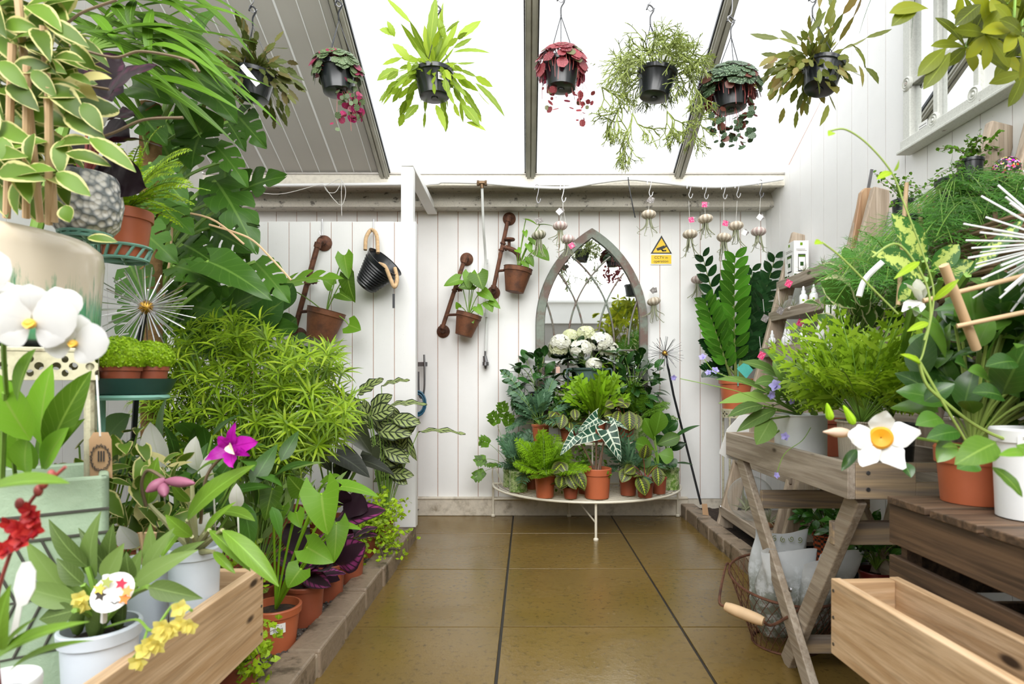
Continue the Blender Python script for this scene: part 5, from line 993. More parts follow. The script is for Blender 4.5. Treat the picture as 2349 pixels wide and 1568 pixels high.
for x0, y0, x1, y1, w, dd, no, up in ((440, 175, 545, 285, 62, 0, 0, (.3, -1, .5)), (470, 312, 405, 235, 62, .1, 0, (0, -1, .2)), (462, 305, 440, 385, 60, .08, 4, (0, -1, .3)), (490, 330, 565, 425, 38, .1, 4, (.4, -1, .4)), (522, 280, 562, 345, 26, .2, 4, (.3, -1, .3)), (495, 415, 585, 575, 58, .12, 4, (.4, -.9, .6)), (440, 480, 320, 440, 48, .05, 4, (-.2, -.8, .7)), (345, 455, 440, 535, 52, -.05, 4, (0, -.8, .7)), (420, 560, 500, 610, 46, .05, 4, (0, -1, .5)), (400, 610, 500, 655, 46, -.1, 4, (0, -.8, .7)), (478, 600, 625, 690, 52, -.15, 0, (-.1, -.8, .8)), (585, 600, 662, 690, 42, .25, 4, (.1, -1, .5)), (330, 570, 420, 640, 60, .1, 4, (0, -1, .4)), (560, 590, 580, 520, 24, .3, 0, (0, -1, .2)), (400, 380, 360, 300, 60, .2, 4, (0, -1, .3)), (540, 700, 660, 655, 40, .3, 0, (0, -1, .5)), (420, 700, 510, 720, 60, .25, 4, (0, -1, .4)), (300, 640, 380, 720, 60, .3, 4, (0, -1, .4)), (520, 470, 560, 400, 40, .4, 4, (0, -1, .4)), (440, 100, 500, 20, 40, .2, 0, (0, -1, .4)), (330, 700, 300, 800, 60, .4, 4, (0, -1, .4)), (470, 760, 440, 850, 60, .45, 4, (0, -1, .4)), (420, 520, 480, 450, 60, .35, 4, (0, -1, .4)), (310, 515, 405, 600, 52, -.2, 4, (0, -1, .4)), (300, 610, 350, 700, 50, -.12, 4, (0, -1, .4)), (345, 375, 430, 470, 50, -.2, 4, (0, -1, .4)), (310, 250, 380, 330, 50, -.1, 4, (0, -1, .5)), (300, 200, 400, 240, 46, -.1, 0, (0, -1, .5))):
    d = 1.95 + dd; a_ = P(x0, y0, d); kk = dict(K); kk['notch'] = 6 if no else 0; m.leaf(a_, P(x1, y1, d - .06), w * d / F, up=up, bend=.07, wav=.04, **kk); bp = P(350, min(900, max(a_.z * 0 + y0 + 160, 330)), 1.95); ms.tube(qb(bp, bp.lerp(a_, .5) + V((0, 0, .06)), a_, 8), .0065, 6)
for i in range(26):
    d = r.uniform(2.2, 2.6); x0, y0 = r.uniform(330, 540), r.uniform(250, 800); a_ = P(x0, y0, d); an = r.uniform(-.4, 2.2); q = r.uniform(90, 150); m.leaf(a_, P(x0 + q * math.cos(an), y0 + q * math.sin(an), d - .05), q * .42 * d / F, up=(r.uniform(-.3, .3), -1, .4), bend=.07, wav=.04, notch=6, **K); ms.tube(qb(P(350, y0 + 90, 1.98), a_.lerp(P(350, y0 + 90, 2.0), .5) + V((0, 0, .05)), a_, 6), .0055, 6)
foliage(root, m, ms, leafm('waxy_dark_split_leaf', (.045, .12, .014), (.07, .17, .02), vein=(.12, .23, .04), rough=.3, tr=.15, var=.3))
ms = MB()
for pts in (((480, 515), (570, 545), (620, 590), (668, 642)), ((395, 520), (390, 590), (375, 680)), ((360, 480), (480, 500), (560, 560))): ms.tube(spl([P(x, y, 1.9) for x, y in pts], 6), .0035, 6)
ms.build('aerial_roots', M['cane'], root, True)
gf = V((-1.1, 2.6, .05)); root = thing('fiddle_leaf_fig', 'fiddle-leaf fig with broad dark leaves and a bamboo cane before the partition', 'potted plant', tuple(gf)); pot(root, gf.x, gf.y, gf.z, .12, .1, .2, M['terra_dark'])
px_leaves(root, gf + V((0, 0, .2)), 2.55, [((570, 765), (650, 690), 46, 0, (0, -1, .4)), ((600, 790), (560, 700), 30, .1), ((640, 800), (705, 780), 36, -.05, (0, -.6, .9)), ((660, 800), (705, 835), 32, 0), ((610, 800), (690, 845), 34, .1), ((640, 720), (672, 650), 30, .1), ((560, 780), (520, 830), 40, .15), ((590, 720), (545, 640), 34, .2), ((650, 760), (680, 730), 30, .2)], leafm('fiddle_leaf', (.04, .11, .02), vein=(.13, .22, .05), rough=.3, tr=.2), 'obov', .0, .005)
m = MB(); m.tube([V((P(580, 770, 2.5).x, 2.5, .2)), P(580, 770, 2.5)], .006, 8); m.build('cane', M['cane'], root, True)
gb = V((-.95, 2.02, .05)); root = thing('feathery_bush', 'large bright feathery bush of narrow drooping leaves before the partition', 'potted plant', tuple(gb)); pot(root, gb.x, gb.y, gb.z, .12, .095, .2, M['terra_dark'])
m, ms = MB(), MB(); gc = V((-.92, 2.0, .80))
for i in range(430):
    while True:
        x, y = r.uniform(330, 800), r.uniform(700, 1085)
        if ((x - 560) / 250) ** 2 + ((y - 910) / 185) ** 2 < 1 and not (x > 620 and y < 800): break
    p = P(x, y, r.uniform(1.85, 2.2)); o_ = (p - gc); 
    if i % 3 == 0: ms.tube(qb(gb + V((0, 0, .15)), gb.lerp(p, .6) + V((0, 0, .12)), p, 7), .002, 4)
    ax = V((o_.x * 1.2, -.5, .5 + o_.z)).normalized(); n_ = r.randint(8, 12); u = ax.orthogonal().normalized(); w_ = ax.cross(u)
    for k in range(n_):
        t = 2 * PI * k / n_ + r.uniform(-.2, .2); dd = (u * math.cos(t) + w_ * math.sin(t) + ax * r.uniform(.1, .7) + V((0, 0, -.25))).normalized(); L_ = r.uniform(.055, .1); m.leaf(p, p + dd * L_,   .0040, up=ax, prof='lance', n=4, bend=.14, fold=.2)
foliage(root, m, ms, leafm('bright_narrow_leaf', (.20, .36, .012), (.50, .60, .05), tr=.42, var=.6, vein=(.36, .5, .04)))
gd = V((-.88, 2.62, .05)); root = thing('philodendron', 'dark bronze-green philodendron with long drooping leaves behind the feathery bush', 'potted plant', tuple(gd)); pot(root, gd.x, gd.y, gd.z, .1, .08, .16, M['terra_dark'])
px_leaves(root, gd + V((0, 0, .14)), 2.5, [((800, 965), (852, 1040), 34, 0, (-.2, -.8, .6)), ((770, 1040), (848, 1095), 36, -.05, (0, -.5, 1)), ((830, 1055), (905, 1090), 22, .05, (0, -.5, 1)), ((760, 940), (700, 985), 34, .05), ((740, 920), (800, 935), 26, .1, (0, -.4, 1)), ((720, 1010), (760, 1080), 30, .05), ((790, 1060), (780, 1120), 26, 0), ((850, 1030), (860, 1075), 24, .1)], GR['g_grey'], 'heart', .15, .004)
gk = P(885, 1190, 2.72); gk.z = .06; root = thing('calathea_plant', 'peacock plant with wavy leaves patterned in dark ovals against the partition edge', 'potted plant', tuple(gk)); pot(root, gk.x - .03, gk.y, .05, .07, .055, .13, M['terra_dark'])
MKL = [((820, 905), (880, 868), 13, 0, (0, -1, .7), dict(wav=.25)), ((875, 885), (940, 872), 11, 0, (0, -.5, 1), dict(wav=.2)), ((845, 960), (770, 900), 16, .05, (0, -1, .4), dict(wav=.15)), ((850, 940), (900, 905), 16, 0, (0, -1, .4), dict(wav=.15)), ((890, 930), (980, 928), 11, 0, (0, -.5, 1), dict(wav=.2)), ((850, 955), (905, 935), 18, -.05), ((870, 990), (945, 995), 18, -.05, (0, -1, .5)), ((900, 960), (965, 970), 15, -.05), ((870, 1060), (940, 1040), 20, 0), ((960, 990), (1068, 996), 9, -.05, (0, -.4, 1), dict(wav=.3)), ((860, 1020), (920, 1010), 15, .05), ((890, 1085), (950, 1090), 13, 0), ((850, 985), (835, 915), 15, .05), ((900, 1090), (935, 1110), 10, 0), ((920, 1000), (962, 960), 12, 0), ((860, 1085), (905, 1075), 14, .05), ((880, 1030), (940, 1060), 14, -.04)]
MKL = [(a, b, w * 1.2) + tuple(q) for a, b, w, *q in MKL] + [((r.uniform(840, 930), r.uniform(930, 1090)), (r.uniform(850, 960), r.uniform(960, 1110)), r.uniform(12, 17), r.uniform(.02, .15)) for _ in range(22)]
px_leaves(root, gk + V((0, 0, .1)), 2.7, MKL, GR['calathea'], 'ell', 0, .002, wav=.13, bs=M['stem_g'])
# anthurium and purple calatheas along the kerb
ga = V((-.728, 1.69, .05)); root = thing('anthurium', 'heart-leaved plant with long pale stalks in the largest terracotta pot by the kerb', 'potted plant', tuple(ga)); pot(root, ga.x, ga.y, ga.z, .07, .053, .125, M['terra'], rim=.022); sticker(root, ga.x, ga.y, ga.z + .078, .04, .027, R(-62), .0645)
px_leaves(root, ga + V((0, 0, .11)), 1.62, [((738, 1132), (752, 1226), 50, -.14, (-.1, -1, .35), dict(back=.5)), ((625, 1120), (608, 1195), 27, -.05, (.3, -1, .2)), ((690, 1125), (660, 1090), 26, .05), ((772, 1200), (766, 1290), 30, -.06, (.5, -1, .3)), ((705, 1255), (765, 1290), 36, -.08, (0, -1, .5)), ((690, 1305), (660, 1348), 34, -.12, (-.1, -1, .4)), ((785, 1115), (870, 1140), 22, 0, (0, -.5, 1)), ((680, 1175), (690, 1210), 22, .02), ((780, 1205), (830, 1215), 14, 0, (0, -.5, 1)), ((740, 1110), (780, 1090), 26, .1, (0, -.5, 1)), ((650, 1160), (640, 1200), 18, 0)], GR['g_apple'], 'heart', .28, .0035, bs=GR['g_bright'])
def purple(label, x, d, rows, seed):
    X = (x - CX) * d / F; root = thing('calathea_plant', label, 'potted plant', (X, d, .05), 'pink-feathered purple plants in terracotta'); pot(root, X, d, .05, .062, .05, .125, M['terra_dark']); rr = random.Random(seed); m, ms = MB(), MB(); c = V((X, d, .16)); rosette(m, ms, c, 8, .11, .04, (35, 80), .06, rr, 'ell', 45, .003, n=9, cr=5, wav=.06)
    for x0, y0, x1, y1, w, up in rows: m.leaf(P(x0, y0, d - .02), P(x1, y1, d - .08), w * d / F, up=up, n=12, cr=5, wav=.06, bend=.08)
    foliage(root, m, ms, GR['purple'], M['stem_r'])
purple('pink-feathered purple plant in the terracotta pot next to the heart-leaved one', 700, 1.87, [(690, 1310, 760, 1345, 22, (0, -1, .5)), (660, 1200, 700, 1270, 26, (0, -1, .4))], 1)
purple('pink-feathered purple plant in the middle terracotta pot along the kerb', 752, 2.08, [(770, 1290, 838, 1245, 40, (.2, -1, .3)), (720, 1320, 780, 1330, 18, (0, -.8, .7)), (760, 1290, 700, 1250, 30, (0, -1, .3))], 2)
purple('pink-feathered purple plant in the terracotta pot nearest the partition', 800, 2.25, [(770, 1195, 885, 1170, 28, (0, -.8, .6)), (790, 1150, 845, 1170, 30, (0, -1, .4)), (790, 1160, 770, 1110, 26, (0, -1, .2))], 3)
def maidpot(label, x, d, zr, n, L, seed, mat='terra_dark', tips=()):
    X = (x - CX) * d / F; rr = random.Random(seed); root = thing('potted_maidenhair', label, 'fern', (X, d, .05), 'maidenhair ferns in the gravel bed'); pot(root, X, d, .05, .055, .044, .10, M[mat]); m, ms = MB(), MB(); c = V((X, d, .14)); maiden(m, ms, c, n, L, rr, (5, 85), 1.5, .0105, 12)
    for t in tips:
        q = P(*t, d - .12); pts = qb(c, c.lerp(q, .5) + V((0, 0, .09)), q, 8); ms.tube(pts, .001, 4)
        for j in range(2, 9):
            for s in range(4): p = pts[j] + rdir(rr) * .025; m.leaf(p, p + (rdir(rr) + V((0, -.3, -.4))).normalized() * .014, .0105, up=(0, -.7, .7), prof='obov', n=3)
    foliage(root, m, ms, GR['g_lime'], M['stem_b'])
maidpot('maidenhair fern spilling over the kerb at the foot of the partition', 845, 2.57, 0, 46, .24, 31, tips=((905, 1240), (920, 1150), (880, 1130), (890, 1230)))
maidpot('maidenhair fern in a half-hidden terracotta pot under the pine box', 540, 1.42, 0, 10, .12, 32, tips=((595, 1500), (590, 1450), (590, 1550)))
maidpot('maidenhair fern between the pine box and the heart-leaved plant', 455, 1.70, 0, 22, .2, 33, tips=((600, 1290), (590, 1340), (560, 1270), (590, 1250)))
# peace lily, arrow leaf, variegated ivy around the box
gl = V((-.9, 1.5, .05)); root = thing('peace_lily', 'peace lily with browned white spathes behind the cattleya orchid', 'potted plant', tuple(gl)); pot(root, gl.x, gl.y, gl.z, .09, .075, .22, M['terra_dark'])
m, ms = MB(), MB(); bush(m, ms, gl + V((0, 0, .2)), V((-.87, 1.54, .55)), (.24, .14, .14), 62, .13, .024, r, 'lance', .5, .5, 2, .003, cr=5, n=7)
m.leaf(P(245, 1010, 1.4), P(298, 950, 1.38), .035, up=(0, -1, .3), n=8, cr=5, prof='ell'); foliage(root, m, ms, leafm('dark_lily_leaf', (.045, .12, .014), tr=.2, rough=.3)); M['spathe'] = leafm('white_spathe', (.80, .80, .76), vein=(.74, .76, .66), tr=.2, var=.04)
for x0, y0, x1, y1, w, d in ((375, 1075, 345, 968, 22, 1.4), (455, 1080, 450, 1000, 18, 1.4), (490, 1120, 480, 1040, 16, 1.38), (545, 1165, 542, 1108, 12, 1.4), (360, 1160, 340, 1090, 14, 1.3), (315, 1255, 275, 1205, 18, 1.2), (475, 1240, 480, 1175, 20, 1.2)):
    m = MB(); m.leaf(P(x0, y0, d), P(x1, y1, d - .03), w * 1.3 * d / F, up=(r.uniform(-.4, .4), -1, .2), n=9, cr=5, fold=.3, wav=.03); m.tube([P(x0, y0, d), P(x0 + 5, y0 + 120, d + .05)], .0022, 5); m.build('spathe', M['spathe'], root, True, ang=2)
gi = V((-1.02, 1.36, .05)); root = thing('variegated_ivy', 'cream-splashed ivy crowding beside the mint planter', 'potted plant', tuple(gi)); pot(root, gi.x, gi.y, gi.z, .08, .065, .2, M['terra_dark']); m, ms = MB(), MB(); bush(m, ms, gi + V((0, 0, .2)), V((-.86, 1.26, .58)), (.14, .1, .15), 110, .05, .018, r, 'heart', .6, .4, 3, .0018, cr=5, n=6, back=.2); foliage(root, m, ms, GR['hoya_v'])
gs = V((-.86, 1.86, .05)); root = thing('spear_leaf_fern', 'mid-green plant with spear-shaped fronds under the feathery bush', 'fern', tuple(gs)); pot(root, gs.x, gs.y, gs.z, .07, .056, .13, M['terra_dark']); m, ms = MB(), MB(); bush(m, ms, gs + V((0, 0, .13)), V((-.86, 1.86, .44)), (.26, .12, .12), 70, .11, .012, r, 'lance', .5, .2, 3, .002, n=8, serr=.15); foliage(root, m, ms, GR['g_sage'])
# orchids in the pine box
X = -.629; root = thing('yellow_orchid', 'yellow-flowered orchid in a pale blue-grey pot with a round picture label', 'orchid', (X, .86, .277)); pot(root, X, .86, .277, .052, .042, .186, M['bluewhite'], rim=.02)
m, ms = MB(), MB(); c = V((X, .86, .455))
for x0, y0, x1, y1, w, dd in ((215, 1330, 232, 1172, 30, .03), (240, 1330, 285, 1245, 22, -.02), (200, 1300, 112, 1190, 22, .02), (190, 1340, 130, 1280, 20, -.02), (330, 1320, 400, 1210, 22, .02), (310, 1340, 455, 1260, 24, -.01), (340, 1345, 465, 1372, 22, -.04), (290, 1340, 325, 1260, 20, .05), (150, 1360, 60, 1240, 26, .0), (180, 1380, 40, 1340, 26, -.04), (250, 1300, 260, 1200, 22, .06), (350, 1310, 345, 1200, 20, .06), (170, 1400, 90, 1420, 24, -.05), (200, 1390, 140, 1330, 22, .01), (300, 1330, 290, 1265, 18, .0), (380, 1290, 470, 1240, 16, .05), (270, 1330, 180, 1210, 20, .05)):
    A_ = P(x0, y0, .84 + dd); m.leaf(A_, P(x1, y1, .84 + dd), w * .84 / F, up=(r.uniform(-.3, .3), -1, .4), n=9, cr=5, prof='lance', fold=.2, bend=r.uniform(.0, .12)); ms.tube(qb(c, c.lerp(A_, .5) + V((0, 0, .02)), A_, 5), .004, 5)
for i in range(7): m.ball(c + V((r.uniform(-.03, .03), r.uniform(-.03, .02), .025)), (.011, .011, .03), 8, 6)
foliage(root, m, ms, GR['g_sage']); M['yel'] = leafm('yellow_petal', (.86, .76, .20), (.88, .82, .34), vein=(.88, .78, .28), tr=.3, var=.06)
ms = MB(); ms.tube(spl([c, P(310, 1420, .78), P(350, 1445, .74), P(400, 1385, .76), P(440, 1400, .74)], 6), .0018, 5); ms.tube(spl([P(340, 1440, .75), P(325, 1480, .73), P(305, 1510, .73)], 6), .0016, 5); ms.build('flower_stems', M['stem_g'], root, True)
def small_orchid(root, c, s, mat, rr, name='blossom', out=(.4, -1, 0)):
    m = MB(); c = V(c); o = (V(out) + rdir(rr) * .5).normalized(); u = o.orthogonal().normalized(); w = o.cross(u); t0 = rr.random() * 6
    for k in range(5): t = t0 + k * 2 * PI / 5; m.leaf(c, c + ((u * math.cos(t) + w * math.sin(t)) + o * .35).normalized() * s, s * .4, up=o, prof='ell', n=5, cr=3, fold=.1)
    m.leaf(c, c + o * s * .8 - V((0, 0, s * .5)), s * .35, up=w, prof='round', n=5); return m.build(name, mat, root, True, ang=3)
for x, y in ((318, 1515), (330, 1490), (345, 1470), (362, 1478), (378, 1452), (395, 1440), (372, 1435), (415, 1428), (436, 1432), (410, 1395), (185, 1370), (190, 1385)): small_orchid(root, P(x, y, .73 if x > 250 else .8), .013, M['yel'], r)
lc = P(258, 1358, .78); m = MB(); m.disc(lc, (.25, -1, .25), .0285, 28, ry=.0225); m.tube([P(240, 1390, .79), P(238, 1425, .8)], .004, 6); m.tube([P(243, 1325, .785), P(243, 1318, .785)], .004, 6); plo = m.build('picture_label', M['paper'], root)
for (x, y), cl in (((228, 1350), (.75, .6, .1)), ((236, 1376), (.15, .05, .3)), ((278, 1338), (.55, .03, .07)), ((285, 1372), (.85, .25, .05)), ((292, 1355), (.8, .4, .12)), ((245, 1335), (.35, .4, .1)), ((230, 1365), (.05, .04, .03))):
    m = MB(); m.disc(P(x, y, .776), (.25, -1, .25), .0062, 10, wob=.35); m.build('printed_flower', solid('printed_%d%d' % (x, y), cl, .5, 0, .1), plo)
m = MB(); m.tube(spl([P(248, 1384, .777), P(256, 1380, .777), P(262, 1384, .777), P(270, 1379, .777), P(278, 1382, .777)], 4), .0006, 4); m.build('label_writing', M['ink'], plo)
X = -.627; root = thing('cattleya_orchid', 'orchid with one magenta bloom and pink buds in a pale grey pot', 'orchid', (X, 1.1, .277)); pot(root, X, 1.1, .277, .047, .038, .235, M['bluewhite'], rim=.02)
c = V((X, 1.1, .5)); m, ms = MB(), MB()
for x0, y0, x1, y1, w, dd, up in ((340, 1155, 362, 1048, 20, 0, (.4, -1, .2)), (430, 1192, 585, 1066, 24, -.03, (-.3, -1, .4)), (440, 1100, 525, 1052, 11, .02, (0, -.5, 1)), (435, 1150, 395, 1110, 12, .0, (0, -1, .4)), (500, 1175, 585, 1195, 18, .03, (0, -.4, 1)), (470, 1225, 542, 1150, 9, -.03, (-.3, -1, .3)), (510, 1215, 640, 1345, 22, -.08, (.2, -.8, .8)), (480, 1215, 575, 1310, 14, -.06, (.2, -.8, .8)), (420, 1210, 370, 1280, 14, -.05, (0, -.8, .7)), (440, 1230, 380, 1180, 16, -.06, (0, -1, .5)), (490, 1265, 540, 1315, 10, -.05, (0, -.8, .7))):
    d = 1.07 + dd; A_ = P(x0, y0, d); m.leaf(A_, P(x1, y1, d - .03), w * d / F, up=up, n=10, cr=5, prof='ell', fold=.3, bend=.1); ms.tube(qb(c, c.lerp(A_, .5), A_, 6), [.0065, .0075, .007, .006, .005, .004, .0035], 7)
foliage(root, m, ms, GR['g_orch'], solid('pale_pseudobulb', (.36, .36, .18), .6)); M['mag'] = leafm('magenta_petal', (.42, .008, .36), (.55, .02, .45), vein=(.34, .0, .25), tr=.3, var=.12)
fc = P(530, 1025, 1.02); m = MB()
for (x, y), w, pr in (((540, 968), 13, 'lance'), ((592, 1012), 20, 'ell'), ((470, 1055), 16, 'lance'), ((575, 1045), 12, 'lance'), ((500, 1000), 14, 'ell')): m.leaf(fc, P(x, y, 1.0), w * 1.02 / F, up=(0, -1, .1), prof=pr, n=9, cr=5, wav=.15, fold=.1)
m.leaf(P(533, 1028, 1.01), P(535, 1072, .97), 16 * 1.0 / F, up=(0, -1, .3), prof='round', n=8, cr=5, wav=.3, fold=.4); mgo = m.build('blossom', M['mag'], root, True, ang=3); m = MB(); m.leaf(P(525, 1020, 1.0), P(538, 1042, .965), .007, n=5, prof='ell', up=(0, -1, .3), fold=.6); m.build('pale_throat', solid('cream_throat', (.80, .66, .50), .5), mgo, True)
M['bud'] = leafm('dusky_pink_bud', (.42, .17, .22), (.5, .22, .3), vein=(.35, .12, .2), tr=.1)
for a, b in (((378, 1098), (335, 1128)), ((380, 1102), (446, 1108)), ((372, 1108), (378, 1138))): m = MB(); pts = [P(*a, 1.02).lerp(P(*b, 1.0), t / 6) for t in range(7)]; m.tube(pts, [.003, .007, .009, .0095, .0085, .006, .002], 10); m.build('bud', M['bud'], root, True)
m = MB(); m.tube(spl([P(335, 1160, 1.06), P(325, 1110, 1.04), P(340, 1078, 1.03), P(378, 1098, 1.02)], 6), .003, 6); m.tube(spl([P(460, 1200, 1.05), P(475, 1090, 1.03), P(530, 1030, 1.02)], 6), .003, 6); m.build('flower_stem', M['stem_b'], root, True)
X = (385 - CX) * 1.16 / F; root = thing('empty_orchid_pot', 'small pale grey pot with leafless stubs just behind the cattleya pot', 'plant pot', (-.74, 1.13, .277)); pot(root, -.74, 1.13, .277, .045, .036, .2, M['bluewhite'], rim=.02); m = MB()
for i in range(5): m.tube([V((-.74 + r.uniform(-.02, .02), 1.13, .46)), V((-.74 + r.uniform(-.03, .03), 1.12, .53))], .004, 6)
m.build('dry_stubs', M['cane'], root, True)
# nearest orchid: red flower spike, strap leaves, white label
X = -.605; root = thing('red_orchid', 'red-flowered orchid with glossy strap leaves in a white pot at the corner', 'orchid', (X, .67, .277)); pot(root, X, .67, .277, .038, .032, .2, M['whiteplastic'], rim=.015)
c = V((X, .67, .465)); m, ms = MB(), MB()
for x0, y0, x1, y1, w, dd, up in ((-20, 1520, 205, 1425, 22, -.06, (0, -.6, .9)), (20, 1540, 215, 1468, 14, -.04, (0, -.5, 1)), (10, 1500, 85, 1415, 10, -.05, (0, -.8, .7)), (0, 1490, 25, 1340, 26, -.08, (.2, -1, .2)), (-60, 1140, 160, 1108, 26, -.1, (0, -.5, 1)), (-20, 1450, -30, 1300, 26, -.05, (.3, -1, .2))):
    m.leaf(P(x0, y0, .66 + dd), P(x1, y1, .64 + dd), w * .62 / F, up=up, n=10, cr=5, prof='lance' if y0 > 1200 else 'ell', fold=.3, bend=.08)
ms.tube(spl([c, P(-10, 1400, .6), P(30, 1250, .58), P(70, 1150, .58), P(150, 1070, .58)], 8), .0018, 6); m.build('foliage', GR['g_orch'], root, True, ang=2); ms.build('flower_spike', M['stem_r'], root, True)
M['red'] = leafm('scarlet_petal', (.50, .015, .03), (.75, .10, .04), vein=(.7, .08, .03), tr=.3, var=.3)
for x, y in ((70, 1170), (78, 1190), (25, 1200), (40, 1212), (60, 1220), (75, 1212), (35, 1240), (50, 1240), (5, 1260)): small_orchid(root, P(x, y, .575), .0105, M['red'], r)
m = MB()
for x, y in ((45, 1155), (88, 1125), (100, 1108), (118, 1090)): m.ball(P(x, y, .578), (.004, .004, .006), 8, 6)
m.build('flower_buds', M['stem_r'], root, True)
m = MB(); m.prism([P(u, v, .62) for u, v in ((50, 1290), (68, 1287), (82, 1310), (80, 1350), (62, 1385), (50, 1390), (34, 1478), (18, 1478), (38, 1385), (30, 1350), (38, 1315))], (0, .001, 0)); m.build('plant_label', M['paper'], root)
# ---------------------------------------------------------------- shelving and benches on the window side
r = random.Random(321)
SHZ = [.14, .42, .70, .975, 1.165, 1.33]
DY = -.19
def fx(z): return 1.045 + (min(z, 1.66) - .05) * .258          # front edge of the leaning uprights
def ladder(label, ya, yb, top, zs):
    root = thing('ladder_shelf', label, 'shelf', (1.25, (ya + yb) / 2, .045), 'leaning timber ladder shelves')
    for y in (ya, yb):
        m = MB(); m.beam((fx(.045), y, .045), (fx(top), y, top), .03, .085, up=(1, 0, 0)); o = m.build('upright', M['w_greyz'], root, bevel=.006)
    for z in zs:
        m = MB(); x0 = fx(z) - .035; x1 = min(XR - .01, x0 + .06 + (1.46 - fx(z)) * .9); m.bb(x0, x1, ya + .016, yb - .016, z - .018, z, 0); m.bb(x0 - .012, x0, ya - .02, yb + .02, z - .03, z + .02, 0); m.build('shelf_board', M['w_grey'], root, bevel=.003)
    m = MB()
    for z in zs[:1]: m.lathe((fx(z) - .05, yb - .02, z + .02), [(.008, 0), (.006, .004)], 10, mat=Matrix.Rotation(R(-90), 3, 'Y'))
    m.build('bolts', M['steel'], root, True)
ladder('weathered timber ladder shelf holding white bottles and the upright white box', 2.46, 3.1, 1.60, SHZ)
ladder('weathered timber ladder shelf behind the feathery asparagus fern', 1.78, 2.38, 1.60, SHZ[2:])
ladder('weathered timber ladder shelf whose tops show beside the speckled ball', 1.14, 1.62, 1.60, [.70, 1.33])
# dark board leaning plus steel strap above the uprights
o = MB(); o.beam(P(1988, 452, 2.47), P(2000, 388, 2.45), .012, .004, up=(0, -1, 0)); tag(o.build('hanging_strap', M['steel_dark'], None), 'dark ridged strap sticking up above the ladder shelf uprights', 'strap')
m = MB(); m.prism([P(a, b, 2.44) for a, b in ((1950, 585), (1975, 440), (1985, 430), (2024, 430), (2033, 440), (2010, 545))], (0, .022, 0)); tag(m.build('serving_board', wood('warm_board', (.36, .20, .10), (.50, .33, .19), 2, .5, False), None, bevel=.004), 'reddish brown round-cornered board propped against the ladder shelf upright', 'board')
# mirrored window on the side wall
root = thing('mirror_window', 'mirrored pale-framed window panel with rosettes high on the boarded side wall', 'mirror', (XR, 1.9, 1.66))
yL, yR_, zB, zT = 2.2, 1.25, 1.72, 2.36; xw = XR - .004
M['frame_g'] = blotch('chipped_pale_grey_green_paint', (.62, .63, .58), (.30, .24, .20), 26, .66, .7, .5)
m = MB()
for y in (yL, yR_): m.bb(xw - .035, xw, y - .02, y + .02, zB - .02, zT)
m.bb(xw - .04, xw, yR_ - .03, yL + .03, zB - .035, zB + .012); m.bb(xw - .055, xw, yR_ - .03, yL + .03, zB - .04, zB - .028); m.bb(xw - .035, xw, yR_, yL, zT - .04, zT); m.build('frame', M['frame_g'], root, bevel=.003)
m = MB(); m.bb(xw - .012, xw - .004, yR_, yL, zB, zT - .02); m.build('mirror_panes', M['mirror'], root)
m = MB()
for y in (2.05, 1.865, 1.68, 1.47): m.bb(xw - .03, xw - .010, y - .0125, y + .0125, zB, zT)
m.bb(xw - .03, xw - .010, yR_, yL, 1.925, 1.948); m.build('muntins', M['frame_g'], root, bevel=.003)
for y, z in ((2.195, 1.936), (2.05, 1.735), (1.865, 1.735), (2.05, 1.936)):
    m = MB(); m.lathe((xw - .03, y, z), [(.027, 0), (.027, .006), (.022, .011), (.018, .007), (.013, .012), (.008, .008), (.004, .014)], 22, mat=Matrix.Rotation(R(-90), 3, 'Y')); m.build('rosette', M['frame_g'], root, True, ang=.6)
root = thing('notice', 'white paper notice with a scrolled oval emblem stuck on the mirrored window', 'notice', (xw - .014, 1.78, 1.74)); y0, y1 = 1.865, 1.695
m = MB(); m.bb(xw - .0135, xw - .0128, y1, y0, 1.74, 1.96); npo = m.build('paper', M['paper'], root); m = MB()
for i in range(18):
    a = i * .35; m.tube([V((xw - .0142, 1.775 + .03 * math.cos(a + k * .25) * (1 + .18 * math.sin(k * 2.5 + i)), 1.85 + .045 * math.sin(a + k * .25) * (1 + .18 * math.sin(k * 2.5 + i)))) for k in range(4)], .0009, 4)
m.build('emblem', M['ink'], npo); 
root = thing('window_sticker', 'small white outlined sticker at the mirrored window lower corner', 'sticker', (xw - .014, 2.24, 1.72)); m = MB(); m.bb(xw - .0132, xw - .0126, 2.115, 2.165, 1.74, 1.77); sfo = m.build('sticker_face', M['paper'], root); m = MB(); m.bb(xw - .0138, xw - .0133, 2.12, 2.16, 1.748, 1.7495); m.bb(xw - .0138, xw - .0133, 2.12, 2.16, 1.757, 1.7585); m.build('sticker_print', M['ink'], sfo)
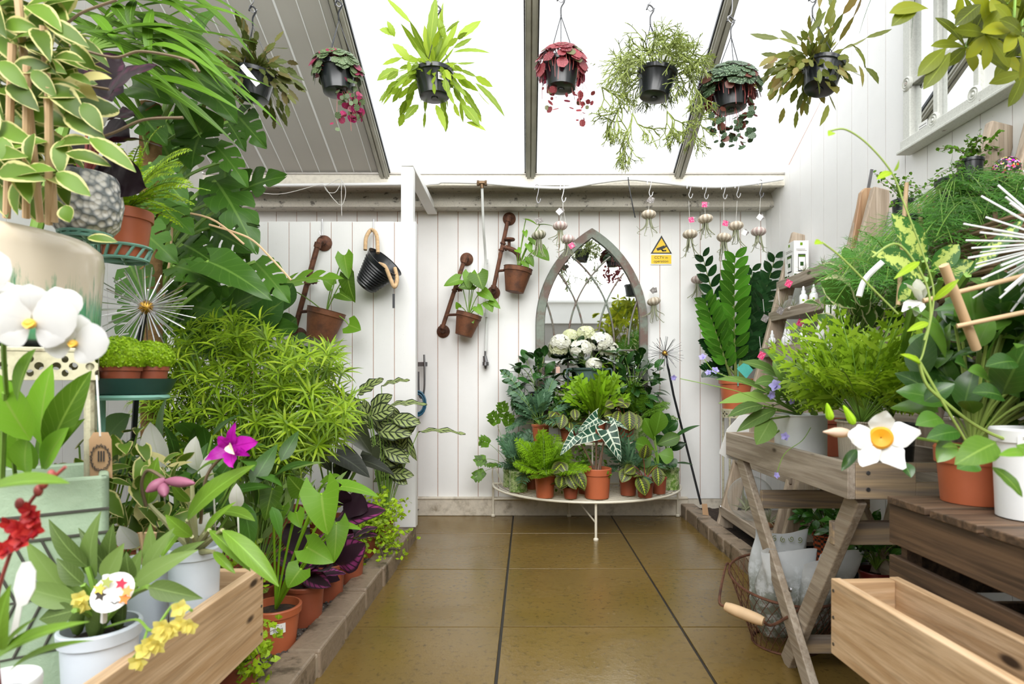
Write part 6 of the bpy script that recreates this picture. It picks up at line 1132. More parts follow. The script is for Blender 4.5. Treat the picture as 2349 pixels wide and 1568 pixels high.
# shelf goods
def sx(z, k=.02): return fx(z) - .035 + k
def bottle(y, z, k, label):
    y = y + DY; z = {1.0: .976, 1.185: 1.166}[z]; x = sx(z, k); root = thing('dropper_bottle', label, 'bottle', (x, y, z), 'white bottles on the ladder shelf'); m = MB(); m.lathe((x, y, z + .001), [(.017, 0), (.019, .003), (.019, .055), (.015, .066), (.008, .07)], 20); bbo = m.build('bottle_body', M['whiteplastic'], root, True, ang=.8); m = MB(); m.lathe((x, y, z + .07), [(.0105, 0), (.0105, .016), (.006, .018), (.005, .034), (.002, .038)], 16); m.build('spray_cap', M['whiteplastic'], root, True, ang=.6)
    m = MB(); f = V((x, y, z)); a = math.atan2(-y, -x); 
    for i, (dz, w, mi) in enumerate(((.034, .5, 0), (.022, .35, 1))):
        for k2 in range(4): aa = a - w / 2 + w * k2 / 4; m.quad(*[f + V((.0193 * math.cos(q), .0193 * math.sin(q), zz)) for q, zz in ((aa, dz), (aa + w / 4, dz), (aa + w / 4, dz + (.01 if mi == 0 else .002)), (aa, dz + (.01 if mi == 0 else .002)))], mi)
    m.build('label_print', [GR['g_lime'], M['pink']], bbo)
for y, z, k, w in ((3.22, 1.0, .02, 'in the row of three, nearest the boards corner'), (3.12, 1.0, .045, 'in the row of three, middle and set back'), (3.04, 1.0, .025, 'in the row of three, nearest the pink tag'), (2.9, 1.0, .03, 'beside the row of three, behind the bright fern'), (2.98, 1.185, .02, 'on the shelf above, partly behind a glass vial'), (2.92, 1.185, .04, 'on the shelf above, closest to the white net')): bottle(y, z, k, 'white spray bottle ' + w)
root = thing('carton', 'tall white carton printed with a phone, standing on the top ladder shelf', 'box', (1.39, 3.01, 1.333)); bx0, bx1, by0, by1, bz = 1.35, 1.425, 2.96, 3.065, 1.333
m = MB(); m.bb(bx0, bx1, by0, by1, bz, bz + .20); cbo = m.build('carton_body', M['paper'], root, bevel=.001)
def face(u, v, o=.001): return V((bx0 + (bx1 - bx0) * u, by0 - o, bz + .2 * v))
def fq(nm, u0, u1, v0, v1, mat, o=.001): m = MB(); m.quad(face(u0, v0, o), face(u1, v0, o), face(u1, v1, o), face(u0, v1, o)); m.build(nm, mat, cbo)
def lf(u, v, o=.001): return V((bx0 - o, by1 - (by1 - by0) * u, bz + .2 * v))
def lq(nm, u0, u1, v0, v1, mat, o=.001): m = MB(); m.quad(lf(u0, v0, o), lf(u1, v0, o), lf(u1, v1, o), lf(u0, v1, o)); m.build(nm, mat, cbo)
for q in (fq, lq):
    q('printed_phone', .28, .78, .22, .66, M['ink'], .001); q('phone_screen', .31, .75, .25, .63, M['paper'], .0015); q('phone_bar', .31, .75, .585, .635, GR['g_mid'], .002); q('printed_plant', .42, .64, .36, .46, GR['g_deep'], .002); q('printed_lines', .15, .85, .74, .75, M['greycard']); q('printed_lines', .15, .75, .775, .785, M['greycard']); q('printed_logo', .42, .58, .88, .95, GR['g_bright']); q('printed_leaves', .02, .5, .03, .16, GR['g_deep'])
def airplant(name, label, p, n, L, w, seed, base=None, el=(10, 85)):
    rr = random.Random(seed); root = thing(name, label, 'air plant', tuple(p)); m = MB(); p = V(p)
    for i in range(n): pts = arc(p, dv(i * 2.4, R(rr.uniform(*el))), L * rr.uniform(.6, 1.2), rr.uniform(.2, 1.2), 6); m.tube(pts, [w * (1 - .95 * k / 6) for k in range(7)], 4)
    m.build('leaves_tuft', M['airplant'], root, True)
    if base: m = MB(); m.ball(p + V((0, 0, -.008)), (.03, .02, .014), 10, 6); m.build('base_stone', base, root, True)
M['pumice'] = solid('pale_coral_stone', (.62, .55, .50), .9, 0, .25, 80, .3, .006); M['bark'] = solid('bark_chip', (.28, .13, .06), .85, 0, .3, 60)
airplant('air_plant', 'air plant on pale coral stone next to the white carton', (sx(1.33, .02), 2.870, 1.352), 22, .05, .002, 1, M['pumice'])
airplant('air_plant', 'spiky air plant further along the top ladder shelf', (sx(1.33, .03), 2.710, 1.350), 22, .05, .002, 2, M['bark'])
airplant('air_plant', 'spiky dark-based air plant at the top shelf end nearest the fern', (sx(1.33, .03), 2.490, 1.350), 26, .06, .0022, 3, M['bark'])
airplant('air_plant', 'long-haired air plant in front of the middle shelf upright', (sx(1.165, .02), 3.010, 1.185), 30, .1, .0018, 4, None)
airplant('air_plant', 'air plant on coral stone on the middle bottle shelf', (sx(1.165, .01), 2.870, 1.185), 16, .05, .0018, 5, M['pumice'])
airplant('air_plant', 'air plant sprawled on bark before the row of three bottles', (sx(0.975, -.005), 2.950, 0.993), 26, .07, .0022, 6, M['bark'])
airplant('air_plant', 'upright grassy air plant beside the row of three bottles', (sx(0.975, .02), 2.780, 0.993), 24, .12, .0018, 7, M['bark'], (50, 88))
root = thing('glass_vase', 'small clear glass bulb vase on the middle bottle shelf', 'vase', (sx(1.165, .03), 2.950, 1.166)); m = MB(); m.lathe((sx(1.165, .03), 2.950, 1.167), [(.01, 0), (.032, .015), (.036, .035), (.028, .055), (.01, .066), (.009, .085)], 24, cap=False); m.build('glass', glassy('clear_glass', (.85, .9, .9), .03, .12), root, True)
for x, y, mt, lab in ((1809, 650, 'pink', 'pink tag hanging from the top ladder shelf'), (1790, 712, 'greycard', 'grey tag hanging from the middle shelf edge'), (1755, 730, 'greycard', 'grey tag hanging past the ladder upright'), (1836, 740, 'pink', 'pink tag hanging below the twig on the middle shelf'), (1747, 815, 'pink', 'pink tag hanging from the lowest bottle shelf'), (1925, 617, 'pink', 'pink tag pinned on the white net')):
    d = 2.8 if x < 1900 else 2.3; root = thing('hanging_tag', lab, 'tag', tuple(P(x, y, d))); m = MB(); m.box(P(x, y, d), (.03, .001, .034), Matrix.Rotation(.5, 3, 'Y')); m.build('card', M[mt], root); m = MB(); m.tube([P(x - 2, y - 14, d), P(x - 5, y - 44, d + .02)], .001, 4); m.build('string', M['string'], root)
m = MB(); m.tube(spl([P(1880, 640, 2.9), P(1862, 665, 2.88), P(1850, 700, 2.87), P(1830, 706, 2.88), P(1862, 708, 2.86), P(1940, 720, 2.8)], 6), .004, 6); tag(m.build('twig', M['cane'], None, True), 'bare brown twig lying along the middle bottle shelf', 'twig')
# black bird-house lantern and glass terrarium
root = thing('lantern', 'small black roofed lantern on the ladder shelf behind the lilac flowers', 'lantern', (1.27, 2.78, .701)); m = MB(); m.lathe((1.27, 2.78, .701), [(.05, 0), (.05, .012), (.042, .02), (.042, .13), (.075, .135), (.02, .19), (.008, .2), (.008, .22)], 6); m.build('lantern_body', M['black'], root)
c = P(1722, 1145, 2.85); root = thing('glass_terrarium', 'large round glass terrarium with air plants on the bottom ladder shelf', 'terrarium', (c.x, c.y, .141)); m = MB(); m.ball((c.x, c.y, .25), .108, 40, 24); m.build('glass_globe', glassy('terrarium_glass', (.55, .62, .62), .02, .04), root, True)
airplant('air_plant', 'curly wide-leaved air plant inside the glass terrarium', (c.x - .03, c.y - .03, .2), 18, .09, .006, 8, None); airplant('air_plant', 'grassy air plant spilling in front of the glass terrarium', (c.x + .02, c.y - .17, .17), 34, .11, .003, 9, M['bark'])
# white net cloth
m = MB(); nn = 14; pts = []; cor = [P(1925, 640, 2.33), P(1985, 615, 2.33), P(1985, 900, 2.2), P(1840, 830, 2.33)]
for i in range(nn + 1):
    for j in range(nn + 1):
        a = cor[0].lerp(cor[1], i / nn); b = cor[3].lerp(cor[2], i / nn); pts.append(a.lerp(b, j / nn) + V((0, .012 * math.sin(i * 1.3 + j * .3), 0)))
m.add(pts, [(i * (nn + 1) + j, (i + 1) * (nn + 1) + j, (i + 1) * (nn + 1) + j + 1, i * (nn + 1) + j + 1) for i in range(nn) for j in range(nn)]); n_ = NT('white_net'); n_.set((.78, .78, .76), .8); t = n_.N('ShaderNodeBsdfTransparent'); mx = n_.N('ShaderNodeMixShader'); mx.inputs[0].default_value = .72; n_.l.new(t.outputs[0], mx.inputs[1]); n_.l.new(n_.b.outputs[0], mx.inputs[2]); n_.l.new(mx.outputs[0], n_.out.inputs[0]); M['net'] = n_.mat
tag(m.build('net_cloth', M['net'], None, True), 'white net cloth draped down the ladder shelf front', 'cloth')
m = MB(); m.prism([P(u, v, 2.112) for u, v in ((1650, 1040), (1668, 985), (1700, 950), (1720, 950), (1716, 1060), (1665, 1050))], (0, .006, 0)); tag(m.build('net_bag', M['net'], None), 'crumpled white net bag behind the tray table corner', 'net bag')
# ZZ plant on a narrow metal stand
dz = 3.32; zc = P(1690, 930, dz); root = thing('plant_pedestal', 'narrow pierced metal stand under the tall glossy feather-leaved plant', 'stand', (zc.x, dz, .045)); ztp = .665
m = MB(); m.lathe((zc.x, dz, ztp - .012), [(.085, 0), (.085, .012)], 28); m.build('stand_top', M['standcream'], root, True, ang=.6)
m = MB(); m.lathe((zc.x, dz, ztp - .05), [(.083, 0), (.083, .045)], 28, cap=False); m.build('pierced_apron', M['pierced'], root)
for a in (.8, 2.4, 3.9, 5.5): m = MB(); m.tube([(zc.x + .08 * math.cos(a), dz + .08 * math.sin(a), .045), (zc.x + .08 * math.cos(a), dz + .08 * math.sin(a), ztp - .01)], .006, 6); m.build('leg', M['standcream'], root, True)
root = thing('zz_plant', 'tall glossy plant with upright feather-like stems in a terracotta pot near the corner', 'potted plant', (zc.x, dz, ztp)); hP = P(1690, 868, dz).z - ztp; pot(root, zc.x, dz, ztp, .098, .078, hP, M['terra'], rim=.03)
m, ms = MB(), MB(); c = V((zc.x, dz, ztp + hP - .02)); m2 = MB()
for x1, y1, x0, y0, w, mm in ((1618, 690, 1700, 860, 24, 2), (1686, 590, 1698, 860, 26, 2), (1612, 588, 1690, 855, 20, 1), (1745, 640, 1700, 860, 22, 1), (1778, 590, 1710, 860, 20, 1), (1735, 650, 1690, 860, 20, 1), (1725, 620, 1695, 850, 20, 1), (1620, 780, 1685, 860, 16, 1), (1618, 850, 1680, 870, 14, 1), (1760, 720, 1700, 860, 18, 1), (1640, 720, 1690, 860, 18, 1), (1715, 700, 1695, 850, 18, 1)):
    b = P(x1, y1, dz - .04 if mm == 2 else dz + .04); k = r.uniform(.0, .05); pts = qb(c + V((r.uniform(-.03, .03), 0, 0)), c.lerp(b, .5) + V((-.02 if x1 < 1690 else .02, 0, k)), b, 22); ms.tube(pts, [.009 - .00033 * i for i in range(23)], 7); M_ = m2 if mm == 2 else m
    for i in range(4, 23):
        for s in ((-1,) if i % 2 else (1,)):
            d = (pts[min(i + 1, 22)] - pts[i - 1]).normalized(); sd = d.cross(V((0, -1, .1))).normalized(); q = (sd * s * .8 + d * .75 + V((0, -.15, 0))).normalized(); Lf = w * 2.0 * dz / F * (.6 + .4 * math.sin(PI * i / 23)); M_.leaf(pts[i], pts[i] + q * Lf, Lf * .27, up=V((s * .5, -1, .2)), n=6, cr=5, prof='ell', fold=.15, bend=.06)
m.build('foliage', leafm('very_dark_glossy_leaflet', (.012, .045, .012), rough=.16, tr=.08, vein=(.03, .08, .02)), root, True, ang=2); m2.build('young_foliage', leafm('glossy_young_leaflet', (.06, .20, .015), rough=.2, tr=.25, vein=(.14, .3, .04)), root, True, ang=2); ms.build('stems', solid('stout_olive_stem', (.17, .22, .06), .4), root, True)
m = MB(); m.quad(P(1690, 845, 3.2), P(1712, 868, 3.2), P(1728, 848, 3.2), P(1710, 828, 3.2)); m.tube([P(1693, 835, 3.22), P(1693, 885, 3.22)], .003, 5); m.build('plant_label', [solid('aqua_card', (.10, .52, .45), .5)], root)
# tray table
TX, TXb, TY0, TY1, TZ, TT = .713, 1.115, 1.30, 2.10, .557, .638
root = thing('tray_table', 'weathered grey folding tray table on crossed legs carrying potted plants', 'table', ((TX + TXb) / 2, 1.7, 0))
m = MB(); m.bb(TX + .018, TXb - .018, TY0 + .018, TY1 - .018, TZ + .006, TZ + .018); m.build('tray_base', M['w_grey'], root)
for nm, a in (('tray_side', (TX, TX + .018, TY0 + .001, TY1, TZ, TT)), ('tray_side', (TXb - .018, TXb, TY0 + .001, TY1, TZ, TT))): m = MB(); m.bb(*a); m.build(nm, M['w_grey'], root, bevel=.002)
m = MB(); hz = (TT + TZ) / 2 + .008; h0, h1 = .865, .945
m.bb(TX + .018, h0, TY0, TY0 + .018, TZ, TT); m.bb(h1, TXb - .018, TY0, TY0 + .018, TZ, TT); m.bb(h0, h1, TY0, TY0 + .018, TZ, hz - .012); m.bb(h0, h1, TY0, TY0 + .018, hz + .012, TT); m.build('tray_end', M['w_greyx'], root, bevel=.0015)
m = MB(); m.bb(TX + .018, TXb - .018, TY1 - .018, TY1, TZ, TT); m.build('tray_end', M['w_greyx'], root, bevel=.002)
m = MB()
for zz in (TZ + .022, TT - .022): m.lathe((TX + .045, TY0 - .0005, zz), [(.005, 0), (.0045, .0015)], 10, mat=Matrix.Rotation(R(90), 3, 'X'))
m.build('screws', M['steel_dark'], root, True)
M['w_leg'] = wood('weathered_grey_leg', (.30, .235, .17), (.46, .39, .31), 1, .6, False)
for xx in (TX + .02, TXb - .05):
    for ya, yb, dx in ((2.0, 1.48, 0), (1.24 + .1, 1.70, .024)):
        m = MB(); m.beam((xx + dx, ya, TZ), (xx + dx, yb, .0), .022, .052, up=(0, 1, .4)); m.build('leg', M['w_leg'], root, bevel=.003)
    m = MB(); m.lathe((xx - .012, 1.60, .25), [(.008, 0), (.006, .004)], 10, mat=Matrix.Rotation(R(-90), 3, 'Y')); m.build('pivot_bolt', M['steel_dark'], root, True)
for y, z, h in ((1.86, .445, .056), (1.43, .45, .056), (1.635, .085, .045)): m = MB(); m.bb(TX + .03, TXb - .03, y - .011, y + .011, z - h / 2, z + h / 2); m.build('cross_rail', M['w_greyx'], root, bevel=.002)
# wire basket with bags of moss
bc = V((.81, 1.83, 0)); root = thing('wire_basket', 'round rusty wire basket with a wooden-gripped handle under the tray table', 'basket', tuple(bc)); tm = Matrix.Rotation(R(-8), 3, 'X')
def bp(a, t): rr_ = .10 + .07 * t; return bc + V((rr_ * math.cos(a), rr_ * math.sin(a) * .95, .004 + .2 * t + .03 * t * math.sin(a)))
m = MB(); nA = 34
for i in range(nA):
    for s in (-1, 1): m.tube([bp(2 * PI * (i + s * k * .5) / nA, k / 8) for k in range(9)], .0011, 4)
m.build('wire_mesh', M['rust'], root, True)
for t, nm in ((1, 'rim'), (0, 'base_ring')): m = MB(); m.tube([bp(2 * PI * i / 40, t) for i in range(40)], .004, 6, closed=True); m.build(nm, M['rust'], root, True)
m = MB(); a0, a1 = bp(R(150), 1), bp(R(262), 1); g0, g1 = P(1664, 1390, 1.63), P(1752, 1425, 1.56); m.tube(spl([a0, a0 + V((-.02, -.02, .005)), P(1650, 1375, 1.66), g0], 5), .004, 6); m.tube(spl([g1, P(1775, 1432, 1.58), a1], 5), .004, 6); blo = m.build('bail', M['rust'], root, True)
m = MB(); m.tube([g0.lerp(g1, k / 8) for k in range(9)], [.012, .0145, .0155, .016, .016, .016, .0155, .0145, .012], 14); m.build('wooden_grip', M['cane'], blo, True)
def mk_bag(seed):
    n = NT('cloudy_plastic_bag'); a = n.noise(26, 6, .7); z = n.N('ShaderNodeSeparateXYZ'); n.l.new(n.co(), z.inputs[0]); lo = n.step(z.outputs[2], .28, .10); f = n.m('MULTIPLY', n.step(a, .36, .54), lo); c = n.mix(n.m('MULTIPLY', f, .85), (.80, .83, .85), (.13, .15, .08)); n.set(c, .22, 0, .5); n.bump(n.noise(14, 3), .012, .7)
    t = n.N('ShaderNodeBsdfTranslucent'); n.l.new(c, t.inputs[0]); mx = n.N('ShaderNodeMixShader'); mx.inputs[0].default_value = .35; n.l.new(n.b.outputs[0], mx.inputs[1]); n.l.new(t.outputs[0], mx.inputs[2]); n.l.new(mx.outputs[0], n.out.inputs[0]); return n.mat
M['bag'] = mk_bag(1)
def bag(label, b, t, w, dep, seed, scroll=False):
    rr = random.Random(seed); b, t = V(b), V(t); root = thing('plastic_bag', label, 'bag', tuple(b), 'bags of moss in the wire basket'); ax = t - b; sd = V((w, 0, 0)); nr = ax.cross(sd).normalized(); m = MB(); nu, nv = 20, 14; vs = []; uv = []
    for j in range(nv + 1):
        v = j / nv; th = dep * max(.0, math.sin(PI * min(1, .12 + v * .80))) ** .8 * (1 if v < .8 else (1 - v) / .2 * .8 + .12)
        for i in range(nu):
            a = 2 * PI * i / nu; wob = 1 + .10 * math.sin(a * 3 + v * 6 + seed) + .06 * math.sin(a * 5 - v * 9); cx_ = math.cos(a); ww = (1.0 if v > .75 else .8 + .25 * math.sin(PI * v)) * .5
            vs.append(b + ax * (v + .03 * math.sin(a * 2 + seed) * v) + sd * (abs(cx_) ** .6 * (1 if cx_ > 0 else -1) * ww * wob) + nr * (math.sin(a) * th * wob)); uv.append((i / nu, v))
    fs = [(j * nu + i, j * nu + (i + 1) % nu, (j + 1) * nu + (i + 1) % nu, (j + 1) * nu + i) for j in range(nv) for i in range(nu)]; fs.append(tuple(range(nu - 1, -1, -1))); m.add(vs, fs, 0, uv); o = m.build('bag_film', M['bag'], root, True, ang=3); sm = o.modifiers.new('smooth', 'SUBSURF'); sm.levels = 1; sm.render_levels = 1
    if scroll:
        m = MB()
        for k in range(5):
            q = b.lerp(t, .93) + V((-.055 + k * .027, 0, .003 * (k % 2))) - nr * dep * .55 * (1 if nr.y > 0 else -1); m.tube([q + V((.009 * (1 - s_ / 14) * math.cos(s_ * .7 + k), 0, .011 * (1 - s_ / 14) * math.sin(s_ * .7 + k))) for s_ in range(13)], .0012, 4)
        m.build('scroll_print', solid('olive_print', (.22, .25, .06), .6), o)
bag('cloudy bag with olive scroll print standing tallest in the wire basket', bc + V((-.01, .05, .02)), P(1790, 1218, 1.9), .17, .045, 2, True)
bag('cloudy bag leaning forward against the basket rim nearest the handle', bc + V((-.02, -.02, .03)), P(1808, 1262, 1.74), .16, .04, 3)
bag('cloudy bag at the basket side nearest the pine box', bc + V((.06, -.0, .03)), P(1935, 1265, 1.72), .12, .035, 4)
bag('narrow cloudy bag squeezed between two others in the basket middle', bc + V((.03, -.05, .03)), P(1885, 1290, 1.66), .09, .03, 5)
# leafy pots standing on the soil under the table
def leafy(label, x, y, d, rad, L, seed, potm, band=None):
    c = P(x, y, d); rr = random.Random(seed); root = thing('potted_coffee_plant', label, 'potted plant', (c.x, d, .05), 'glossy seedlings under the tray table'); hp = max(.06, c.z - rad * .6 - .05); pot(root, c.x, d, .05, .05, .042, hp, potm, rim=.012); m, ms = MB(), MB(); bush(m, ms, V((c.x, d, .05 + hp)), c + V((0, 0, .01)), (rad, rad * .7, rad * .6), 75, L, L * .3, rr, 'ell', .5, .35, 3, .0016, cr=5, n=6, wav=.08); foliage(root, m, ms, GR['g_apple'] if seed == 1 else leafm('glossy_seedling_leaf', (.05, .16, .02), rough=.22, tr=.2))
n_ = NT('orange_patterned_pot'); zz = n_.N('ShaderNodeTexChecker'); zz.inputs['Scale'].default_value = 70; n_.l.new(n_.co((1, 1, 1.4)), zz.inputs[0]); n_.set(n_.mix(zz.outputs['Fac'], (.55, .10, .03), (.03, .02, .02)), .5)
leafy('glossy seedling in an orange and black patterned pot behind the crossed legs', 1895, 1185, 2.3, .11, .06, 2, n_.mat)
leafy('glossy seedling in a small red pot beside the dark crate', 2010, 1265, 1.75, .09, .055, 3, solid('dark_red_pot', (.16, .012, .012), .35))
leafy('glossy seedling in a dark pot behind the bags of moss', 1960, 1215, 2.1, .09, .055, 4, M['blackpot'])
m = MB(); m.prism([P(1813, 1175, 2.5), P(1838, 1120, 2.5), P(1836, 1185, 2.5)], (0, .004, 0)); tag(m.build('paper_cone', M['paper'], None), 'pointed white paper offcut on the bottom ladder shelf', 'paper')
m = MB(); q = P(1613, 1168, 3.2); m.prism([P(1610, 1155, 3.25), P(1622, 1155, 3.25), P(1626, 1182, 3.25), P(1612, 1180, 3.25)], (0, .002, 0)); tag(m.build('price_tag', M['kraft'], None), 'kraft price tag fallen by the stake foot on the soil', 'tag')
# dark crate and pine box on a low bench
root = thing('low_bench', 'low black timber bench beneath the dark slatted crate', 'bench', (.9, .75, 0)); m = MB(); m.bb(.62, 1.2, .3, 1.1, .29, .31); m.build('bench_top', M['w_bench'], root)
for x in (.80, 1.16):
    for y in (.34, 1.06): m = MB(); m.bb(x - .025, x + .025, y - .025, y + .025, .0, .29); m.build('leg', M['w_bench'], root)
root = thing('slatted_crate', 'dark-stained slatted crate under the terracotta pot and the white pot', 'crate', (.9, .8, .312)); cx0, cx1, cy0, cy1 = .687, 1.12, .42, 1.11
for i, (z0, z1) in enumerate(((.325, .405), (.425, .492), (.515, .588))):
    m = MB(); m.bb(cx0, cx0 + .011, cy0, cy1, z0, z1); m.build('slat', M['w_dark'], root, bevel=.0015); m = MB(); m.bb(cx1 - .011, cx1, cy0, cy1, z0, z1); m.build('slat', M['w_dark'], root, bevel=.0015)
for y in (cy0 + .012, cy1 - .012):
    for z0, z1 in ((.325, .405), (.425, .492), (.515, .588)): m = MB(); m.bb(cx0 + .011, cx1 - .011, y - .006, y + .006, z0, z1); m.build('end_slat', M['w_dark'], root)
    for x in (cx0 + .026, cx1 - .026): m = MB(); m.bb(x - .014, x + .014, y - (.022 if y > .8 else -.006), y - (.006 if y > .8 else -.022), .312, .588); m.build('corner_post', M['w_dark'], root)
for i in range(6): y0 = cy0 + i * .117; m = MB(); m.bb(cx0 - .004, cx1 + .004, y0, y0 + .105, .588 + .001 * (i % 2), .602 + .001 * (i % 2)); m.build('top_slat', wood('dark_top_slat', (.065, .04, .024), (.20, .12, .07), 0), root, bevel=.002)
crate_box('pine_box', 'raw pine box empty beside the dark slatted crate', .545, .672, .42, 1.05, .332, .467, .018, R(3.5))
# pots on the tray and the crate
root = thing('streptocarpus', 'lilac-flowered plant with soft fuzzy leaves in a straight white pot on the tray', 'potted plant', (.818, 1.75, TZ + .019)); pot(root, .818, 1.75, TZ + .019, .078, .072, .146, M['whiteplastic'], band=False, rim=.004)
c = V((.818, 1.75, .72)); GR['fuzz'] = leafm('soft_fuzzy_leaf', (.13, .24, .05), (.26, .40, .08), vein=(.24, .36, .10), tr=.3, rough=.6)
m, ms = MB(), MB()
for x0, y0, x1, y1, w, dd in ((1770, 960, 1735, 1020, 24, -.05), (1780, 920, 1648, 925, 16, 0), (1750, 930, 1670, 955, 16, -.05), (1790, 870, 1700, 830, 18, .02), (1800, 860, 1750, 800, 18, .0), (1790, 880, 1730, 880, 18, -.02), (1820, 840, 1830, 800, 16, .05), (1760, 900, 1640, 870, 12, .05), (1820, 900, 1880, 860, 18, 0), (1780, 940, 1690, 990, 16, -.03), (1800, 900, 1770, 840, 18, -.04), (1770, 1000, 1730, 940, 16, .05)):
    d = 1.68 + dd; m.leaf(P(x0, y0, d), P(x1, y1, d - .03), w * d / F, up=(r.uniform(-.3, .3), -.7, .7), n=8, cr=5, wav=.06, bend=.12); ms.tube(qb(c, c.lerp(P(x0, y0, d), .5), P(x0, y0, d), 5), .003, 5)
bush(m, ms, c, c + V((-.02, 0, .07)), (.11, .09, .07), 40, .06, .018, r, 'ell', .5, .2, 2, .002, cr=5, n=6); foliage(root, m, ms, GR['fuzz'])
M['lilac'] = leafm('lilac_petal', (.42, .38, .78), (.52, .47, .85), vein=(.34, .28, .7), tr=.35, var=.1)
for x, y, s, d in ((1780, 885, .019, 1.55), (1768, 905, .014, 1.56), (1612, 820, .012, 1.6), (1640, 850, .012, 1.6), (1625, 855, .010, 1.6), (1801, 1000, .0125, 1.5), (1780, 1090, .010, 1.5), (1815, 920, .01, 1.56), (1545, 865, .010, 1.62)): small_orchid(root, P(x, y, d), s, M['lilac'], r, 'blossom', (-.2, -1, .1))
ms = MB()
for pts in (((1770, 930), (1700, 900), (1640, 885), (1560, 868)), ((1860, 980), (1840, 1010), (1800, 1040), (1782, 1085)), ((1760, 900), (1690, 870), (1640, 852), (1615, 822))): ms.tube(spl([P(x, y, 1.57) for x, y in pts], 6), .0011, 5)
ms.build('flower_stalks', M['stem_g'], root, True)
root = thing('potted_fern', 'bright lacy fern in a ribbed beige pot on the tray table', 'fern', (.812, 1.40, TZ + .019)); n_ = NT('ribbed_beige_pot'); x_, y_ = n_.uv(); s_ = n_.m('ABSOLUTE', n_.m('SINE', n_.m('MULTIPLY', x_, 300.0))); n_.set(n_.mix(s_, (.30, .26, .20), (.42, .37, .29)), .8); n_.bump(s_, .002); pot(root, .812, 1.40, TZ + .019, .068, .056, .15, n_.mat, band=False, rim=.004)
m, ms = MB(), MB(); c = V((.812, 1.42, .715))
for i in range(64):
    a = i * 2.4; pts = arc(c, (dv(a, R(r.uniform(35, 88))) + V((.12, .1, 0))).normalized(), r.uniform(.16, .31), r.uniform(.3, .95), 9); ms.tube(pts, .0014, 4); frond(m, pts[3:], .074, .02, up=(r.uniform(-.3, .3), -.6, .8), sub=3, cnt=7, r=r, fwd=.6)
foliage(root, m, ms, leafm('lacy_lime_frond', (.27, .45, .02), (.42, .56, .06), tr=.42, vein=(.32, .5, .06)))
root = thing('mandevilla', 'twining plant with one white yellow-throated trumpet flower in terracotta on the crate', 'potted plant', (.80, 1.05, .604)); pot(root, .80, 1.05, .604, .058, .048, .10, M['terra'], rim=.03)
m, ms = MB(), MB(); c = V((.80, 1.05, .70)); bush(m, ms, c, V((.87, 1.06, .83)), (.14, .12, .13), 130, .085, .027, r, 'ell', .6, .15, 3, .0025, camf=.6, cr=5, n=7, bend=.08, fold=.15)
bush(m, ms, c, V((.96, 1.1, .91)), (.15, .13, .13), 120, .085, .026, r, 'ell', .6, .15, 3, .0025, camf=.6, cr=5, n=7, bend=.08)
for x0, y0, x1, y1, w, dd in ((2200, 990, 2125, 1005, 22, -.1), (2160, 960, 2100, 975, 24, -.08), (2240, 1060, 2195, 1075, 24, -.12), (2220, 850, 2190, 830, 26, -.05), (2270, 870, 2220, 850, 24, -.06), (2300, 910, 2230, 900, 26, -.1), (2120, 920, 2190, 880, 22, -.05), (1965, 1030, 1930, 1080, 12, -.1), (2070, 1060, 2090, 1095, 16, -.1), (2330, 830, 2260, 840, 24, -.08), (2180, 1010, 2150, 1060, 22, -.09)):
    d = 1.0 + dd; m.leaf(P(x0, y0, d), P(x1, y1, d - .02), w * d / F, up=(r.uniform(-.2, .2), -.8, .6), n=8, cr=5, fold=.2, bend=.08)
m.build('foliage', leafm('leathery_green_leaf', (.035, .115, .014), (.13, .26, .03), vein=(.11, .22, .04), rough=.25, tr=.18, spec=.6, var=.4), root, True, ang=2)
for pts, w in ((((1905, 300), (1940, 297), (1990, 330), (2045, 395), (2075, 470), (2120, 590), (2142, 680), (2120, 800), (2108, 830)), .0014), (((2108, 830), (2125, 880), (2160, 915), (2230, 970), (2300, 1005), (2360, 1015)), .0025), (((2000, 590), (2060, 560), (2120, 640), (2135, 720), (2120, 780)), .0018), (((1885, 555), (1930, 590), (2000, 660), (2060, 720)), .0014), (((2110, 830), (2150, 900), (2215, 1010)), .0022)): ms.tube(spl([P(x, y, .92) for x, y in pts], 7), w, 6)
for x0, y0, x1, y1 in ((2045, 395, 2010, 412), (2050, 392, 2062, 365), (1910, 303, 1900, 312), (2110, 835, 2065, 812), (2112, 832, 2080, 818), (2140, 690, 2200, 640), (2130, 740, 2080, 760), (2110, 600, 2050, 640), (1885, 555, 1868, 560)): m3 = MB(); m3.leaf(P(x0, y0, .92), P(x1, y1, .9), .006, up=(0, -1, .5), n=6); m3.build('young_leaf', GR['g_lime'], root, True)
ms.build('twining_stems', solid('lime_vine', (.30, .41, .09), .5), root, True)
M['mandw'] = leafm('white_trumpet_petal', (.87, .87, .87), (.88, .88, .88), vein=(.85, .85, .85), tr=.25, var=.02)
fc = P(2018, 1003, .86); m = MB(); fw = V((-.35, -1, .05)).normalized(); ax_ = fw.orthogonal().normalized(); bx_ = fw.cross(ax_)
for (x, y), w in (((2030, 942), 30), ((2112, 990), 32), ((2075, 1075), 30), ((1975, 1068), 28), ((1945, 998), 30)): m.leaf(fc + fw * .002, P(x, y, .84), w * .86 / F, up=(-.2, -1, .15), prof='star', n=10, cr=5, wav=.08, bend=-.05, fold=-.12)
m.lathe(fc - fw * .0, [(.003, -.02), (.01, 0), (.017, .006)], 20, mat=Matrix((ax_, bx_, fw)).transposed(), cap=False); tro = m.build('trumpet_flower', M['mandw'], root, True, ang=3)
m = MB(); m.lathe(fc + fw * .0035, [(.0165, 0), (.0165, .004), (.013, .007), (.006, .0055), (.001, .004)], 24, mat=Matrix((ax_, bx_, fw)).transposed(), cap=False); m.build('yellow_throat', solid('orange_yellow_throat', (.80, .36, .01), .5, 0, .2), tro, True)
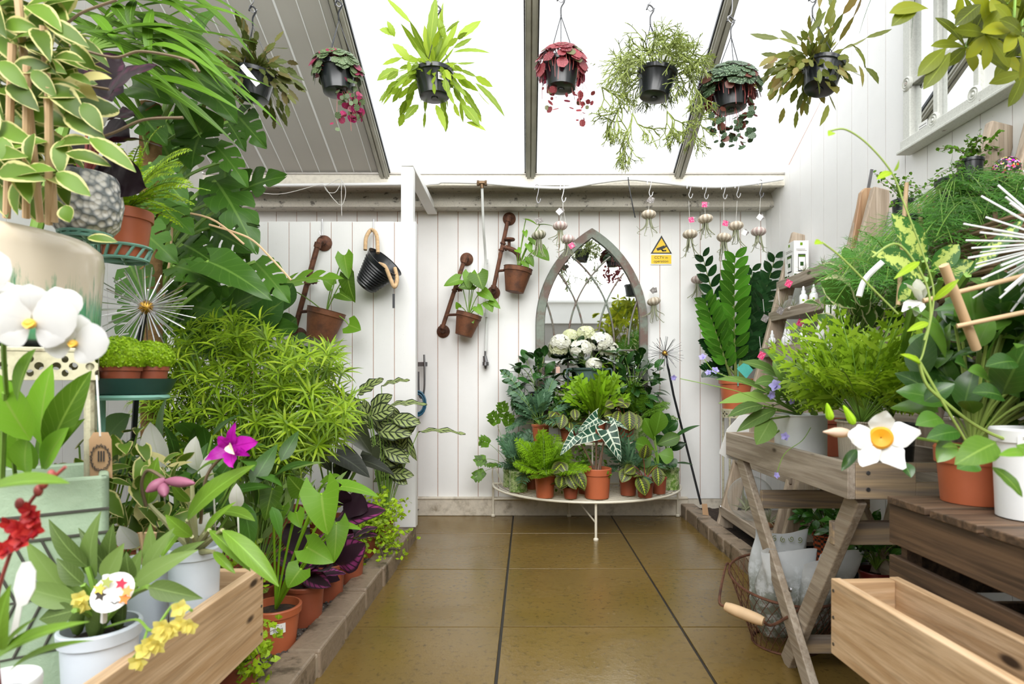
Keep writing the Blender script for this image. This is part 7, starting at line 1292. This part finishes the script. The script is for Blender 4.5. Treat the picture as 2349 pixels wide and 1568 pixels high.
m = MB(); f2 = P(2108, 690, 1.12)
for (x, y), w in (((2075, 650), 20), ((2105, 640), 20), ((2148, 650), 20), ((2070, 715), 16), ((2100, 725), 16)): m.leaf(f2, P(x, y, 1.08), w * 1.1 / F, up=(-.1, -.6, .9), prof='star', n=8, cr=5, wav=.08)
m.build('trumpet_flower', M['mandw'], root, True, ang=3)
m = MB(); pts = [P(1950, 992, .86).lerp(P(1888, 990, .85), k / 7) for k in range(8)]; m.tube(pts, [.003, .006, .0075, .0075, .007, .005, .003, .001], 10); m.build('flower_bud', leafm('blush_bud', (.75, .62, .45), vein=(.7, .5, .4)), root, True)
for a, b in (((1958, 970), (1935, 930)), ((1905, 960), (1897, 925))): m = MB(); m.tube([P(*a, .88).lerp(P(*b, .87), k / 6) for k in range(7)], [.004, .0062, .006, .005, .004, .003, .001], 8); m.build('green_bud', GR['g_lime'], root, True)
m = MB(); m.tube(spl([c, P(2080, 1000, .95), P(2000, 985, .92), P(1960, 985, .88)], 6), .0025, 6); m.build('flower_stalk', M['stem_g'], root, True)
m, ms = MB(), MB()
root = thing('potted_climber', 'climber in a white barcode-labelled pot at the crate corner', 'potted plant', (.80, .93, .604)); pot(root, .80, .93, .604, .052, .044, .142, M['whiteplastic'], rim=.022); sticker(root, .80, .93, .604 + .122, .045, .02, R(-122), .0525)
m, ms = MB(), MB(); c = V((.80, .93, .74)); bush(m, ms, c, V((.92, .96, .84)), (.11, .09, .1), 60, .08, .026, r, 'ell', .6, .2, 3, .0025, camf=.6, cr=5, n=7)
for x0, y0, x1, y1, w, dd in ((2285, 1015, 2190, 1065, 34, -.13), (2275, 1070, 2345, 1140, 16, -.13), (2350, 1040, 2290, 1045, 12, -.14), (2200, 1030, 2160, 1025, 10, -.1), (2330, 1020, 2400, 1060, 20, -.12)): m.leaf(P(x0, y0, .86 + dd), P(x1, y1, .84 + dd), w * .73 / F, up=(0, -.8, .6), n=9, cr=5, wav=.06, bend=.1)
foliage(root, m, ms, GR['g_apple'])
# cane trellis standing among the climbers
root = thing('cane_trellis', 'pale bamboo cane trellis with crossbars tied among the climbers', 'trellis', (.85, 1.05, .70))
for a, b, d0, d1, w in (((2165, 608), (2240, 800), .94, .98, .0075), ((2118, 690), (2350, 632), .97, .95, .0042), ((2195, 748), (2350, 716), .96, .93, .004), ((2080, 420), (2060, 700), 1.5, 1.45, .0052), ((2078, 470), (2075, 560), 1.52, 1.5, .005), ((2108, 470), (2120, 560), 1.52, 1.5, .005)): m = MB(); m.tube([P(*a, d0), P(*b, d1)], w, 9); m.build('cane', M['cane'], root, True)
m = MB(); m.tube([V((P(2095, 498, 1.51).x + .03 * math.cos(t), 1.51 + .02 * math.sin(t), P(2095, 498, 1.51).z)) for t in [i * .45 for i in range(14)]], .005, 6, closed=True); m.build('tie_ring', M['black'], root, True)
# dieffenbachia and variegated hoya behind
dd0 = V((P(2080, 800, 1.5).x, 1.95, .575)); root = thing('variegated_hoya', 'cream-edged climber twining between the white net and the spotted plant', 'potted plant', (1.0, 1.95, TZ + .019)); pot(root, 1.0, 1.95, TZ + .019, .07, .058, .12, M['terra_dark']); m, ms = MB(), MB(); c = V((1.0, 1.95, .70)); bush(m, ms, c, P(1990, 680, 1.85), (.15, .1, .14), 85, .075, .024, r, 'ell', .6, .2, 2, .0025, camf=.6, cr=5, n=7, bend=.1, wav=.06)
m.leaf(P(1965, 708, 1.7), P(1882, 645, 1.65), .045, up=(-.2, -1, .3), n=9, cr=5, prof='obov'); m.leaf(P(1990, 700, 1.75), P(1950, 640, 1.72), .04, up=(0, -1, .3), n=9, cr=5); foliage(root, m, ms, leafm('cream_rimmed_dark_leaf', (.09, .20, .03), (.72, .72, .42), 'margin', tr=.25, var=.3))
root = thing('dieffenbachia', 'dumb cane with cream-speckled leaves rising above the bright fern', 'potted plant', (1.0, 1.62, TZ + .019)); pot(root, 1.0, 1.62, TZ + .019, .07, .058, .13, M['blackpot']); c = V((1.0, 1.62, .71))
px_leaves(root, c, 1.3, [((2120, 595), (2045, 490), 30, -.12, (-.3, -1, .3)), ((2120, 640), (1998, 575), 32, -.15, (0, -1, .35)), ((2220, 630), (2350, 500), 16, -.1, (-.3, -1, .3)), ((2140, 620), (2200, 560), 24, .05), ((2110, 650), (2060, 690), 26, .0), ((2160, 640), (2240, 600), 24, .08)], leafm('cream_speckled_leaf', (.045, .15, .025), (.48, .58, .14), 'speck', tr=.25, var=.2), 'ell', 0, .008)
# wicker basket, feathery asparagus fern, wire vines, speckled balls
M['wick'] = solid('brown_willow', (.24, .15, .085), .7, 0, .3, 25); wc = V((1.25, 1.46, .94)); root = thing('wicker_basket', 'brown willow basket of woven rods on the ladder shelf behind the dumb cane', 'basket', tuple(wc)); m = MB()
for i in range(22):
    zz = wc.z + .012 * i; rr_ = .17 + .0016 * i; m.tube([V((wc.x + (rr_ + .005 * math.sin(k * PI / 2 * 3 + i * PI)) * math.cos(2 * PI * k / 36) * .8, wc.y + rr_ * 1.25 * math.sin(2 * PI * k / 36) , zz + r.uniform(-.003, .003))) for k in range(36)], .0062, 6, closed=True)
m.build('weave', M['wick'], root, True); m = MB()
for k in range(18): a = 2 * PI * k / 18; m.tube([V((wc.x + .165 * .8 * math.cos(a), wc.y + .165 * 1.25 * math.sin(a), wc.z - .01)), V((wc.x + .2 * .8 * math.cos(a), wc.y + .2 * 1.25 * math.sin(a), wc.z + .28))], .005, 5)
m.build('stakes', M['wick'], root, True); m = MB(); m.lathe(wc + V((0, 0, .0)), [(.001, 0), (.15, .0), (.15, .01), (.001, .011)], 20, cap=False); m.build('basket_base', M['wick'], root)
ac = V((1.30, 1.85, 1.31)); root = thing('asparagus_fern', 'cloud-like feathery asparagus fern sprawling along the top ladder shelves', 'fern', (ac.x, ac.y, 1.371)); pot(root, ac.x + .06, ac.y, 1.371, .06, .05, .09, M['blackpot']); c = V((ac.x + .06, ac.y, 1.46))
m, ms = MB(), MB()
def spray(A_, d, L, w, dens):
    pts = arc(A_, d, L, r.uniform(.3, .9), 8); ms.tube(pts, .0011, 4); u = V((r.uniform(-.4, .4), -.6, .7))
    for i in range(2, 9):
        t = i / 8; dd = (pts[i] - pts[i - 1]).normalized(); sd = dd.cross(u).normalized()
        for s in (-1, 1):
            q = (sd * s + dd * .8).normalized(); l = w * math.sin(PI * (.15 + .85 * t)) ; e = pts[i] + q * l
            for k in range(dens):
                p = pts[i].lerp(e, (k + .5) / dens); o = (rdir(r) * .7 + q * .9 + dd * .4).normalized() * l * .36; x_ = o.orthogonal().normalized() * .0013; m.add([p - x_, p + x_, p + o], [(0, 1, 2)])
            x_ = u.normalized().cross(q).normalized() * .0007; m.add([pts[i] - x_, pts[i] + x_, e], [(0, 1, 2)])
for i in range(420):
    x, y = r.uniform(1930, 2400), r.uniform(390, 640)
    if (x > 2140 and y > 575) or y < 720 - (x - 1800) * .68 - 40 or y > 800 - (x - 1900) * .42: continue
    p = P(x, y, min(r.uniform(1.35, 2.1), 1.33 * F / (x - CX))); d = (p - c); d = (d.normalized() * .6 + rdir(r) * .5 + V((-.3, -.4, .0))).normalized(); spray(p - d * .08, d, r.uniform(.13, .24), r.uniform(.05, .085), 9)
    if i % 3 == 0: ms.tube(qb(c, c.lerp(p, .5) + V((0, 0, .05)), p, 6), .0012, 4)
m.build('foliage', leafm('feathery_needle', (.05, .17, .012), (.12, .28, .02), tr=.3, var=.6), root, True, ang=3); ms.build('stems', M['stem_g'], root, True)
def wirevine(label, x, yb, d, tips, seed):
    c = P(x, yb, d); rr = random.Random(seed); root = thing('wire_vine', label, 'potted plant', tuple(c), 'wire vines in black pots on the top shelf'); pot(root, c.x, c.y, c.z, .035, .03, .065, M['black'], rim=.01); m, ms = MB(), MB(); c = c + V((0, 0, .06))
    ends = [P(u, v, d + rr.uniform(-.08, .08)) for u, v in tips] + [c + V((rr.uniform(-.1, .1), rr.uniform(-.06, .06), rr.uniform(.02, .12))) for _ in range(6)]
    for e in ends:
        pts = qb(c, c.lerp(e, .5) + V((rr.uniform(-.03, .03), 0, rr.uniform(0, .05))), e, 9); ms.tube(pts, .0009, 4)
        for i in range(2, 10):
            for s in range(2): q = (rdir(rr) + V((0, -.3, 0))).normalized(); p = pts[i] + rdir(rr) * .008; m.leaf(p, p + q * .0125, .0052, up=(rr.uniform(-.5, .5), -.7, .6), prof='round', n=4)
    foliage(root, m, ms, GR['g_mid'], M['stem_b'])
wirevine('wiry small-leaved vine in a black pot nearest the mirrored window', 2225, 418, 1.72, [(2248, 305), (2240, 345), (2290, 350), (2200, 370), (2190, 405), (2260, 380), (2150, 400), (2130, 420)], 61)
wirevine('wiry small-leaved vine in a black pot further from the mirrored window', 2070, 500, 2.1, [(2085, 400), (2060, 425), (2110, 430), (2150, 425), (2130, 450), (2160, 450), (2050, 470), (2090, 415)], 62)
def mk_speck():
    n = NT('speckled_mosaic'); vo = n.N('ShaderNodeTexVoronoi'); vo.inputs['Scale'].default_value = 210; n.l.new(n.co(), vo.inputs['Vector']); x = n.N('ShaderNodeSeparateColor'); n.l.new(vo.outputs['Color'], x.inputs[0]); h = n.N('ShaderNodeHueSaturation'); n.l.new(vo.outputs['Color'], h.inputs['Color']); h.inputs['Saturation'].default_value = 1.15; n.set(n.mix(n.step(x.outputs[0], .66, .7), (.015, .013, .012), h.outputs[0]), .15); return n.mat
M['speck'] = mk_speck()
for x, y, d, rr_, lab in ((2308, 388, 1.62, .034, 'speckled multicoloured mosaic ball beside the ladder shelf tops'), (2142, 460, 2.05, .03, 'speckled multicoloured mosaic ball half hidden by wire vine'), (2050, 610, 1.9, .032, 'speckled multicoloured mosaic ball low behind the spotted leaves')):
    m = MB(); m.ball(P(x, y, d), rr_, 24, 16); tag(m.build('mosaic_ball', M['speck'], None, True), lab, 'ball', 'speckled mosaic balls')
burst('spiky metal burst cut by the frame edge beside the willow basket', P(2440, 555, .92), .135, 90, [P(2440, 560, .92), P(2440, 700, .93), P(2430, 900, .95)], .0017, 'whiteplastic', seed=12)
m = MB(); m.tube(spl([P(1970, 680, 1.2), P(1985, 640, 1.2), P(2025, 600, 1.2)], 6), .006, 8); tag(m.build('plastic_strip', M['whiteplastic'], None, True), 'curved white plastic strip beside the cream-edged climber', 'plastic strip')
# umbrella tree and spider plant hanging at the top corner
root, c, tm = hang_pot('hanging_umbrella_tree', 'hanging yellow-green umbrella-leaved plant filling the top corner by the mirrored window', 2340, -40, 1.25, 0, .08, .12)
m, ms = MB(), MB()
for x, y in ((2215, 110), (2290, 60), (2320, 130), (2250, 40), (2330, 40), (2290, 100), (2345, 170), (2280, 0), (2310, 10), (2345, 90), (2260, 80), (2200, -20), (2325, 70)):
    p = P(x, y, r.uniform(1.05, 1.3)); ms.tube(qb(c, c.lerp(p, .5) + V((0, 0, .03)), p, 6), .0022, 5); t0 = r.uniform(0, 6); ax = V((r.uniform(-.4, .4), -.8, r.uniform(-.2, .6))).normalized(); u = ax.orthogonal().normalized(); w = ax.cross(u)
    for k in range(7): t = t0 + k * .9; d = (u * math.cos(t) + w * math.sin(t) + ax * .3 + V((-.15, 0, -.35))).normalized(); m.leaf(p, p + d * r.uniform(.06, .1), .0125, up=ax, n=8, cr=5, prof='obov', fold=.12, bend=.08)
for x0, y0, x1, y1 in ((2170, 110, 2105, 175), (2180, 120, 2118, 205), (2130, 20, 2040, 30), (2110, 10, 2045, 60), (2250, 10, 2190, 60)): m.leaf(P(x0, y0, 1.1), P(x1, y1, 1.08), .015, up=(0, -1, .3), n=8, cr=5, prof='obov', fold=.12)
foliage(root, m, ms, GR['g_yel'])
root, c, tm = hang_pot('hanging_spider_plant', 'hanging spider plant with thin dark arching blades over the mirrored window', 2150, -95, 1.9, 0, .06, .1)
m = MB()
for i in range(22): pts = arc(c, dv(i * 2.4, R(r.uniform(10, 60))), r.uniform(.2, .42), r.uniform(2.0, 3.2), 10); m.tube(pts, [.0035 * (1 - .9 * k / 10) for k in range(11)], 4)
m.build('blades', GR['g_deep'], root, True)
# yellow variegated tree that only the arched mirror shows
gt = V((1.45, -1.2, 0)); root = thing('yellow_leaved_tree', 'yellow-green variegated umbrella tree seen only in the arched mirror', 'tree', tuple(gt)); pot(root, gt.x, gt.y, 0, .2, .16, .34, M['terra_dark']); m, ms = MB(), MB(); ms.tube([gt + V((0, 0, .3)), gt + V((.02, 0, 1.15))], [.05, .035], 10)
bush(m, ms, gt + V((0, 0, 1.1)), gt + V((0, 0, 1.5)), (.42, .35, .42), 420, .14, .035, r, 'obov', .6, .3, 8, .006); foliage(root, m, ms, GR['g_yel'], M['stem_b'])
